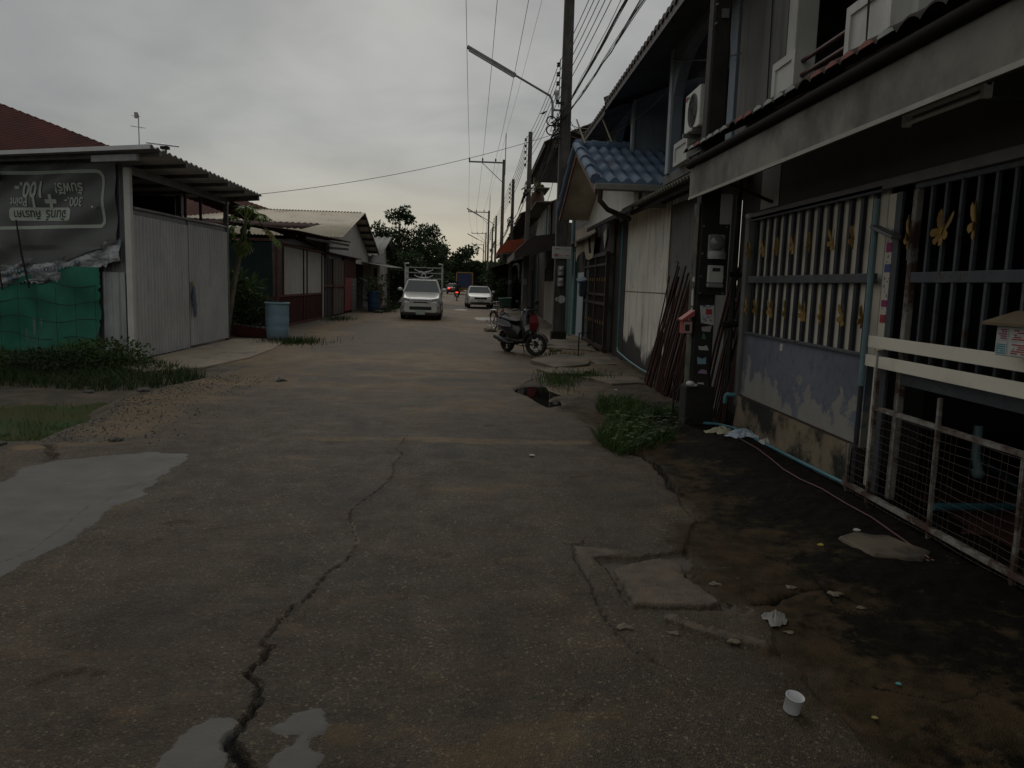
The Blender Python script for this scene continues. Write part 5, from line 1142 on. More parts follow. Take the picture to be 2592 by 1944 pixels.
# teal water pipe along the plinth
m = MB(); m.tube([(3.0,8.78,.40),(2.9,8.80,.40),(2.885,8.80,.38),(2.885,8.80,.30)], .025, 8); build('pipe_elbow', m, BLUEPIPE, label='teal pipe elbow poking out at the left end of the plinth', cat='pipe')
m = MB(); m.tube([(2.6,9.05,.05),(2.62,8.95,.035),(2.85,8.85,.035),(2.96,8.6,.035),(2.98,7.6,.045),(2.985,6.8,.06),(2.99,5.97,.08)], .0185, 8); build('water_pipe', m, BLUEPIPE, label='teal water pipe running along the foot of the plinth', cat='pipe')
m = MB(); m.tube([(2.66,8.98,-.02),(2.66,8.98,.13)], .035, 8); build('pipe_stub', m, PALETEAL, label='pale teal pipe stub standing at the foot of the black utility pole', cat='pipe')
m = MB(); m.tube([(2.78+.02*math.sin(k), 8.2-.38*k, gz(2.78,8.2-.38*k)+.012) for k in range(11)], .008, 5); build('hose', m, REDPIPE, label='thin dark red hose on the ground along the plinth', cat='hose')
m = MB()
for (x0, x1, y0, y1) in ((2.75,3.2,3.2,4.5),): m.prism([(3.05,3.0,-.05),(2.72,4.35,-.05),(2.80,4.55,-.05),(3.25,4.4,-.05),(3.3,3.0,-.05)], (0,0,.065))
build('concrete_sill', m, PLINTH, label='pale concrete threshold strip at the lower right before the gate', cat='concrete sill', bevel=.015)
m = MB(); zt_ = gz(2.6,4.6); m.prism([(2.37,4.78,zt_-.06),(2.40,4.6,zt_-.06),(2.43,4.42,zt_-.06),(2.58,4.41,zt_-.06),(2.72,4.38,zt_-.06),(2.86,4.52,zt_-.06),(2.78,4.7,zt_-.06),(2.75,4.83,zt_-.06),(2.63,4.84,zt_-.06),(2.55,4.9,zt_-.06)], (0,0,.085)); build('concrete_block', m, mat('dull_block', (.15,.12,.082), (.10,.082,.058), 3, .9, dirt=(.04,.035,.026), damt=(.5,.65), dscale=4, bump=.4), label='pale concrete block on the dark pavement before the gate', cat='concrete block', bevel=.025)
# ------------------------------------------------------------------ second house: board wall, corrugated awning, arched balcony
MOLD = bpy.data.materials.new('mouldy_white_board'); k = NB(MOLD)
cb = k.mix(k.ramp(k.noise(1.3), .35, .65), (.80,.755,.66), (.66,.625,.545)); cb = k.mix(k.ramp(k.noise(1.2, k.coord((6,6,.5)), 7, .65), .52, .72), cb, (.22,.185,.14))
sp_ = k.n('ShaderNodeSeparateXYZ'); k.l(k.tc.outputs['Object'], sp_.inputs[0])
low = k.n('ShaderNodeMapRange'); k.l(sp_.outputs[2], low.inputs[0]); low.inputs[1].default_value = 1.0; low.inputs[2].default_value = .1; low.inputs[3].default_value = -.25; low.inputs[4].default_value = .25
cb = k.mix(k.ramp(k.math('ADD', k.noise(.9, k.coord((1,1,.7)), 8, .6), low.outputs[0]), .50, .60), cb, (.03,.028,.023))
rs = k.ramp(k.noise(5, k.coord((3,3,.3)), 4, .6), .62, .68); cb = k.mix(k.math('MULTIPLY', rs, .6), cb, (.20,.10,.05))
k.set(Base_Color=cb, Roughness=.8); k.bump(k.noise(30), .1, .004)
TILEBLUE = bpy.data.materials.new('blue_roof_tile'); k = NB(TILEBLUE)
cb = k.mix(k.ramp(k.noise(1.6), .35, .65), (.135,.185,.265), (.105,.15,.22)); cb = k.mix(k.ramp(k.noise(7, None, 8, .7), .5, .75), cb, (.17,.22,.30)); cb = k.mix(k.ramp(k.noise(1.3, k.coord((1,1,1)), 5, .6), .62, .70), cb, (.23,.17,.18)); cb = k.mix(k.ramp(k.noise(3, None, 9, .75), .60, .72), cb, (.05,.055,.07))
k.set(Base_Color=cb, Roughness=.8); k.b.inputs['Specular IOR Level'].default_value = .2; k.bump(k.noise(25), .15, .01)
t = thing('townhouse', 'second townhouse with white board wall below and arched balcony above', 'house', (4.5,13,0))
m = MB(); m.box(3.15,3.25,13.02,16.85,-.05,3.15); build('board_wall', m, MOLD, t, label='stained white board wall with black mould at its foot')
m = MB(); m.box(3.142,3.1499,13.0,16.8,1.52,1.535); m.box(3.140,3.1499,13.0,13.03,0,3.1); build('board_joint', m, mat('joint_strip', (.15,.13,.10), None, 6, .8), t)
m = MB(); m.box(3.17,3.27,9.9,13.0,-.05,3.0); build('grey_wall', m, GREYWALL, t)
m = MB(); m.box(3.3,3.4,8.9,9.9,0,3.2); build('side_wall', m, DARKWOOD, t)
rnd = random.Random(44); m = MB()
for y0, z0, w, h, mi in ((12.45,1.95,.35,.22,0),(11.75,1.75,.22,.13,1),(11.75,1.55,.22,.13,1),(12.35,1.35,.2,.14,2),(11.9,1.35,.16,.14,1)):
    for _ in range(9): y = rnd.uniform(y0,y0+w-.05); z = rnd.uniform(z0,z0+h-.03); m.box(3.165,3.169,y,y+rnd.uniform(.03,.12),z,z+rnd.uniform(.01,.03), mi)
build('stencil', m, [mat('faint_print', (.09,.11,.13), None, 9, .8, bump=0), GRYPR, mat('ochre_print', (.28,.17,.09), None, 9, .8, bump=0)], t)
m = MB(); marks(m, 3.149, 13.5, 13.75, 1.7, 2.5, 22, rnd, 0); marks(m, 3.149, 15.9, 16.4, 1.6, 2.1, 16, rnd, 1); build('stencil', m, [MAG, mat('faint_print', (.09,.11,.13))], t)
m = MB(); m.sheet((2.58,9.4,3.02), (0,5.2,.0), (1.1,0,.34), (-.3,0,.95), 34, .028, .006); build('awning', m, mat('mossy_fibre_sheet', (.17,.165,.13), (.11,.105,.08), 3, .85, dirt=(.05,.05,.035), damt=(.5,.7)), t)
m = MB(); m.bar((2.75,9.4,2.98),(2.75,14.5,2.98),.05,.08); m.bar((3.1,9.4,3.1),(3.1,14.5,3.1),.05,.08); build('awning_beam', m, DARKWOOD, t)
# upper storey behind the awning
m = MB(); m.box(3.06,5.0,9.66,16.3,3.35,3.5); build('balcony_slab', m, GREYWALL, t)
BLUEW = mat('pale_blue_render', (.24,.28,.32), (.19,.225,.265), 1.3, .8, dirt=(.12,.14,.155), damt=(.55,.8), streak=True, bump=.08)
def arch_wall(parent, x, y0, y1, z0, z1, ya, yb, zs, zt, th=.16):
    """wall with one arched opening, as a frame of strips"""
    m = MB(); n = 14; arc = []
    for i in range(n+1):
        a = PI*i/n; arc.append(((ya+yb)/2 - (yb-ya)/2*math.cos(a), zs + (zt-zs)*math.sin(a)))
    m.box(x, x+th, y0, ya, z0, z1); m.box(x, x+th, yb, y1, z0, z1)
    for (p, q) in zip(arc[:-1], arc[1:]): m.prism([(x,p[0],p[1]),(x,q[0],q[1]),(x,q[0],z1),(x,p[0],z1)], (th,0,0))
    return build('arched_wall', m, BLUEW, parent)
arch_wall(t, 3.05, 9.75, 13.12, 3.5, 5.75, 10.0, 12.95, 4.55, 5.35)
m = MB(); m.box(3.02,3.0499,12.96,13.14,3.5,5.75); build('pier_trim', m, mat('pale_pier', (.42,.46,.47), (.35,.39,.4), 2, .7, bump=.03), t)
m = MB(); m.box(3.05,4.6,16.2,16.32,3.4,5.9); build('party_wall', m, BLUEW, t); m = MB(); m.box(3.0,3.0499,16.16,16.34,3.4,5.6); build('pier_trim', m, mat('pale_pier', (.42,.46,.47)), t)
m = MB(); m.box(4.7,4.8,9.6,16.2,3.4,5.9); build('rear_wall', m, DARKVOID, t)
m = MB(); m.add([(2.42,9.4,5.28),(2.42,16.3,5.28),(4.9,16.3,6.1),(4.9,9.4,6.1)], [(0,1,2,3)]); build('soffit', m, SOFFIT, t)
balcony_panel(t, 2.95, 11.5, 12.3, 3.5, 3.84)
for z in (3.62, 3.80, 3.97):
    m = MB(); m.tube([(3.0,10.2,z-.1),(3.0,11.5,z-.1)], .02, 6); build('railing', m, DARKSTEEL, t)
m = MB(); m.box(2.96,3.04,10.45,10.53,3.5,3.95); build('post', m, mat('pale_pier', (.42,.46,.47)), t)
def eave_roof(parent, x0, z0, y0, y1, pitch=.42, depth=3.2, m_=None, fascia=True, hip=0.):
    """tiled roof strip running along the street with rounded tile ends, board and dark underside"""
    m = MB(); n = max(2, int((y1-y0)/.24))
    def fn(u, v):
        y = y0 + (y1-y0)*u; w = abs(math.sin(PI*u*n)); d = depth*v
        s = .03*((v*10) % 1.0 < .5)
        return V((x0 + d, y + hip*d*(0 if u > .5 else 1)*(1-u*2 if u < .5 else 0), z0 + pitch*d + .05*w - s*.6))
    m.grid(fn, n*6, 20); m.grid(lambda u, v: fn(u, 0) - V((.0,0,.06*v)), n*6, 1)
    build('roof', m, m_ or TILERED, parent)
    if fascia:
        m = MB(); m.box(x0+.02,x0+.05,y0,y1,z0-.16,z0-.01); build('fascia', m, BROWNM, parent)
        m = MB(); m.tube([(x0,y1,z0+.03),(x0+depth,y1,z0+pitch*depth+.05)], .07, 8); build('verge_tile', m, m_ or TILERED, parent)
        m = MB(); m.bar((x0+.02,y1-.03,z0-.1),(x0+depth,y1-.03,z0+pitch*depth-.1),.04,.16); build('barge_board', m, BROWNM, parent)
DARKTILE = mat('dark_roof_tile', (.075,.04,.03), (.045,.03,.025), 3, .8, dirt=(.03,.025,.02), damt=(.45,.7), bump=.2)
eave_roof(t, 2.4, 5.32, 9.2, 16.1, m_=DARKTILE)

# air conditioner on the balcony front
AX, AY, AZ = 2.88, 10.68, 3.82
t = thing('air_conditioner', 'white outdoor air conditioner unit with round fan hung on the balcony front', 'air conditioner', (AX+.15,AY+.37,AZ))
m = MB(); m.box(AX,AX+.30,AY,AY+.76,AZ,AZ+.54); build('casing', m, mat('aircon_white', (.68,.67,.62), (.6,.59,.54), 2, .5, dirt=(.42,.4,.35), damt=(.6,.85), streak=True, bump=.02), t, bevel=.015)
m = MB(); Mx = Euler((0, -PI/2, 0)).to_matrix(); fy, fz = AY+.34, AZ+.26
for r in (.06,.10,.14,.18,.21,.225): m.tube([(AX-.008, fy + r*math.cos(2*PI*j/24), fz + r*math.sin(2*PI*j/24)) for j in range(25)], .0045, 4, cap=False)
for j in range(12): m.tube([(AX-.01, fy + .05*math.cos(2*PI*j/12), fz + .05*math.sin(2*PI*j/12)), (AX-.01, fy + .225*math.cos(2*PI*j/12), fz + .225*math.sin(2*PI*j/12))], .0035, 4)
build('fan_grille', m, STEEL, t)
m = MB(); m.lathe([(0,0),(.23,0),(.23,.006)], (AX-.002,fy,fz), 24, 0, Mx); build('fan_opening', m, DARKVOID, t)
m = MB(); m.lathe([(0,.0),(.035,.0),(.035,.004),(0,.004)], (AX-.004,AY+.68,AZ+.48), 16, 0, Mx); m.box(AX-.006,AX-.001,AY+.53,AY+.62,AZ+.465,AZ+.49,1); build('emblem', m, [mat('crimson', (.42,.06,.13), None, 5, .5, bump=0), GRYPR], t)
m = MB(); m.box(AX+.06,AX+.16,AY-.009,AY-.001,AZ+.36,AZ+.42); m.box(AX+.06,AX+.16,AY-.015,AY-.0005,AZ+.24,AZ+.32); build('side_cover', m, WHITEP, t)
m = MB(); m.box(AX-.05,3.2,AY+.12,AY+.16,AZ-.06,AZ-.002); build('bracket', m, STEEL, t); m = MB(); m.box(AX-.05,3.2,AY+.60,AY+.64,AZ-.06,AZ-.002); build('bracket', m, STEEL, t)
m = MB(); m.tube([(AX+.13,AY-.02,AZ+.52),(AX+.13,AY-.03,AZ+.1),(AX+.2,AY,AZ-.2),(3.02,AY+.1,AZ-.3)], .012, 6); build('hose', m, CABLE, t)

# bundles of rusty rods leaning on the wall
REBAR = mat('rusty_rod', (.065,.022,.014), (.035,.014,.010), 9, .75, .2, dirt=(.13,.06,.035), damt=(.6,.75), bump=.1)
rnd = random.Random(71); gl = 'rusty rod in the bundle leaning on the grey wall left of the black pole'; n = 0
proto = None
def rod(y0, y1, z1, x0, x1, lab, grp, r):
    m = MB(); m.tube([(x0,y0,.02),((x0+x1)/2 - .02,(y0+y1)/2,z1*.5),(x1,y1,z1)], r, 6)
    return build('steel_rod', m, REBAR, label=lab, cat='steel rod', group=grp)
for i in range(34):
    y0 = 12.75 - i*.064 + rnd.uniform(-.05,.05); L = rnd.uniform(1.45,2.05) if i < 25 else rnd.uniform(1.7,2.3)
    rod(y0, y0 - rnd.uniform(-.05,.35) - .1, L, 2.80 + rnd.uniform(-.06,.06), 3.12 - rnd.uniform(0,.03), gl, 'rods leaning left of the black pole', rnd.choice((.009,.011,.014,.018)))
for i in range(12):
    y0 = 9.85 - i*.085 + rnd.uniform(-.03,.03); rod(y0, y0 - rnd.uniform(.0,.22), rnd.uniform(1.5,2.15), 2.92, 3.2, 'rusty rod leaning in the dark gap right of the black pole', 'rods leaning right of the black pole', rnd.choice((.009,.012,.016)))
m = MB(); m.tube([(2.98,9.05,.0),(2.98,9.06,3.3)], .035, 8); m.tube([(2.9,9.02,1.80),(3.06,9.06,1.79)], .03, 6); m.tube([(2.86,9.02,1.2),(3.06,9.06,1.22)], .04, 6); build('drain_pipe', m, DARKSTEEL, label='black drain pipe with collars between rods and carport front', cat='pipe')
m = MB(); m.tube([(3.06,16.95,.25),(3.06,17.0,3.2)], .022, 8); m.tube([(3.06,16.95,.27),(2.95,16.3,.25),(2.98,15.3,.16),(3.02,14.2,.10),(3.02,13.0,.10)], .02, 8); build('pipe', m, BLUEPIPE, label='blue pipe down the left edge of the white board wall and along its foot', cat='pipe')

# ------------------------------------------------------------------ third house: blue tiled gable canopy
t = thing('townhouse', 'third townhouse with blue tiled gable canopy, brown grille gate and cloth screen', 'house', (4.5,19,0))
bx0, bx1, by0, byr, by1, bz0, bzr = 1.9, 3.9, 13.4, 16.45, 19.6, 3.34, 4.45
def tile_slope(y0, z0, yr, zr, nx, nr, thick=.05):
    m = MB()
    def fn(u, v):
        x = bx0 + (bx1-bx0)*u; f = v*nr; row = min(int(f), nr-1); fr = f - row
        w = .5 + .5*math.cos(2*PI*(u*nx + .5)); prof = w**.7*.075
        return V((x, y0 + (yr-y0)*v, z0 + (zr-z0)*v + prof + thick*(1-fr)*.9))
    vs = [r_ for row in range(nr) for r_ in ((row+.001)/nr, (row+.5)/nr, (row+.999)/nr)]
    M2 = []; nu = nx*8
    for v in vs: M2 += [fn(i/nu, v) for i in range(nu+1)]
    k = nu+1; m.add(M2, [(j*k+i, j*k+i+1, (j+1)*k+i+1, (j+1)*k+i) for j in range(len(vs)-1) for i in range(nu)], 0, True)
    m.add([fn(i/nu, .001) for i in range(k)] + [V((fn(i/nu,.001).x, y0, z0-.02)) for i in range(k)], [(i, i+1, k+i+1, k+i) for i in range(nu)])
    return m
build('canopy_roof', tile_slope(by0, bz0, byr, bzr, 9, 4), TILEBLUE, t, label='blue roof tiles facing the camera'); build('canopy_roof', tile_slope(by1, bz0, byr, bzr, 9, 4), TILEBLUE, t)
m = MB()
for k in range(6): m.tube([(bx0-.03 + k*.335,byr,bzr+.06),(bx0+.31 + k*.335,byr,bzr+.045)], [.12,.105], 10)
build('ridge_tile', m, TILEBLUE, t)
m = MB()
for s_, y0 in ((1,by0),(-1,by1)): 
    for k in range(4):
        f = k/4; m.tube([(bx0,y0 + (byr-y0)*f,bz0 + (bzr-bz0)*f + .09),(bx0,y0+(byr-y0)*(f+.27),bz0+(bzr-bz0)*(f+.27)+.06)], [.095,.08], 8)
build('verge_tile', m, TILEBLUE, t)
BARGE = mat('brown_red_board', (.15,.062,.045), (.11,.048,.036), 3, .7, dirt=(.06,.035,.03), damt=(.55,.8), bump=.06)
for y0 in (by0, by1):
    m = MB(); m.bar((bx0+.02,y0,bz0-.08),(bx0+.02,byr,bzr-.07),.035,.17); build('barge_board', m, BARGE, t)
m = MB(); m.add([(bx0+.04,by0+.02,bz0-.1),(bx1,by0+.02,bz0-.1),(bx1,byr,bzr-.08),(bx0+.04,byr,bzr-.08),(bx1,by1-.02,bz0-.1),(bx0+.04,by1-.02,bz0-.1)], [(0,1,2,3),(3,2,4,5)]); build('soffit', m, mat('cream_soffit', (.58,.54,.45), (.46,.43,.36), 2, .8, dirt=(.26,.24,.19)), t)
m = MB(); m.prism([(2.62,by0+.25,3.0),(2.62,by1-.25,3.0),(2.62,by1-.25,bz0-.08),(2.62,byr,bzr-.14),(2.62,by0+.25,bz0-.08)], (.08,0,0)); build('gable_wall', m, mat('gable_white', (.80,.77,.70), (.7,.67,.6), 1.5, .75, dirt=(.4,.37,.31), damt=(.55,.85), streak=True), t)
m = MB(); m.box(2.58,2.62,by0+.2,by1-.2,2.95,3.03); build('gable_beam', m, DARKWOOD, t)
m = MB(); m.box(bx0-.02,3.3,by0-.13,by0-.01,bz0-.1,bz0+.01); build('gutter', m, mat('gutter_grey', (.27,.26,.235), (.2,.19,.175), 3, .6, dirt=(.1,.1,.09)), t, bevel=.015)
m = MB(); m.tube([(1.98,by0-.07,bz0-.08),(1.98,by0-.07,bz0-.28),(2.12,by0-.05,bz0-.42),(2.56,by0+.2,bz0-.55)], .045, 8); build('downspout', m, BROWNM, t)
m = MB(); m.box(3.15,3.25,16.9,18.3,0,3.1); m.box(3.12,3.25,20.5,24.8,2.0,3.2); m.box(3.1,3.2,18.3,20.6,2.4,3.2); build('dark_wall', m, DARKWOOD, t)
m = MB(); m.box(2.75,3.3,13.45,13.6,2.98,3.3); build('side_panel', m, WHITEBOARD, t)
m = MB()
m.sheet((2.98,20.3,3.02), (0,4.4,.02), (-.25,0,-.16), (0,0,1), 40, .012, .003)
build('valance', m, mat('brown_cloth', (.07,.05,.04), (.05,.036,.03), 4, .9), t)
m = MB(); m.grid(lambda u, v: V((2.93 + .03*math.sin(11*u + 2*v) + .02*math.sin(5*v), 20.55 + 3.8*u*(1-.06*v), 3.32 - .28*(1-u)**2*0 - (.85 + .14*math.sin(2.2*u*PI + .6))*v - .1*u*(1-v)*0)), 24, 12); build('cloth_screen', m, mat('beige_cloth', (.40,.345,.26), (.33,.285,.21), 2, .9, dirt=(.22,.18,.13), streak=True, bump=.1), t)
m = MB(); m.box(3.0,3.05,22.35,24.15,.08,2.02); build('pale_panel', m, mat('pale_blue_panel', (.43,.49,.53), (.37,.43,.47), 2, .6, dirt=(.25,.27,.27), damt=(.6,.85), streak=True, bump=.02), t, bevel=.008)
m = MB(); m.prism([(3.06,19.5,2.55),(3.06,19.2,2.85),(3.06,19.25,3.1),(3.06,19.75,2.95)], (.015,0,0)); build('paper_scrap', m, PAPER, t)
# its grille gate
gb = thing('grille_gate', 'brown framed grille gate with a row of small gold ornaments under the cloth screen', 'gate', (3.0,20.3,0))
for p, q, w in (((2.98,18.3,.12),(2.98,22.25,.12),.09), ((2.98,18.3,2.40),(2.98,22.25,2.40),.09), ((2.98,18.3,2.15),(2.98,22.25,2.15),.06), ((2.98,18.3,1.2),(2.98,22.25,1.2),.07), ((2.98,18.3,1.42),(2.98,22.25,1.42),.06)):
    m = MB(); m.bar(p, q, w); build('rail', m, BROWNM, gb)
for y in (18.34, 20.05, 22.2):
    m = MB(); m.bar((2.98,y,.05),(2.98,y,2.44),.09); build('stile', m, BROWNM, gb)
for i in range(22):
    y = 18.5 + .165*i; m = MB(); m.bar((2.985,y,.15),(2.985,y,2.38),.018); build('bar', m, PALETEAL if i > 18 else BROWNM, gb)
for z in (.72, 1.78):
    for i in range(9):
        y = 18.6 + .4*i; m = MB(); m.obox((2.96,y,z),(.012,.10,.035),(R(25),0,0)); m.obox((2.96,y+.02,z+.02),(.012,.06,.05),(R(-35),0,0)); build('ornament', m, GOLD, gb)
m = MB(); m.box(3.12,3.2,18.3,22.3,0,2.4); build('backing', m, DARKVOID, gb)
m = MB(); m.tube([(2.9,20.9,2.5),(2.85,20.9,2.95),(2.85,22.0,2.95)], .03, 4); build('wall_bracket', m, DARKSTEEL, label='dark bent steel bracket above the brown grille gate', cat='bracket')
t2 = thing('letter_box', 'dark blue letter box tilted on the brown grille gate', 'letter box', (2.9,21.85,1.35))
m = MB(); m.obox((2.86,21.9,1.55),(.16,.34,.42),(R(12),0,0)); build('box', m, mat('slate_blue', (.055,.065,.085), None, 4, .5), t2, bevel=.02); m = MB(); m.obox((2.83,21.85,1.78),(.26,.40,.05),(R(12),R(-14),0)); build('lid', m, mat('blue_lid', (.07,.13,.20), None, 4, .5), t2)
m = MB(); m.tube([(2.86,24.6,.0),(2.86,24.62,3.72)], .06, 10); m.lathe([(.068,1.18),(.068,1.3)], (2.86,24.61,0), 10); build('downpipe', m, PALETEAL, label='thick pale teal downpipe beside the white sign on the pole', cat='pipe')
m = MB(); m.tube([(2.2,17.05,.0),(2.2,17.02,.58)], .016, 6); m.tube([(2.2,17.02,.57),(2.55,17.3,.58)], .012, 5); build('stake', m, DARKSTEEL, label='short dark iron stake standing in the pavement before the grille gate', cat='stake')
# upper storey of the third and following house
t = thing('townhouse', 'fourth townhouse with arched upper window under dark eaves and red hip roof', 'house', (4.5,24,0))
arch_wall(t, 3.05, 16.34, 20.4, 3.6, 5.6, 16.5, 18.6, 4.6, 5.35); m = MB(); m.box(4.3,4.4,16.3,26,3.3,5.8); build('rear_wall', m, DARKVOID, t); m = MB(); m.box(3.05,4.4,20.4,20.5,3.3,5.7); build('party_wall', m, GREYWALL, t)
m = MB(); m.box(3.3,3.34,16.9,18.2,3.6,4.5); build('brown_panel', m, mat('tan_board', (.16,.12,.095), None, 3, .8), t)
m = MB(); m.add([(2.42,16.2,5.22),(2.42,20.4,5.22),(4.5,20.4,5.7),(4.5,16.2,5.7)], [(0,1,2,3)]); build('soffit', m, SOFFIT, t)
eave_roof(t, 2.4, 5.26, 16.2, 20.5, m_=DARKTILE)
m = MB(); m.grid(lambda u, v: V((2.45 + 2.4*v, 20.6 + 5.6*u - .0, 5.05 + .62*v + .04*abs(math.sin(PI*u*24)))), 120, 10); build('roof', m, TILERED, t, label='red tile slope showing beyond the dark eaves')
for (x0, x1, y0, y1) in ((3.05,3.15,20.5,26.4),):
    m = MB(); m.box(x0,x1,y0,y1,2.9,5.1); build('upper_wall', m, GREYWALL, t)
m = MB(); m.box(3.0,3.1,25.0,28.6,0,2.7); build('teal_door', m, TEAL, t)
# bamboo props
for i, (a, b, lb) in enumerate((((2.55,15.9,4.5),(2.42,16.8,5.25),'long bamboo prop leaning between blue roof ridge and the eaves'), ((2.05,16.2,4.5),(1.98,17.3,5.2),'short bamboo prop standing at the front end of the blue ridge'))):
    m = MB(); m.tube([a, b], [.022,.018], 6); build('bamboo_pole', m, mat('bamboo', (.22,.20,.13), (.16,.14,.09), 6, .7), label=lb, cat='pole')

# ------------------------------------------------------------------ houses further down the right side
def bend(y): return -.00016*max(0, y-40)**2*.9
t = thing('townhouse', 'fifth townhouse with stained white upper wall and shelf of gold ornaments', 'house', (4.5,35,0))
m = MB(); m.box(2.95,3.05,30.9,36.2,0,1.78); build('white_panel', m, mat('cream_render', (.36,.33,.26), (.28,.25,.2), 1.2, .8, dirt=(.16,.14,.11), damt=(.55,.8), streak=True), t)
m = MB(); m.box(3.06,3.16,28.6,44.5,0,5.2); build('wall', m, mat('dark_render', (.075,.066,.058), (.045,.04,.036), 1.5, .85, dirt=(.12,.11,.095), damt=(.6,.8), streak=True, bump=.2), t)
m = MB(); m.box(2.98,3.059,36.6,40.2,.1,2.4); build('door', m, mat('maroon_door', (.06,.025,.02), (.04,.02,.016), 3, .6), t)
m = MB(); m.box(2.95,3.058,32.5,35.5,1.85,2.6); build('window', m, DARKVOID, t)
m = MB(); m.prism([(2.9,34.6,3.75),(2.9,43.6,3.72),(2.9,42.0,4.5),(2.9,40.4,4.85),(2.9,39.2,5.15),(2.9,34.8,5.2)], (.1,0,0)); build('stained_wall', m, mat('stained_white', (.34,.325,.28), (.20,.19,.165), 1.1, .85, dirt=(.06,.055,.048), damt=(.5,.68), dscale=1.4, streak=True, bump=.3), t)
m = MB(); m.box(2.86,2.9,35.3,36.4,3.75,5.1); build('teal_strip', m, TEAL, t)
m = MB(); m.box(2.3,3.0,34.3,42,5.2,5.26); build('shelf', m, GREYWALL, t)
m = MB(); m.lathe([(.25,0),(.32,.5),(.3,.55),(0,.5)], (2.5,38.8,5.26), 12); build('pot', m, mat('yellow_pot', (.34,.23,.04), (.26,.17,.03), 4, .5), label='yellow pot on the shelf above the stained wall', cat='pot')
m = MB(); m.lathe([(.28,0),(.34,.3),(.28,.55),(.3,.6),(0,.5)], (2.5,36.6,5.26), 12); build('pot', m, mat('brown_pot', (.13,.055,.03), None, 4, .5), label='brown jar on the shelf beside the yellow pot', cat='pot')
rnd = random.Random(19); m = MB()
for k in range(14): m.ball((2.55 + rnd.uniform(-.15,.15), 36.6 + rnd.uniform(-1.2,1.2), 6.3 + rnd.uniform(-.35,.35)), (.12,.22,.2), 8, 6, 0, (rnd.random()*3,0,0))
m.box(2.5,2.6,35.6,37.6,5.86,5.96); build('ornament', m, mat('dull_gold', (.22,.17,.05), (.13,.10,.035), 5, .5, .2), label='dull gold carved ornament over the shelf', cat='ornament')
m = MB(); m.box(2.35,2.95,35.2,37.9,5.9,5.95); m.bar((2.6,35.4,5.2),(2.6,35.4,5.9),.06); m.bar((2.6,37.6,5.2),(2.6,37.6,5.9),.06); build('ornament_stand', m, GREYWALL, t)
eave_roof(t, 2.2, 6.9, 29.5, 41.5, m_=DARKTILE)
m = MB(); m.prism([(1.95,30.8,5.6),(3.0,30.8,5.6),(3.0,30.8,7.6),(2.6,30.8,7.1)], (0,.1,0)); build('gable_board', m, DARKWOOD, t)
# dark sheet awning with its end board
t = thing('awning', 'dark brown sheet awning with deep end board left of the white sign', 'awning', (2.0,31,2.6))
m = MB(); m.prism([(1.32,30.8,2.62),(2.95,30.8,3.04),(2.95,30.8,3.62),(1.95,30.8,3.5),(1.28,30.8,2.82)], (0,.05,0)); build('end_board', m, mat('dark_brown_board', (.045,.033,.028), (.03,.023,.02), 2, .8, dirt=(.09,.065,.05), damt=(.6,.8)), t)
m = MB(); m.sheet((1.28,30.9,2.84), (0,8.2,.05), (.7,0,.7), (0,0,1), 40, .02, .004); m.sheet((1.95,30.9,3.5), (0,8.2,.05), (1.05,0,.14), (0,0,1), 40, .02, .004); build('sheet', m, RUSTSH, t)
m = MB(); m.box(1.26,1.29,30.8,39.1,2.60,2.86); build('front_board', m, mat('tan_board', (.16,.12,.095)), t)
t = thing('awning', 'orange red canvas awning over the pavement further down', 'awning', (1.6,44,3.0))
OR = mat('orange_canvas', (.36,.075,.028), (.28,.058,.022), 2, .75, dirt=(.2,.05,.03), bump=.05)
m = MB(); prof = [(.86,3.22),(.84,3.4),(.92,3.55),(1.2,3.82),(1.4,3.98),(2.5,4.15)]
m.loft([[V((x, 43 + 9*f, z)) for x, z in prof] + [V((x+.02, 43 + 9*f, z-.03)) for x, z in prof[::-1]] for f in (0,.25,.5,.75,1)], sm=False)
m.prism([(x, 43, z) for x, z in prof] + [(2.5,43,3.5),(1.15,43,3.3)], (0,-.03,0)); build('canvas', m, OR, t)
m = MB(); m.bar((.86,43,3.2),(2.9,43,3.5),.04); m.bar((.88,43,3.18),(.88,52,3.18),.04); build('frame', m, STEEL, t)
t = thing('awning', 'thin sagging green sheet awning beyond the orange one', 'awning', (.8,62,2.2))
m = MB(); m.prism([(-.05,64,2.05),(1.35,64,3.05),(1.38,64,2.95),(.02,64,1.95)], (0,3.5,0)); build('sheet', m, mat('green_sheet', (.035,.13,.06), (.025,.09,.045), 2, .6), t)
m = MB(); m.tube([(0,64,0),(0,64,2.0)], .03, 6); m.tube([(0,67.4,0),(0,67.4,2.0)], .03, 6); build('prop', m, DARKSTEEL, t)
t = thing('awning', 'dark flat sheet awning between green and orange awnings', 'awning', (1.3,56,2.8))
m = MB(); m.sheet((.65,54,2.7), (0,9,.0), (2.3,0,.7), (0,0,1), 40, .03, .004); build('sheet', m, RUSTSH, t); m = MB(); m.bar((.7,54,0),(.7,54,2.68),.07); m.bar((.75,62.8,0),(.75,62.8,2.68),.07); build('post', m, DARKSTEEL, t)
wcol = [DARKWOOD, TEAL, mat('dark_render', (.075,.066,.058)), GREYWALL, mat('maroon_door', (.06,.025,.02))]
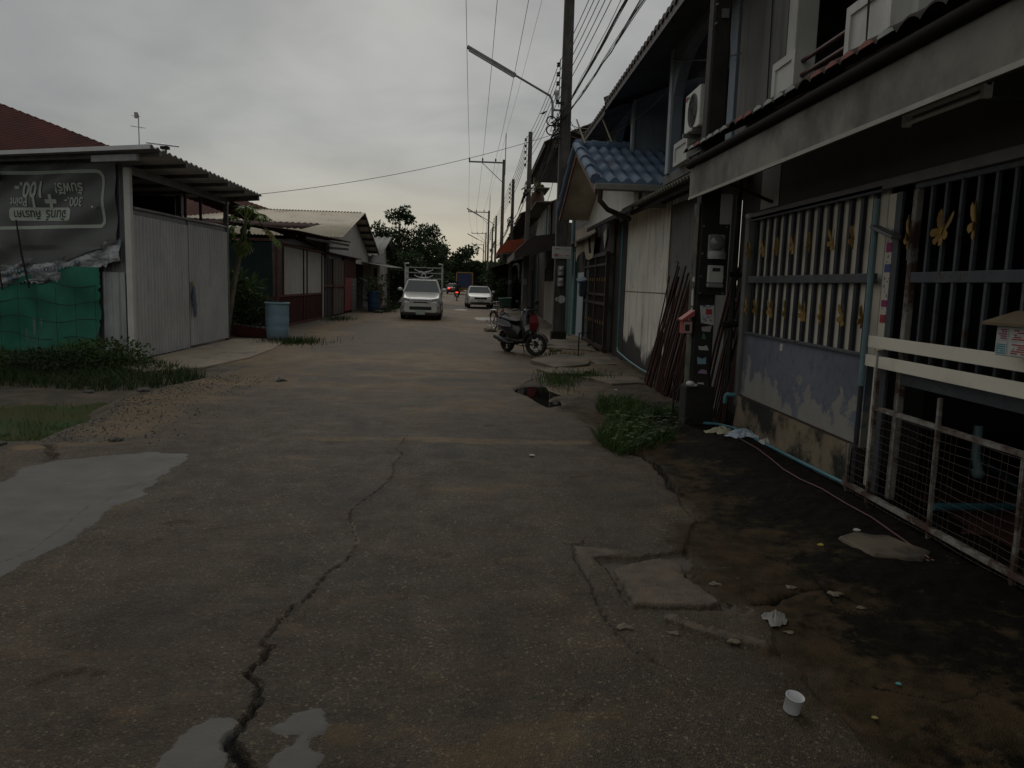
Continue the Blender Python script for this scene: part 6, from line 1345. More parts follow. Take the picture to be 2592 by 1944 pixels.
for i, (y0, y1, lb) in enumerate(((44.6,52.5,'dark townhouse behind the orange awning with teal post and door'), (52.6,62,'townhouse with brown shutters between orange and green awnings'), (62.1,73,'shadowy townhouse behind the green awning'), (73.1,88,'distant townhouse on the right where bushes reach the kerb'), (88.1,106,'farthest townhouse on the right, its roof just over the bushes'))):
    b = bend((y0+y1)/2); t = thing('townhouse', lb, 'house', (4.5+b, (y0+y1)/2, 0), group='row of townhouses down the right side'); rnd = random.Random(500+i)
    m = MB(); m.box(3.0+b,9+b,y0,y1,0,5.2); build('wall', m, mat('dark_render', (.075,.066,.058)), t)
    eave_roof(t, 2.1+b, 5.6 - .15*i, y0, y1, m_=DARKTILE)
    n = 4
    for k in range(n):
        ya = y0 + (y1-y0)*(k+.1)/n; yb = y0 + (y1-y0)*(k+.9)/n
        m = MB(); m.box(2.93+b,2.999+b,ya,yb,.05,2.3 + .2*rnd.random()); build('door' if k % 2 else 'shutter', m, wcol[(i+k*2) % 5], t)
        m = MB(); m.box(2.95+b,2.999+b,ya+.2,yb-.2,3.5,4.7); build('window', m, DARKVOID, t)
    for k in range(2):
        m = MB(); yy = y0 + .4 + k*(y1-y0)*.5; m.tube([(2.6+b,yy,0),(2.6+b,yy,3.0)], .07, 8); build('post', m, TEAL if (i+k) % 2 == 0 else STEEL, t)
m = MB(); m.tube([(2.88,40.0,.2),(2.88,40.05,3.05)], .045, 8); build('downpipe', m, PALETEAL, label='slim pale pipe left of the cream panel beyond the sign pole', cat='pipe')
m = MB(); m.prism([(2.3,42.5,.05),(2.3,44.2,.05),(2.3,44.4,2.9),(2.3,43.4,2.9)], (.06,0,0)); build('shutter_panel', m, TEAL, label='tall teal panel standing under the orange awning', cat='panel')
# broken slabs of the pavement by the scooter
SLABM = mat('broken_slab', (.19,.155,.11), (.125,.105,.076), 1.8, .88, dirt=(.08,.07,.05), damt=(.5,.68), bump=.35)
sl = [([(1.0,15.6),(1.75,16.4),(2.3,16.2),(2.15,15.2),(1.45,14.7)],.10,'tilted pavement slab in front of the scooter',.06), ([(1.1,14.3),(1.6,14.65),(2.1,14.4),(1.9,13.7),(1.3,13.7)],.05,'smaller flat slab before the tilted pavement slab',0), ([(2.2,16.9),(2.8,17.6),(2.85,15.6),(2.4,15.4)],.07,'slab along the foot of the grille gate front',.02), ([(1.6,19.2),(2.0,21.5),(2.9,21.2),(2.8,18.6)],.09,'slab beside the utility pole with the white sign',.02), ([(.75,21.5),(1.6,22.5),(1.9,20.9),(1.1,20.2)],.06,'slab edge behind the scooter',.03), ([(1.8,13.2),(2.75,13.6),(2.8,12.6),(2.2,12.4)],.05,'mossy slab before the rod bundle',.0)]
for i, (pl, h, lb, tl) in enumerate(sl):
    m = MB(); cx = sum(p[0] for p in pl)/len(pl); cy = sum(p[1] for p in pl)/len(pl)
    rnd = random.Random(600+i); pp = []
    for j in range(len(pl)):
        a = pl[j]; b = pl[(j+1) % len(pl)]
        for f in (0,.25,.5,.75): pp.append((a[0]+(b[0]-a[0])*f + rnd.uniform(-.05,.05), a[1]+(b[1]-a[1])*f + rnd.uniform(-.06,.06)))
    m.prism([(x, y, -.06 + tl*(cy-y)*-1 if False else -.05) for x, y in pp], (0,0,h+.05))
    m.v = [(x, y, z + tl*(y-cy)) for x, y, z in m.v]
    build('pavement_slab', m, SLABM, label=lb, cat='slab', group='broken pavement slabs', bevel=.012)
for i, (x, y, r, lb) in enumerate(((1.75,19.6,.2,'rounded stone left of the sign pole foot'),(1.85,18.6,.16,'flat stone behind the scooter front wheel'),(2.45,22.0,.14,'pale stone at the foot of the sign pole'),(.35,26.0,.2,'stone by the bicycle wheel'),(1.2,24.5,.2,'broken stone between bicycle and sign pole'))):
    chunk(x, y, r, 700+i, lb, SLABM, z=0)
rnd = random.Random(88); m = MB()
blades(m, [(rnd.gauss(1.9,.4), rnd.gauss(17.4,.5), 0) for _ in range(260)] + [(rnd.gauss(1.8,.3), rnd.gauss(13.6,.4), 0) for _ in range(500)] + [(rnd.gauss(1.3,.15), rnd.gauss(12.6,.5), 0) for _ in range(350)] + [(rnd.gauss(.9,.3), rnd.gauss(31,1), 0) for _ in range(350)] + [(rnd.gauss(1.9,.25), rnd.gauss(33,2), 0) for _ in range(250)], .12, .012, rnd)
build('pavement_weeds', m, GRASSM, label='small weeds in the joints of the broken pavement', cat='weeds', kind='stuff')
m = MB()
blades(m, scatter(GRASS_R, 2600, rnd, patchy(2.2, 33, .35, .5)), .17, .012, rnd, 1.3)
build('grass_clump', m, GRASSM, label='green grass clump at the road edge before the black utility pole', cat='grass', kind='stuff')
rnd = random.Random(13); lm = MB()
for (x, y, z) in scatter(GRASS_R, 120, rnd, lambda x, y: 1. if y < 9 and x > 1.5 else .05): leaf(lm, V((x,y,z+rnd.uniform(.08,.16))), V((rnd.uniform(-1,1),rnd.uniform(-1,1),.1)), V((0,0,1)), rnd.uniform(.05,.09), .06)
build('broadleaf_weed', lm, LEAF_MID, label='round leaved weeds growing through the grass clump by the black pole', cat='weeds', kind='stuff')
# ------------------------------------------------------------------ utility poles
def pole(label, x, y, h, w=.24, m_=None, lean=(0,0), z0=-.1):
    t = thing('utility_pole', label, 'utility pole', (x, y, 0))
    m = MB(); a, b = w/2, w*.33; c = .02
    def ring(r, z, dx, dy): return [V((x+dx+sx, y+dy+sy, z)) for sx, sy in ((-r,-r+c),(-r+c,-r),(r-c,-r),(r,-r+c),(r,r-c),(r-c,r),(-r+c,r),(-r,r-c))]
    m.loft([ring(a + (b-a)*k/6, z0 + (h-z0)*k/6, lean[0]*k/6, lean[1]*k/6) for k in range(7)], sm=False); build('shaft', m, m_ or CONC_FAR, t)
    return t
def insulators(t, x, y, zs, r=.05):
    m = MB(); m.bar((x-.0, y, zs[-1]-.15), (x, y, zs[0]+.15), .02); build('rack', m, DARKSTEEL, t)
    for z in zs:
        m = MB(); m.lathe([(r*.5,-.06),(r,-.045),(r,-.02),(r*.55,0),(r,.02),(r,.045),(r*.5,.06)], (x-.05, y, z), 10); build('insulator', m, PORC, t)
def crossarm(t, x, y, z, L, rod=1.5):
    m = MB(); m.box(x-L, x+.15, y-.06, y+.06, z-.06, z+.06); build('crossarm', m, STEEL, t)
    m = MB(); m.bar((x-L*.62, y-.04, z-.06), (x-.08, y-.04, z-1.6), .05); build('brace', m, STEEL, t)
    out = []
    for k in range(3):
        xx = x-L+.06 + k*(L-.75)/2; m = MB(); m.lathe([(.03,0),(.07,.06),(.05,.1),(.085,.14),(.05,.18),(.07,.22),(.03,.27)], (xx, y, z+.06), 10); build('insulator', m, PORC, t); out.append((xx, y, z+.33))
    m = MB(); m.tube([(x+.12,y,z-1),(x+.12,y,z+rod)], .04, 6); build('earth_rod', m, STEEL, t); out.append((x+.12, y, z+rod))
    return out
def street_lamp(t, x, y, z, L=2.8, rise=1.75):
    """long fluorescent street lantern on a slanting arm"""
    m = MB(); e = V((x-L, y, z+rise)); b = V((x-.28, y, z)); kx = V((x-.36, y, z+.28))
    mid = kx + (e-kx)*.42
    m.tube([b + V((0,0,-.35)), b, b + V((-.02,0,.14)), kx, mid], [.035,.035,.034,.032,.03], 8); m.bar(b + V((0,0,-.1)), V((x-.05,y,z-.1)), .05); build('arm', m, STEEL, t)
    d = (e-mid).normalized(); m = MB(); m.bar(mid, e, .17, .07); m.bar(mid + V((0,0,-.055)) + d*.05, e + V((0,0,-.055)) - d*.05, .13, .05, 1); build('lantern', m, [STEEL, mat('dead_tube', (.55,.57,.55))], t)
P0 = V((2.62, 9.06, 0)); P1 = V((2.30, 22.67, 0))
t0 = pole('black stained utility pole with two meters and paper stickers, nearest the camera', 2.62, 9.06, 8.9, .25, POLE_BLACK)
m = MB(); m.box(2.485,2.494,8.955,9.165,.1,2.6); build('edge_strip', m, mat('mossy_strip', (.12,.115,.08), (.06,.06,.045), 9, .9, dirt=(.02,.02,.018), damt=(.5,.62), dscale=3, bump=.3), t0)
m = MB(); m.box(2.45,2.79,8.91,9.21,-.1,.47); build('footing', m, mat('dark_concrete', (.022,.020,.016), (.012,.011,.009), 4, .9, dirt=(.05,.045,.035), damt=(.6,.75), bump=.4), t0, bevel=.02)
m = MB(); m.box(2.52,2.84,8.90,8.93,1.55,2.36); build('meter_board', m, POLE_BLACK, t0)
m = MB()
for z in (1.57, 1.76, 2.02, 2.33, 4.55, 4.75, 4.92):
    for x in (2.535, 2.80): m.tube([(x,8.885,z),(x,8.93,z)], .012, 6)
m.box(2.60,2.68,8.93,8.949,4.62,4.72); build('bolt', m, STEEL, t0)
STK = [('poster', 2.57,2.72,1.21,1.43,PAPER),('sticker',2.585,2.70,1.13,1.185,mat('pinkish_paper',(.42,.34,.36),None,6,.8)),('sticker',2.60,2.64,1.03,1.09,mat('green_paper',(.10,.22,.11),None,6,.8)),('sticker',2.58,2.68,.91,.95,PAPER),('sticker',2.575,2.675,.73,.81,mat('sky_blue_paper',(.25,.39,.46),None,6,.8)),('sticker',2.58,2.68,.62,.665,mat('lilac_paper',(.36,.24,.36),None,6,.8)),('sticker',2.585,2.65,.50,.53,PAPER),('sticker',2.55,2.66,.36,.42,mat('pinkish_paper',(.42,.34,.36)))]
rnd = random.Random(23)
for nm, xa, xb, za, zb, mt_ in STK:
    m = MB(); j = lambda: rnd.uniform(-.014,.014); m.prism([(xa+j(),8.934,za+j()),(xb+j(),8.934,za+j()),(xb+j(),8.934,zb+j()),((xa+xb)/2,8.934,zb+j()),(xa+j(),8.934,zb+j())], (0,.004,0)); s = build(nm, m, mt_, t0)
    if nm == 'poster':
        m = MB(); m.box(2.63,2.705,8.931,8.934,1.32,1.385,0)
        for _ in range(24): x = rnd.uniform(2.58,2.69); z = rnd.uniform(1.225,1.31); m.box(x,x+rnd.uniform(.008,.03),8.931,8.934,z,z+.006,rnd.choice((0,1,1)))
        for _ in range(10): x = rnd.uniform(2.58,2.69); z = rnd.uniform(1.39,1.42); m.box(x,x+rnd.uniform(.01,.03),8.931,8.934,z,z+.008,1)
        build('print', m, [REDPR, BLUPR], s)
m = MB()
for z0, z1 in ((1.70,1.76),(1.42,1.62),(1.30,1.40),(1.08,1.26)): m.prism([(2.478,8.96,z0),(2.478,9.03,z0),(2.478,9.035,z1-.03),(2.478,8.99,z1)], (.006,0,0))
build('torn_paper', m, PAPER, t0)
for z, gl, lb in ((2.10, True, 'rounded glass fronted electric meter, upper one on the black pole'), (1.76, False, 'square white electric meter with dark display, lower one on the black pole')):
    t = thing('electric_meter', lb, 'electric meter', (2.69, 8.88, z-.12), group=None)
    m = MB()
    if gl:
        m.box(2.59,2.79,8.86,8.90,z-.13,z+.14); build('case', m, mat('meter_grey', (.26,.26,.25), None, 6, .5), t, bevel=.02)
        m = MB(); m.ball((2.69,8.85,z+.045),(.085,.05,.085),14,10); build('glass_cover', m, glassmat('meter_glass', (.20,.20,.185), .1), t)
        m = MB(); m.lathe([(.10,-.14),(.105,-.09),(.095,-.05),(.0,-.045)], (2.69,8.855,z), 14); build('terminal_cover', m, mat('meter_pale', (.36,.36,.34), None, 6, .5), t)
    else:
        m.box(2.605,2.785,8.845,8.90,z-.07,z+.13); build('case', m, mat('meter_white', (.50,.50,.47), (.43,.43,.4), 6, .5), t, bevel=.012)
        m = MB(); m.box(2.65,2.74,8.842,8.8449,z+.06,z+.10); build('display', m, DARKVOID, t)
        m = MB(); m.box(2.60,2.79,8.84,8.90,z-.125,z-.075); build('terminal_cover', m, mat('meter_grey', (.26,.26,.25)), t, bevel=.012)
t = thing('letter_box', 'small coral red house shaped letter box on the side of the black pole', 'letter box', (2.42,8.93,1.08))
CORAL = mat('coral_red', (.36,.075,.065), (.28,.06,.052), 5, .6, bump=.03)
m = MB(); m.box(2.36,2.475,8.90,9.04,1.09,1.24); build('box', m, CORAL, t, bevel=.006)
m = MB(); m.prism([(2.345,8.87,1.235),(2.485,8.87,1.30),(2.485,8.87,1.37),(2.335,8.87,1.255)], (0,.19,0)); build('roof', m, CORAL, t)
m = MB(); m.box(2.37,2.465,8.893,8.899,1.10,1.23); build('front_plate', m, mat('pink_white', (.45,.33,.31), None, 6, .6), t); m = MB(); m.box(2.385,2.44,8.888,8.8929,1.125,1.20); build('opening', m, DARKVOID, t)
m = MB(); m.ball((2.50,8.93,.50),(.055,.06,.035),10,8); m.ball((2.54,8.92,.485),(.05,.04,.02),8,6); build('plastic_bag', m, PAPER, label='crumpled white plastic scrap stuck on the footing of the black pole', cat='litter')
m = MB(); m.tube([(2.30,8.98,-.02),(2.32,8.97,.3),(2.30,8.96,.62)], [.018,.012,.008], 6); m.tube([(2.31,8.97,.38),(2.42,8.98,.45)], .008, 5); build('stake', m, DARKSTEEL, label='dark thin stake beside the footing of the black pole', cat='stake')
t = thing('floodlight', 'pale floodlight head high on the wall beside the black pole', 'lamp', (3.0,8.75,4.85))
m = MB(); m.obox((2.93,8.70,4.98),(.22,.34,.12),(R(10),R(-28),0)); build('housing', m, mat('lamp_pale', (.42,.42,.38), None, 5, .5), t, bevel=.02); m = MB(); m.bar((3.05,8.75,5.1),(2.93,8.72,5.03),.03); build('bracket', m, DARKSTEEL, t)

t1 = pole('tall blackened utility pole carrying street lamp, white sign and meters', 2.30, 22.67, 13.0, .36, CONC, lean=(-.06,0))
m = MB(); m.box(2.115,2.118,22.55,22.79,.2,6.2); 
mv1 = crossarm(t1, 2.24, 22.67, 11.9, 3.05)
insulators(t1, 2.06, 22.6, [7.78,7.52,7.27,7.02,6.77])
street_lamp(t1, 2.16, 22.5, 6.62, 2.72, 1.5)
m = MB(); m.lathe([(.05,0),(.05,.1),(.085,.13),(.085,.2),(.05,.24)], (1.98,22.5,6.82), 12); build('photocell', m, GREYMETAL, t1)
m = MB(); m.bar((1.98,22.5,6.72),(2.2,22.5,6.72),.06); build('bracket', m, DARKSTEEL, t1); m = MB(); m.box(2.04,2.16,22.5,22.66,6.1,6.18); build('bracket', m, DARKSTEEL, t1)
m = MB(); m.box(2.01,2.56,22.40,22.42,2.38,2.72); sg = build('sign', m, mat('sign_white', (.50,.50,.49), (.44,.44,.43), 3, .5, dirt=(.33,.33,.32)), t1, bevel=.03, label='white rounded sign plate with red lettering')
rnd = random.Random(61); m = MB()
for a in range(3): m.tube([(2.10 + .035*math.cos(k*.9) + a*.035, 22.397, 2.475 + .035*math.sin(k*.9)) for k in range(8)], .008, 4)
for xa, n in ((2.24,4),(2.40,5)):
    for q in range(n): m.box(xa+q*.024, xa+q*.024+.014, 22.395,22.3995,2.455+rnd.uniform(0,.012),2.485+rnd.uniform(-.006,.012))
for q in range(9): m.box(2.06+q*.05,2.09+q*.05,22.396,22.3995,2.64+rnd.uniform(-.02,.02),2.655+rnd.uniform(-.02,.02), 1)
m.box(2.2,2.45,22.396,22.3995,2.425,2.430)
build('lettering', m, [REDPR, GRYPR], sg)
for z, lb in ((2.06,'electric meter with rounded bottom, upper one on the sign pole'),(1.73,'electric meter with square bottom, lower one on the sign pole')):
    t = thing('electric_meter', lb, 'electric meter', (2.28,22.4,z-.1)); m = MB(); m.box(2.20,2.37,22.34,22.46,z-.10,z+.11); build('case', m, mat('meter_grey', (.26,.26,.25)), t, bevel=.025); m = MB(); m.lathe([(.08,-.16),(.085,-.1),(.07,-.06),(0,-.055)] if z > 2 else [(.07,-.15),(.085,-.13),(.085,-.06),(0,-.055)], (2.285,22.40,z), 12); build('terminal_cover', m, mat('meter_pale', (.36,.36,.34)), t); m = MB(); m.lathe([(.06,0),(.06,.02),(0,.025)], (2.285,22.335,z+.03), 12, 0, Euler((PI/2,0,0)).to_matrix()); build('dial', m, mat('meter_white', (.50,.50,.47)), t)
for cx_, r_ in ((2.34,.12),(2.215,.06)):
    m = MB(); m.prism([(cx_+r_*math.cos(2*PI*j/7), 22.46, 1.21+r_*math.sin(2*PI*j/7)) for j in range(7)], (0,.02,0)); build('sticker', m, PAPER, t1)
m = MB(); m.box(2.08,2.52,22.44,22.9,-.1,.28); build('footing', m, mat('dark_concrete', (.05,.045,.036)), t1, bevel=.03)
m = MB()
for k in range(26):
    a = rnd.uniform(0, 6); z = 5.95 + rnd.uniform(-.3,.35); m.tube([(2.05+rnd.uniform(-.15,.1),22.6+rnd.uniform(-.3,.3),z),(1.95+rnd.uniform(-.15,.2),22.5+rnd.uniform(-.2,.2),z+rnd.uniform(-.3,.3)),(2.1+rnd.uniform(-.1,.25),22.6,z+rnd.uniform(-.3,.3))], .012, 4)
for z in (5.95, 6.2): m.tube([(1.85+.13*math.cos(k*.5),22.4,z+.13*math.sin(k*.5)) for k in range(13)], .02, 5)
build('cable_tangle', m, CABLE, t1)
Pp = [(1.99,35.0,8.28),(1.85,50.0,8.21),(1.30,78.0,8.31),(1.16,94.0,8.31)]
pl_ = ['slim grey utility pole just beyond the tall blackened pole','dark utility pole second beyond the tall blackened pole','dark utility pole carrying the second street lamp','utility pole behind the second street lamp pole']
for (x, y, h), lb in zip(Pp, pl_):
    t = pole(lb, x, y, h, .26, CONC_FAR if y < 40 else CONC); insulators(t, x-.16, y-.1, [h-.35-.27*k for k in range(5)])
    if y == 78.0: street_lamp(t, x, y, 7.3, 2.95, 1.65)
    m = MB()
    for k in range(10): m.tube([(x-.1+rnd.uniform(-.2,.1),y-.15,5.7+rnd.uniform(-.3,.4)),(x-.25+rnd.uniform(-.1,.1),y-.1,5.5+rnd.uniform(-.4,.3)),(x-.05,y-.2,5.7+rnd.uniform(-.4,.3))], .02, 4)
    build('cable_tangle', m, CABLE, t)
    if y < 60:
        m = MB(); m.box(x-.10,x+.06,y-.20,y-.13,1.6,1.85); build('meter', m, mat('meter_grey', (.26,.26,.25)), t, bevel=.02)
mvp = [mv1]
for (x, y, h, lb) in ((1.62,66.5,11.95,'tall pole with crossarm and three insulators against the sky'),(.80,112.0,11.9,'second crossarm pole, smaller, behind the first'),(.66,161.0,12.0,'third crossarm pole far down the street'),(.3,208.0,12.0,'faint fourth crossarm pole at the end of the line')):
    t = pole(lb, x, y, h, .34, CONC_FAR); mvp.append(crossarm(t, x, y, h-.25, 2.95, 2.4))
    if y in (112.0, 161.0): street_lamp(t, x, y, 8.2 if y > 120 else 7.0, 3.0, 1.6)

# ------------------------------------------------------------------ wires
def wire(p, q, sag, r, m_=CABLE, label=None, group=None, n=14, name='power_line', cat='power line', jit=0, rnd=None):
    p = V(p); q = V(q); pts = []
    for i in range(n+1):
        f = i/n; v = p + (q-p)*f; v.z -= sag*4*f*(1-f)
        if jit: v += V((rnd.uniform(-jit,jit), 0, rnd.uniform(-jit,jit)))*(1 if 0 < i < n else 0)
        pts.append(v)
    m = MB(); m.tube(pts, r, 4, cap=False)
    return build(name, m, m_, label=label, cat=cat, group=group)
wn = ['leftmost', 'middle', 'rightmost']
back = [(a[0]+.55, a[1]-46, a[2]) for a in mv1]
for k in range(4):
    nm = ('%s of the three high wires' % wn[k]) if k < 3 else 'thin topmost earth wire'
    ch = [back] + mvp
    for j in range(len(ch)-1):
        seg = ['over the camera to the tall blackened pole', 'from the tall blackened pole to the first crossarm pole', 'between first and second crossarm poles', 'between second and third crossarm poles', 'between third and fourth crossarm poles'][j]
        wire(ch[j][k], ch[j+1][k], .55 if k < 3 else .3, .011 if k < 3 else .007, WIRE, '%s %s' % (nm, seg), 'high voltage wires', 22)
lv0 = V((2.62-.12, 9.06, 0)); tops = [(V((2.9,-6,0)), 8.5), (V((2.50,9.0,0)), 8.45), (V((2.01,22.6,0)), 7.78), (V((1.83-.05,34.9,0)), 7.93), (V((1.69-.05,49.9,0)), 7.86), (V((1.09,77.9,0)), 7.96), (V((.95,93.9,0)), 7.96), (V((.6,125,0)), 7.9)]
on = ['top', 'second', 'third', 'fourth', 'bottom']
sg_ = ['over the camera up to the nearest black pole', 'between the black pole and the tall blackened pole', 'between the tall blackened pole and the slim grey pole', 'between the slim grey pole and the next dark pole', 'between the second dark pole and the second lamp pole', 'between the second lamp pole and the pole behind it', 'beyond the second lamp pole into the distance']
for j in range(len(tops)-1):
    for k in range(5):
        (a, za), (b, zb) = tops[j], tops[j+1]
        wire(a + V((0,0,za-.255*k)), b + V((0,0,zb-.255*k)), .22, .0095 if j < 3 else .012, CABLE, '%s wire of the five-wire rack %s' % (on[k], sg_[j]), 'street rack wires', 12)
# telephone cable bundle
rnd = random.Random(91)
tz = [(V((3.1,-5,0)), 6.9), (V((2.66,9.1,0)), 6.75), (V((2.18,22.6,0)), 6.35), (V((1.9,34.9,0)), 5.75), (V((1.75,49.9,0)), 5.6), (V((1.2,77.9,0)), 5.5), (V((1.0,110,0)), 5.4)]
sg2 = ['over the camera to the black pole', 'from the black pole to the tall blackened pole', 'from the tall blackened pole to the slim grey pole', 'between slim grey pole and next dark pole', 'between the dark pole and second lamp pole', 'beyond the second lamp pole']
for j in range(len(tz)-1):
    for k in range(11 if j < 3 else 6):
        (a, za), (b, zb) = tz[j], tz[j+1]; o1 = V((rnd.uniform(-.16,.16), 0, rnd.uniform(-.42,.35)))*(1. if j < 2 else .55); o2 = o1*.3 if j in (1,) else o1*.8
        wire(a + V((0,0,za)) + o1, b + V((0,0,zb)) + o2, (rnd.uniform(.08,.3) if j < 2 else rnd.uniform(.25,.7)), rnd.choice((.007,.009,.013,.016)), CABLE if rnd.random() < .8 else WIRE, 'dark telephone cable ' + sg2[j], 'telephone cables ' + sg2[j], 14, 'telephone_cable', 'cable', .015, rnd)
wire((2.2,22.5,5.95), (-5.4,18.9,3.52), .22, .0065, WIRE, 'single pale service wire slung across the street to the garage roof', None, 30, 'service_wire', 'wire')
for i, (a, b, s, lb) in enumerate((((2.35,22.6,6.2),(3.05,16.6,5.4),.3,'upper service wire from the tall pole to the arched balcony wall'), ((2.35,22.6,6.1),(3.05,13.1,4.9),.5,'long service wire from the tall pole past the bamboo props'), ((2.35,22.6,6.4),(2.5,18.9,5.35),.25,'short service wire from the tall pole to the dark eaves'), ((2.35,22.6,5.9),(3.0,20.6,5.5),.12,'lowest service wire right of the tall pole'), ((2.2,22.6,5.9),(2.6,34,5.0),.5,'service wire drooping to the stained wall house'), ((2.9,9.1,4.3),(3.0,12.9,5.3),.05,'thin wire beside the air conditioner'))):
    wire(a, b, s, .009, CABLE, lb, None, 12, 'service_wire', 'wire')
for i, (x, y, z) in enumerate(((1.86,25.6,7.02),)):
    t = thing('bird', 'tiny bird perched on a wire left of the tall blackened pole', 'bird', (x, y, z)); m = MB(); m.loft([[V((x + a, y + r*math.cos(2*PI*j/8), z + .05 + h + r*math.sin(2*PI*j/8))) for j in range(8)] for a, r, h in ((-.13,.004,.0),(-.07,.018,.01),(-.02,.036,.02),(.03,.034,.04),(.06,.022,.07),(.085,.02,.085),(.10,.008,.083),(.12,.002,.08))]); build('body', m, DARKSTEEL, t); m = MB(); m.tube([(x,y,z),(x,y,z+.04)], .003, 4); build('leg', m, DARKSTEEL, t)
# ------------------------------------------------------------------ vehicles (modelled along +Y, nose at y = 0 looking to -Y)
def rring(y, hw, z0, z1, r=.12, n=4, tw=1.0):
    """rounded section across the car; tw narrows its top"""
    o = []
    for sx, sz, a0 in ((1,1,0),(-1,1,90),(-1,-1,180),(1,-1,270)):
        for j in range(n+1):
            a = R(a0 + 90*j/n); w = hw*(tw if sz > 0 else 1)
            o.append(V((sx*(w-r) + r*math.cos(a), y, (z1-r if sz > 0 else z0+r) + r*math.sin(a))))
    return o
CARGLASS = glassmat('car_glass', (.06,.072,.075), .05)
CHROME = mat('chrome', (.45,.45,.46), (.38,.38,.39), 6, .25, .8, bump=0)
PLASTIC = mat('black_plastic', (.015,.015,.016), (.02,.02,.02), 6, .5, bump=0)
LAMPG = glassmat('lamp_glass', (.42,.43,.43), .12)
PLATE = mat('number_plate', (.40,.46,.40), (.36,.42,.36), 6, .5, bump=0)
REDLENS = mat('red_lens', (.25,.02,.02), None, 4, .2, bump=0)
REDLIT = emis('lit_red_lamp', (1., .05, .03), 1.6)
def paint(name, c, metal=.2):
    m = bpy.data.materials.new(name); k = NB(m); k.set(Base_Color=k.mix(k.ramp(k.noise(2, None, 6), .4, .8), c, tuple(a*.8 for a in c)), Roughness=.32, Metallic=metal); k.b.inputs['Coat Weight'].default_value = .4; return m
def wheel(t, x, y, r, w, disc=CHROME):
    Mx = Euler((0, PI/2, 0)).to_matrix()
    m = MB(); m.lathe([(r*.62,-w/2),(r*.9,-w/2),(r,-w*.33),(r,w*.33),(r*.9,w/2),(r*.62,w/2)], (x,y,r), 24, 0, Mx); wl = build('wheel', m, BLACKRUB, t, world=False)
    s = 1 if x > 0 else -1
    m = MB(); m.lathe([(0,s*w*.42),(r*.2,s*w*.44),(r*.6,s*w*.36),(r*.64,s*w*.45)], (x,y,r), 20, 0, Mx)
    for k in range(5):
        a = 2*PI*k/5; m.bar((x+s*w*.46,y,r),(x+s*w*.46,y+r*.6*math.cos(a),r+r*.6*math.sin(a)),.03,.06, up=(1,0,0))
    build('rim', m, disc, wl, world=False)
def quadpanel(nm, pts, mt, t, th=.012, nrm=None):
    p = [V(q) for q in pts]; n = (p[1]-p[0]).cross(p[2]-p[0]).normalized() if nrm is None else V(nrm)
    m = MB(); m.prism(p, n*th); return build(nm, m, mt, t, world=False)
def car(label, loc, rz, pm, W, L, zh, zb, zr, cab, tail='boot', rear_lit=False, cat='car', name='car'):
    """cab = (windscreen foot, roof front, roof rear, rear window foot) along the car; zh bonnet, zb waist, zr roof"""
    t = thing(name, label, cat, loc, rz); h = W/2; c0, c1, c2, c3 = cab; r = .30 if zr < 1.55 else .36
    m = MB()
    st = [(.0,.80,.32,zh-.25,.10),(.10,.92,.26,zh-.12,.14),(.35,.98,.22,zh-.05,.16),(c0*.6,1.,.21,zh,.15),(c0,1.,.21,zb,.12),((c1+c2)/2,1.,.21,zb+.01,.12),(c3,1.,.22,zb,.12),(L-.3,.98,.25,zb-.02 if tail == 'boot' else zb,.14),(L-.05,.92,.3,zb-.1,.12),(L,.85,.36,zb-.18,.1)]
    m.loft([rring(y, h*k, z0, z1, rr, 4, .95) for y, k, z0, z1, rr in st]); body = build('body', m, pm, t, world=False)
    hr = h*.74; hb = h*.93
    m = MB(); ro = []
    m.loft([rring(c1-.05, hr*.96, zr-.10, zr-.02, .03), rring(c1+.15, hr, zr-.10, zr, .035), rring(c2-.1, hr, zr-.10, zr, .035), rring(c2+.1, hr*.96, zr-.11, zr-.03, .03)]); build('roof', m, pm, t, world=False)
    for s in (-1, 1):
        m = MB(); A = V((s*hb*.98, c0+.02, zb-.03)); B = V((s*hr*.97, c1, zr-.06)); C_ = V((s*hr*.97, c2, zr-.06)); D = V((s*hb*.98, c3-.02, zb-.03)); e = (A+D)/2; f = (B+C_)/2
        for p, q in ((A,B),(C_,D),(e,f)): m.bar(p, q, .06, .05)
        build('pillar', m, pm, t, world=False)
        quadpanel('side_window', [A,e,f,B] , CARGLASS, t, .01, (s,0,.2)); quadpanel('side_window', [e,D,C_,f], CARGLASS, t, .01, (s,0,.2))
        m = MB(); m.ball((s*(h+.10), c0+.30, zb+.10), (.11,.06,.075), 10, 8); m.bar((s*h*.92,c0+.3,zb+.06),(s*(h+.05),c0+.3,zb+.09),.03); build('mirror', m, pm, t, world=False)
        for j, y in enumerate((c0*.62, L - .85 if tail == 'boot' else L-1.15)): wheel(t, s*(h-.10), y, r, .2)
        m = MB(); m.box(s*h-.004, s*h+.004, c0+.5, c0+.53, .4, zb-.05); m.box(s*h*.995-.004, s*h*.995+.012, c0+.9, c0+1.06, zb-.16, zb-.13); build('door_trim', m, PLASTIC, t, world=False)
    quadpanel('windscreen', [(-hb*.93,c0+.0,zb-.02),(hb*.93,c0+.0,zb-.02),(hr*.93,c1-.04,zr-.06),(-hr*.93,c1-.04,zr-.06)], CARGLASS, t, .02, (0,-.8,.6))
    quadpanel('rear_window', [(-hb*.9,c3,zb-.01),(-hr*.9,c2+.06,zr-.07),(hr*.9,c2+.06,zr-.07),(hb*.9,c3,zb-.01)], CARGLASS, t, .02, (0,.8,.6))
    return t, body, h
SILVER = paint('silver_paint', (.58,.58,.55), .15); WHITEC = paint('white_car_paint', (.72,.71,.67), .0); REDC = paint('red_car_paint', (.22,.025,.03), .2)
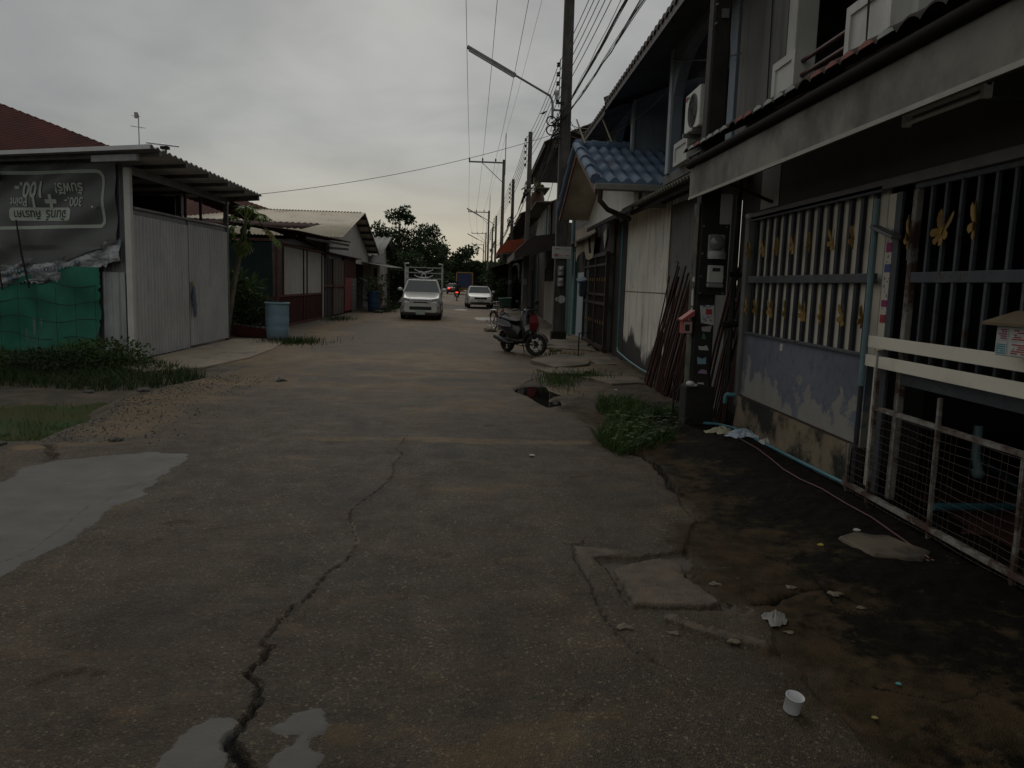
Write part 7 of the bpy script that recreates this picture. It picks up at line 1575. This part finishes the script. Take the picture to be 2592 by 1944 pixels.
# silver pickup with cage rack
t, body, h = car('silver pickup truck with tall cage rack coming down the street', (-2.52, 32.4, 0), R(2), SILVER, 1.72, 5.1, .98, 1.15, 1.68, (1.25,1.72,3.0,3.2), 'bed', cat='pickup truck', name='pickup_truck')
def P(nm, x0, x1, y0, y1, z0, z1, mt, bev=0, lab=None): 
    m = MB(); m.box(x0,x1,y0,y1,z0,z1); return build(nm, m, mt, t, world=False, bevel=bev, label=lab)
P('grille', -.42,.42,-.012,.05,.70,.87, CHROME, .02); P('grille_slot', -.37,.37,-.02,-.011,.815,.85, PLASTIC); P('grille_slot', -.30,.30,-.02,-.011,.72,.755, PLASTIC)
rnd = random.Random(2); m = MB()
for k in range(5): m.box(-.17+k*.072,-.12+k*.072,-.026,-.0201,.765,.805)
build('badge', m, CHROME, t, world=False)
for s in (-1,1):
    m = MB(); m.prism([(s*.44,.0,.72),(s*.80,.10,.77),(s*.82,.18,.93),(s*.62,.04,.90),(s*.44,.0,.86)], (0,.1,.0)); build('headlight', m, LAMPG, t, world=False)
    m = MB(); m.lathe([(0,-.0),(.09,0),(.085,.02),(0,.02)], (s*.66,.055,.50), 14, 0, Euler((PI/2,0,0)).to_matrix()); build('fog_lamp', m, PLASTIC, t, world=False)
P('lower_grille', -.46,.46,-.02,.05,.42,.56, PLASTIC, .02); P('number_plate', -.19,.19,-.035,-.021,.22,.42, PLATE, .01); P('skirt', -.78,.78,.05,.3,.18,.27, PLASTIC, .03)
m = MB()
for s in (-.3,.25): m.tube([(s,1.19,1.09),(s+.35,1.30,1.17)], .01, 4)
build('wiper', m, PLASTIC, t, world=False)
for s in (-1,1): P('bed_side', s*.80-.04, s*.80+.04, 3.2, 5.0, .9, 1.12, SILVER)
P('tailgate', -.8,.8,4.95,5.02,.5,1.1, SILVER)
RACKW = mat('rack_steel', (.62,.62,.60), (.5,.5,.5), 6, .4, .1, bump=0)
m = MB(); yf, yr2, zt = 2.9, 5.0, 2.36
for z in (1.72, 1.98, 2.22):
    m.tube([(-.83,yr2,z),(-.83,yf,z),(.83,yf,z),(.83,yr2,z)], .034, 6); 
for x in (-.83,.83):
    for y in (yf, 3.6, 4.3, yr2): m.tube([(x,y,1.05),(x,y,2.25 if y != yf else 2.30)], .034, 6)
    m.tube([(x,yf,2.22),(x*1.02,yf-.12,2.38),(x*.8,yf-.12,2.40)], .034, 6)
m.tube([(-.83,yf,2.22),(-.75,yf,2.20)], .02, 6)
build('cage_rack', m, RACKW, t, world=False)
m = MB()
for z in (2.08, 1.82):
    for s in (-1,1): m.tube([(s*.05,yf,z-.06),(s*.18,yf,z-.05),(s*.30,yf,z),(s*.42,yf,z+.06)], .022, 6)
    m.tube([(-.18,yf,z-.02),(0,yf,z-.07),(.18,yf,z-.02)], .02, 6)
m.tube([(.09*math.cos(k*PI/8),yf,1.86+.09*math.sin(k*PI/8)) for k in range(17)], .018, 5)
build('rack_ornament', m, RACKW, t, world=False)
# white sedan
t, body, h = car('white sedan parked on the right, nose towards the camera', (-.02, 49.4, 0), R(4), WHITEC, 1.66, 4.3, .84, .96, 1.40, (1.1,1.75,2.9,3.5), 'boot', name='sedan')
P('grille', -.40,.40,-.015,.04,.58,.70, PLASTIC, .03); P('grille_trim', -.43,.43,-.02,.02,.695,.72, CHROME, .008); P('lower_grille', -.62,.62,-.01,.05,.30,.40, PLASTIC, .02); P('number_plate', -.2,.2,-.03,-.011,.40,.50, PLATE)
m = MB(); m.lathe([(0,0),(.045,0),(.04,.01),(0,.01)], (0,-.02,.64), 12, 0, Euler((PI/2,0,0)).to_matrix()); build('badge', m, CHROME, t, world=False)
for s in (-1,1):
    m = MB(); m.prism([(s*.42,.02,.57),(s*.72,.10,.58),(s*.78,.2,.66),(s*.74,.16,.76),(s*.5,.05,.72)], (0,.1,0)); build('headlight', m, LAMPG, t, world=False)
    P('fog_lamp', s*.6-.07, s*.6+.07, .0,.06,.40,.46, PLASTIC, .02)
# red car seen from behind
t, body, h = car('red car driving away at the far end of the street', (-4.15, 111, 0), PI + R(4), REDC, 1.70, 4.4, .90, .95, 1.46, (1.1,1.75,3.0,3.7), 'boot')
for s in (-1,1):
    m = MB(); m.box(s*.62-.16, s*.62+.16, 4.36,4.42,.70,.86); build('tail_light', m, REDLENS if s < 0 else REDLIT, t, world=False, bevel=.02)
P('number_plate', -.22,.22,4.40,4.43,.66,.78, PLATE); P('bumper', -.78,.78,4.36,4.44,.36,.52, PLASTIC, .03)
# box truck
t = thing('truck', 'blue tarpaulin box truck with orange frame driving away', 'truck', (-2.35,113,0), PI)
TARP = mat('blue_tarp', (.025,.04,.105), (.018,.03,.08), 1.2, .6, dirt=(.04,.055,.11), damt=(.5,.7), bump=.2); ORF = mat('orange_frame', (.38,.20,.045), None, 4, .5)
m = MB(); m.box(-1.08,1.08,1.9,6.0,.98,2.95); build('cargo_box', m, TARP, t, world=False, bevel=.03)
m = MB()
for x in (-1.1,1.1): m.box(x-.06,x+.06,5.95,6.06,.85,3.03); m.box(x-.05,x+.05,1.85,6.0,2.95,3.03)
m.box(-1.16,1.16,5.95,6.06,2.93,3.05); m.box(-1.16,1.16,5.95,6.06,.80,.92); build('frame', m, ORF, t, world=False)
m = MB(); m.loft([rring(0,.85,.5,1.5,.12),rring(.15,.98,.45,1.9,.15),rring(.6,1.0,.45,2.15,.15),rring(1.75,1.0,.45,2.15,.12)]); build('cab', m, WHITEC, t, world=False)
quadpanel('windscreen', [(-.8,.03,1.35),(.8,.03,1.35),(.75,.22,1.95),(-.75,.22,1.95)], CARGLASS, t, .02, (0,-1,.2))
P('chassis', -.5,.5,.3,6.0,.55,.8, PLASTIC); P('rear_bumper', -1.0,1.0,5.9,6.02,.5,.66, ORF)
for s in (-1,1): wheel(t, s*.85, 1.0, .42, .25); wheel(t, s*.8, 4.9, .42, .42); P('tail_light', s*.85-.1, s*.85+.1, 6.02,6.05,.68,.78, REDLENS); P('mud_flap', s*.8-.22, s*.8+.22, 5.4,5.42,.25,.7, PLASTIC)

# ------------------------------------------------------------------ two-wheelers (modelled along +X, front wheel at +X)
def ywheel(t, x, z, r, w, tyre=BLACKRUB, rim=CHROME, steer=0., spokes=5, rr=.72, nm='wheel', sp=.03):
    S = Euler((0,0,steer)).to_matrix(); Mx = S @ Euler((PI/2,0,0)).to_matrix()
    m = MB(); m.lathe([(r*rr,-w/2),(r*.92,-w/2),(r,-w*.25),(r,w*.25),(r*.92,w/2),(r*rr,w/2),(r*rr,-w/2)], (x,0,z), 28, 0, Mx); wl = build(nm, m, tyre, t, world=False)
    m = MB(); m.lathe([(r*(rr-.06),-w*.3),(r*rr,-w*.4),(r*rr,w*.4),(r*(rr-.06),w*.3),(r*(rr-.06),-w*.3)], (x,0,z), 28, 0, Mx); m.lathe([(.0,-w*.5),(r*.14,-w*.5),(r*.14,w*.5),(0,w*.5)], (x,0,z), 12, 0, Mx)
    for k in range(spokes):
        a = 2*PI*k/spokes; d = S @ V((math.cos(a),0,math.sin(a))); c = V((x,0,z)); m.bar(c + d*r*.1, c + d*r*(rr-.02), sp, sp)
    build('rim', m, rim, wl, world=False); return wl
GLOSSB = paint('gloss_black', (.014,.014,.016), 0); MATG = mat('scooter_grey', (.05,.05,.055), (.04,.04,.044), 5, .45, bump=0); SEATG = mat('seat_pale', (.20,.20,.22), (.15,.15,.165), 4, .5, bump=.05); SCRED = paint('scooter_red', (.20,.014,.022), 0)
def swheel_pos(): pass
sx = thing('scooter', 'black and red scooter parked on the broken pavement', 'scooter', (.66,18.36,.0), math.atan2(-.95,.62))
WB = 1.13
ywheel(sx, 0, .245, .245, .12, BLACKRUB, PLASTIC, 0, 5); fw = ywheel(sx, WB, .25, .25, .105, BLACKRUB, PLASTIC, R(36), 6)
S = Euler((0,0,R(36))).to_matrix(); c = V((WB,0,.25))
m = MB(); m.tube([c + S @ V((.112*math.cos(a), -.062, .112*math.sin(a))) for a in [R(-150 + 12*k) for k in range(24)]], .018, 6); build('brake_disc', m, mat('disc_white', (.62,.62,.60), None, 6, .4, bump=0), sx, world=False)
def slo(rows):      # loft along X with half-ellipse like sections: (x, halfwidth, zmid, halfheight)
    return [[V((x, hw*math.cos(2*PI*j/14), zm + hh*math.sin(2*PI*j/14))) for j in range(14)] for x, hw, zm, hh in rows]
m = MB(); m.loft(slo([(-.28,.05,.74,.06),(-.22,.13,.70,.12),(-.05,.17,.62,.18),(.18,.18,.54,.22),(.44,.16,.48,.20),(.56,.1,.44,.12)])); build('rear_body', m, GLOSSB, sx, world=False)
m = MB(); m.loft(slo([(-.26,.06,.80,.02),(-.20,.15,.815,.03),(-.02,.16,.80,.035),(.10,.15,.78,.035),(.30,.16,.755,.03),(.46,.10,.745,.025)])); build('seat', m, BLACKRUB, sx, world=False)
for s in (-1,1):
    m = MB(); m.prism([(-.26,s*.15,.78),(-.02,s*.178,.78),(.32,s*.185,.72),(.38,s*.18,.62),(.04,s*.188,.61),(-.18,s*.172,.68)], (0,s*.012,0)); build('side_panel', m, SEATG, sx, world=False)
    m = MB(); m.prism([(-.22,s*.16,.67),(.0,s*.19,.60),(-.02,s*.19,.575),(-.19,s*.165,.64)], (0,s*.012,0)); build('red_stripe', m, SCRED, sx, world=False)
m = MB(); m.loft(slo([(-.36,.03,.80,.03),(-.31,.08,.79,.055),(-.25,.10,.77,.06)])); build('tail_light', m, REDLENS, sx, world=False)
m = MB(); m.tube([(-.10,.14,.84),(-.30,.10,.87),(-.33,0,.875),(-.30,-.10,.87),(-.10,-.14,.84)], .014, 6); build('grab_rail', m, PLASTIC, sx, world=False)
m = MB(); m.loft(slo([(.36,.14,.30,.07),(.55,.15,.29,.06),(.78,.15,.31,.06),(.86,.12,.38,.1)])); build('footboard', m, PLASTIC, sx, world=False)
m = MB(); m.loft([[V((x - .07 + .13*math.cos(2*PI*j/14), hw*math.sin(2*PI*j/14), z)) for j in range(14)] for x, hw, z in ((.92,.13,.33),(.94,.18,.48),(.91,.215,.66),(.86,.21,.80),(.80,.15,.93),(.76,.10,1.0))]); build('front_apron', m, GLOSSB, sx, world=False)
m = MB(); m.loft([[V((x, s_*w, z)) for x, w, z in ((.985,.03,.93),(1.0,.10,.90),(1.03,.14,.74),(1.01,.10,.60),(1.0,.02,.56))] for s_ in (-1,-.5,0,.5,1)], sm=False); build('red_nose_panel', m, SCRED, sx, world=False)
for s in (-1,1):
    m = MB(); m.prism([(.97,s*.08,.60),(1.0,s*.14,.70),(.94,s*.21,.66),(.95,s*.18,.54)], (.03,0,.02)); build('headlight', m, LAMPG, sx, world=False)
    m = MB(); m.tube([(.76,s*.02,.99),(.72,s*.2,1.03),(.66,s*.31,1.02)], .014, 6); m.tube([(.69,s*.24,1.025),(.64,s*.35,1.015)], .02, 8); build('handlebar', m, PLASTIC, sx, world=False)
    m = MB(); m.tube([(.72,s*.2,1.03),(.75,s*.26,1.16)], .006, 5); m.ball((.74,s*.27,1.2), (.02,.065,.045), 10, 8); build('mirror', m, PLASTIC, sx, world=False)
m = MB(); m.grid(lambda u, v: V((.93 - .16*v, (.14 - .05*v)*(2*u-1), .92 + .19*v - .04*(2*u-1)**2)), 8, 5); build('windshield', m, glassmat('smoke_screen', (.02,.02,.022), .08), sx, world=False)
m = MB(); m.ball((.78,0,1.0),(.09,.12,.055),12,8); build('instrument_hood', m, GLOSSB, sx, world=False)
m = MB()
for s in (-1,1): m.tube([V((.93,s*.075,.62)), c + S @ V((-.03,s*.075,.0))], .022, 8)
build('fork', m, STEEL, sx, world=False)
m = MB(); m.grid(lambda u, v: c + S @ V(((.285)*math.cos(R(15 + 150*u)), .075*(2*v-1), .285*math.sin(R(15 + 150*u)) + .0)), 14, 4); build('front_fender', m, GLOSSB, sx, world=False)
m = MB(); m.grid(lambda u, v: V(((.30)*math.cos(R(70 + 115*u)), .07*(2*v-1), .245 + .30*math.sin(R(70 + 115*u)))), 12, 4); build('rear_fender', m, PLASTIC, sx, world=False)
m = MB(); m.tube([(.42,-.13,.25),(.2,-.15,.24),(.05,-.17,.28),(-.26,-.19,.36)], [.02,.03,.06,.055], 10); build('exhaust', m, MATG, sx, world=False)
m = MB(); m.loft(slo([(-.08,.09,.27,.09),(.15,.12,.29,.11),(.40,.12,.30,.1),(.5,.08,.3,.06)])); build('engine', m, DARKSTEEL, sx, world=False)
m = MB(); m.tube([(.45,.12,.22),(.36,.24,.01)], .012, 6); build('side_stand', m, STEEL, sx, world=False)
m = MB(); m.box(-.33,-.31,-.08,.08,.50,.62); build('number_plate', m, PLATE, sx, world=False)
# bicycle
bk = thing('bicycle', 'red bicycle with dark green basket leaning behind the scooter', 'bicycle', (.49,27.1,0), math.atan2(-1.02,.42), tilt=(R(4),0,math.atan2(-1.02,.42)))
for x in (0, 1.02): ywheel(bk, x, .32, .32, .04, BLACKRUB, CHROME, 0, 16, .9, 'wheel', .004)
FRM = paint('bicycle_red', (.22,.02,.035), 0)
m = MB()
for p, q in (((0,0,.32),(.45,0,.30)),((.45,0,.30),(.34,0,.72)),((0,0,.32),(.35,0,.66)),((.45,0,.30),(.86,0,.70)),((.36,0,.5),(.88,0,.76)),((.86,0,.66),(.84,0,.86))): m.tube([p,q], .017, 8)
build('frame', m, FRM, bk, world=False)
m = MB()
for s in (-1,1): m.tube([(.87,s*.03,.66),(1.02,s*.04,.32)], .012, 6)
build('fork', m, CHROME, bk, world=False)
m = MB(); m.tube([(.84,0,.86),(.83,0,.98)], .013, 6); m.tube([(.62,-.28,.99),(.78,-.22,1.02),(.83,0,.98),(.78,.22,1.02),(.62,.28,.99)], .013, 6); build('handlebar', m, CHROME, bk, world=False)
m = MB(); m.loft(slo([(.16,.09,.82,.03),(.26,.09,.83,.035),(.40,.03,.82,.025)])); m.tube([(.34,0,.7),(.30,0,.82)], .012, 6); build('saddle', m, BLACKRUB, bk, world=False)
m = MB(); m.tube([(.45,-.06,.30),(.55,-.07,.18)], .01, 5); m.tube([(.45,.06,.30),(.35,.07,.42)], .01, 5); m.box(.50,.60,-.14,-.06,.165,.185); m.box(.30,.40,.06,.14,.41,.43); build('pedal', m, PLASTIC, bk, world=False)
for x in (0,1.02):
    m = MB(); m.grid(lambda u, v, x=x: V((x + .35*math.cos(R(20+140*u)), .03*(2*v-1), .32 + .35*math.sin(R(20+140*u)))), 12, 2); build('mudguard', m, MATG, bk, world=False)
m = MB(); bz0 = .86
def bask(u, z): 
    w = .15 + .05*(z-bz0)/.27; l_ = .13 + .05*(z-bz0)/.27; a = 2*PI*u
    sgn = lambda q: (abs(q)**.4)*(1 if q > 0 else -1)
    return V((1.02 + l_*sgn(math.cos(a)), w*sgn(math.sin(a)), z))
m.grid(lambda u, v: bask(u, bz0 + .27*v), 32, 3); m.add([bask(i/32, bz0) for i in range(32)], [tuple(range(32))]); build('basket', m, mat('basket_green', (.022,.05,.035), (.03,.07,.05), 12, .7, bump=.3, bscale=60), bk, world=False)
m = MB(); m.tube([bask(i/32, bz0+.27) for i in range(33)], .012, 5); build('basket_rim', m, mat('rim_green', (.08,.14,.09), None, 5, .6), bk, world=False)
m = MB(); m.tube([(.05,.10,.70),(.28,.0,.70)], .01, 5); m.box(-.22,.24,-.07,.07,.69,.705); build('carrier', m, CHROME, bk, world=False)
# motorbike with rider, going away
mk = thing('motorbike', 'dark motorbike with lit red tail light driving away', 'motorbike', (-2.15,68.6,0), R(92))
ywheel(mk, 0, .28, .28, .09); ywheel(mk, 1.22, .28, .28, .08)
m = MB(); m.loft(slo([(-.35,.05,.72,.04),(-.2,.12,.68,.08),(.2,.13,.62,.12),(.5,.11,.5,.13),(.62,.07,.4,.08)])); build('body', m, GLOSSB, mk, world=False)
m = MB(); m.loft(slo([(-.34,.1,.79,.03),(0,.13,.79,.035),(.42,.1,.77,.03)])); build('seat', m, BLACKRUB, mk, world=False)
m = MB(); m.loft([[V((x + .07*math.cos(2*PI*j/12), hw*math.sin(2*PI*j/12), z)) for j in range(12)] for x, hw, z in ((.98,.10,.35),(.97,.19,.55),(.93,.18,.75),(.88,.1,.98))]); build('front_apron', m, GLOSSB, mk, world=False)
m = MB(); m.tube([(.8,-.33,1.02),(.88,-.1,1.0),(.88,.1,1.0),(.8,.33,1.02)], .015, 6); build('handlebar', m, PLASTIC, mk, world=False)
m = MB(); m.tube([(.93,.06,.6),(1.22,.06,.28)], .02, 6); m.tube([(.93,-.06,.6),(1.22,-.06,.28)], .02, 6); build('fork', m, STEEL, mk, world=False)
m = MB(); m.ball((-.38,0,.74),(.05,.14,.055),12,8); build('tail_light', m, REDLIT, mk, world=False)
m = MB(); m.tube([(.3,-.12,.3),(0,-.15,.3),(-.4,-.17,.36)], .045, 8); build('exhaust', m, MATG, mk, world=False)
m = MB(); m.box(-.42,-.40,-.1,.1,.45,.6); build('number_plate', m, PLATE, mk, world=False)
for s in (-1,1):
    m = MB(); m.tube([(.86,s*.18,1.02),(.86,s*.26,1.2)], .008, 5); m.ball((.85,s*.28,1.24),(.02,.06,.045),8,6); build('mirror', m, PLASTIC, mk, world=False)
def person_rider(loc, rz, label):
    t = thing('person', label, 'person', loc, rz)
    J = {'pelvis':(.12,0,.86,.15),'waist':(.14,0,1.02,.14),'chest':(.20,0,1.24,.16),'neckb':(.24,0,1.40,.07),'neck':(.25,0,1.47,.055),'head':(.27,0,1.58,.095),'crown':(.27,0,1.67,.075)}
    for s, n in ((-1,'l'),(1,'r')):
        J.update({n+'sh':(.22,s*.19,1.36,.07),n+'el':(.42,s*.30,1.16,.045),n+'wr':(.72,s*.31,1.06,.032),n+'ha':(.79,s*.30,1.05,.035),n+'hip':(.16,s*.10,.84,.10),n+'kn':(.60,s*.17,.78,.065),n+'an':(.56,s*.17,.36,.045),n+'to':(.70,s*.17,.31,.04)})
    E = [('pelvis','waist'),('waist','chest'),('chest','neckb'),('neckb','neck'),('neck','head'),('head','crown')]
    for n in 'lr': E += [('chest',n+'sh'),(n+'sh',n+'el'),(n+'el',n+'wr'),(n+'wr',n+'ha'),('pelvis',n+'hip'),(n+'hip',n+'kn'),(n+'kn',n+'an'),(n+'an',n+'to')]
    ks = list(J); me = bpy.data.meshes.new('body'); me.from_pydata([J[k][:3] for k in ks], [(ks.index(a), ks.index(b)) for a, b in E], [])
    o = bpy.data.objects.new('body', me); COL.objects.link(o); md = o.modifiers.new('Skin', 'SKIN'); me.skin_vertices
    if not me.skin_vertices: bpy.context.view_layer.objects.active = o
    for i, k in enumerate(ks):
        sv = me.skin_vertices[0].data[i]; sv.radius = (J[k][3], J[k][3]); sv.use_root = (k == 'pelvis')
    o.modifiers.new('Subdivision', 'SUBSURF').render_levels = 2
    me2 = bpy.data.meshes.new_from_object(o.evaluated_get(bpy.context.evaluated_depsgraph_get())); bpy.data.objects.remove(o)
    for nm, mt_ in (('dark_jacket', (.03,.035,.028)),): me2.materials.append(mat('rider_clothes', mt_, (.02,.022,.02), 5, .85))
    b = bpy.data.objects.new('body', me2); COL.objects.link(b); b.parent = t
    me2.polygons.foreach_set('use_smooth', [True]*len(me2.polygons))
    m = MB(); m.ball((.255,0,1.615),(.125,.105,.12),14,10); build('hair', m, BLACKRUB, t, world=False)
    return t
person_rider((-2.15,68.6,0), R(92), 'rider in dark clothes seen from behind on the motorbike')

# ------------------------------------------------------------------ litter
t = thing('cup', 'small white plastic cup standing on the road near the lower right', 'cup', (1.24,2.74,0)); z = gz(1.24,2.74)
Mx = Euler((R(9), R(5), R(8))).to_matrix(); CUPM = mat('cup_plastic', (.62,.62,.62), (.56,.56,.57), 9, .35, bump=0)
m = MB(); m.lathe([(0,.002),(.030,0),(.0315,.003),(.034,.062),(.036,.063),(.036,.067),(.0325,.066),(.030,.006),(0,.008)], (1.24,2.74,z+.004), 28, 0, Mx); build('wall', m, CUPM, t)
def crumple(name, label, x, y, r, h, mt_, seed, cat='litter', ax=1., rot=0.):
    rnd = random.Random(seed); m = MB(); ph = [rnd.uniform(0,6) for _ in range(8)]
    def fn(u, v):
        a = 2*PI*(u % 1.0); k = (1 - v); q = 1 + .25*math.sin(3*a + ph[0]) + .18*math.sin(5*a + ph[1])
        xx = r*k*q*math.cos(a)*ax; yy = r*k*q*math.sin(a); zz = h*(v**.7)*(1 + .5*math.sin(4*a + ph[2] + 5*v)) + .005 + .012*math.sin(7*a + 9*v + ph[3])*k
        c, s = math.cos(rot), math.sin(rot); X_, Y_ = x + xx*c - yy*s, y + xx*s + yy*c
        return V((X_, Y_, gz(X_, Y_) + max(.003, zz)))
    m.grid(fn, 18, 6, 0, False); return build(name, m, mt_, label=label, cat=cat)
crumple('plastic_bag', 'crumpled white plastic bag at the edge of the broken slab', 1.49, 3.56, .052, .045, mat('dull_paper', (.36,.35,.33), (.28,.27,.25), 9, .8), 1, ax=1.2)
crumple('paper_scrap', 'pale leaf shaped scrap by the pole footing, left of the blue bag', 2.72, 8.35, .12, .05, mat('pale_yellow_paper', (.42,.40,.28), None, 6, .8), 2, ax=1.2)
crumple('plastic_bag', 'pale blue flattened plastic bag near the plinth pipe', 2.88, 8.1, .13, .06, mat('pale_blue_bag', (.30,.38,.48), (.42,.45,.48), 8, .5), 3, ax=1.6, rot=-.5)
crumple('plastic_bag', 'whitish scrap at the right end of the blue bag', 3.0, 7.75, .07, .04, PAPER, 4)
bits = [(1.78,2.95,.012,'tiny turquoise scrap on the dark moss at right',(.10,.38,.36)),(2.19,4.62,.02,'yellow bottle cap on the dark pavement',(.42,.34,.04)),(.52,7.1,.03,'pale scrap on the road joint',(.4,.38,.34)),(1.2,12.6,.03,'white paper bit by the far weeds',(.55,.53,.5)),(2.1,11.6,.025,'white bit on the kerb before the rods',(.55,.53,.5)),(2.3,13.5,.03,'white scrap on the mossy slab',(.55,.53,.5)),(2.56,4.9,.025,'small white scrap at the foot of the frame',(.5,.5,.46)),(1.55,2.7,.013,'yellowish leaf bit below the cup',(.33,.28,.08)),(-4.9,34,.1,'white scrap at the left kerb near the red door',(.5,.5,.48))]
for i, (x, y, r, lb, c_) in enumerate(bits):
    rnd = random.Random(800+i); m = MB(); z = gz(x, y) + .006; m.prism([(x + r*rnd.uniform(.7,1.3)*math.cos(2*PI*j/6), y + r*rnd.uniform(.7,1.3)*math.sin(2*PI*j/6), z + r*.3*rnd.random()) for j in range(6)], (0,0,.004)); build('litter_scrap', m, mat('scrap_%d' % i, c_, None, 9, .7, bump=0), label=lb, cat='litter')
for i, (x, y, r, lb) in enumerate(((1.33,4.02,.045,'pale stone in the mud behind the broken slab'),(1.2,3.3,.04,'concrete fragment below the broken slab'),(.95,3.4,.035,'flat fragment at the slab corner'),(1.52,3.45,.03,'small stone beside the white bag'),(1.95,3.9,.05,'mossy stone on the dark pavement'),(1.75,4.0,.04,'ochre stone on the pavement edge'),(.72,3.45,.05,'flat concrete flake by the side crack'),(2.02,3.75,.03,'little pale stone on the dark moss'))):
    chunk(x, y, r*.8, 820+i, lb, SLABM, .22, 'concrete_fragment', 'loose concrete fragments')
# small loose pebbles on the road
rnd = random.Random(31); m = MB()
for _ in range(420):
    y = 2.3 + 7*rnd.random()**1.6; x = rnd.uniform(-2.2,1.5); r = rnd.uniform(.002,.005); z = gz(x, y) + r*.3
    m.add([(x+r,y,z),(x-r,y+r*.3,z),(x,y+r,z),(x,y-r,z),(x,y,z+r*.8)], [(0,2,4),(2,1,4),(1,3,4),(3,0,4)])
build('pebbles', m, mat('pale_pebble', (.24,.21,.17), (.15,.13,.11), 30, .85, bump=0), label='fine loose pebbles scattered over the worn road', cat='pebbles', kind='stuff')
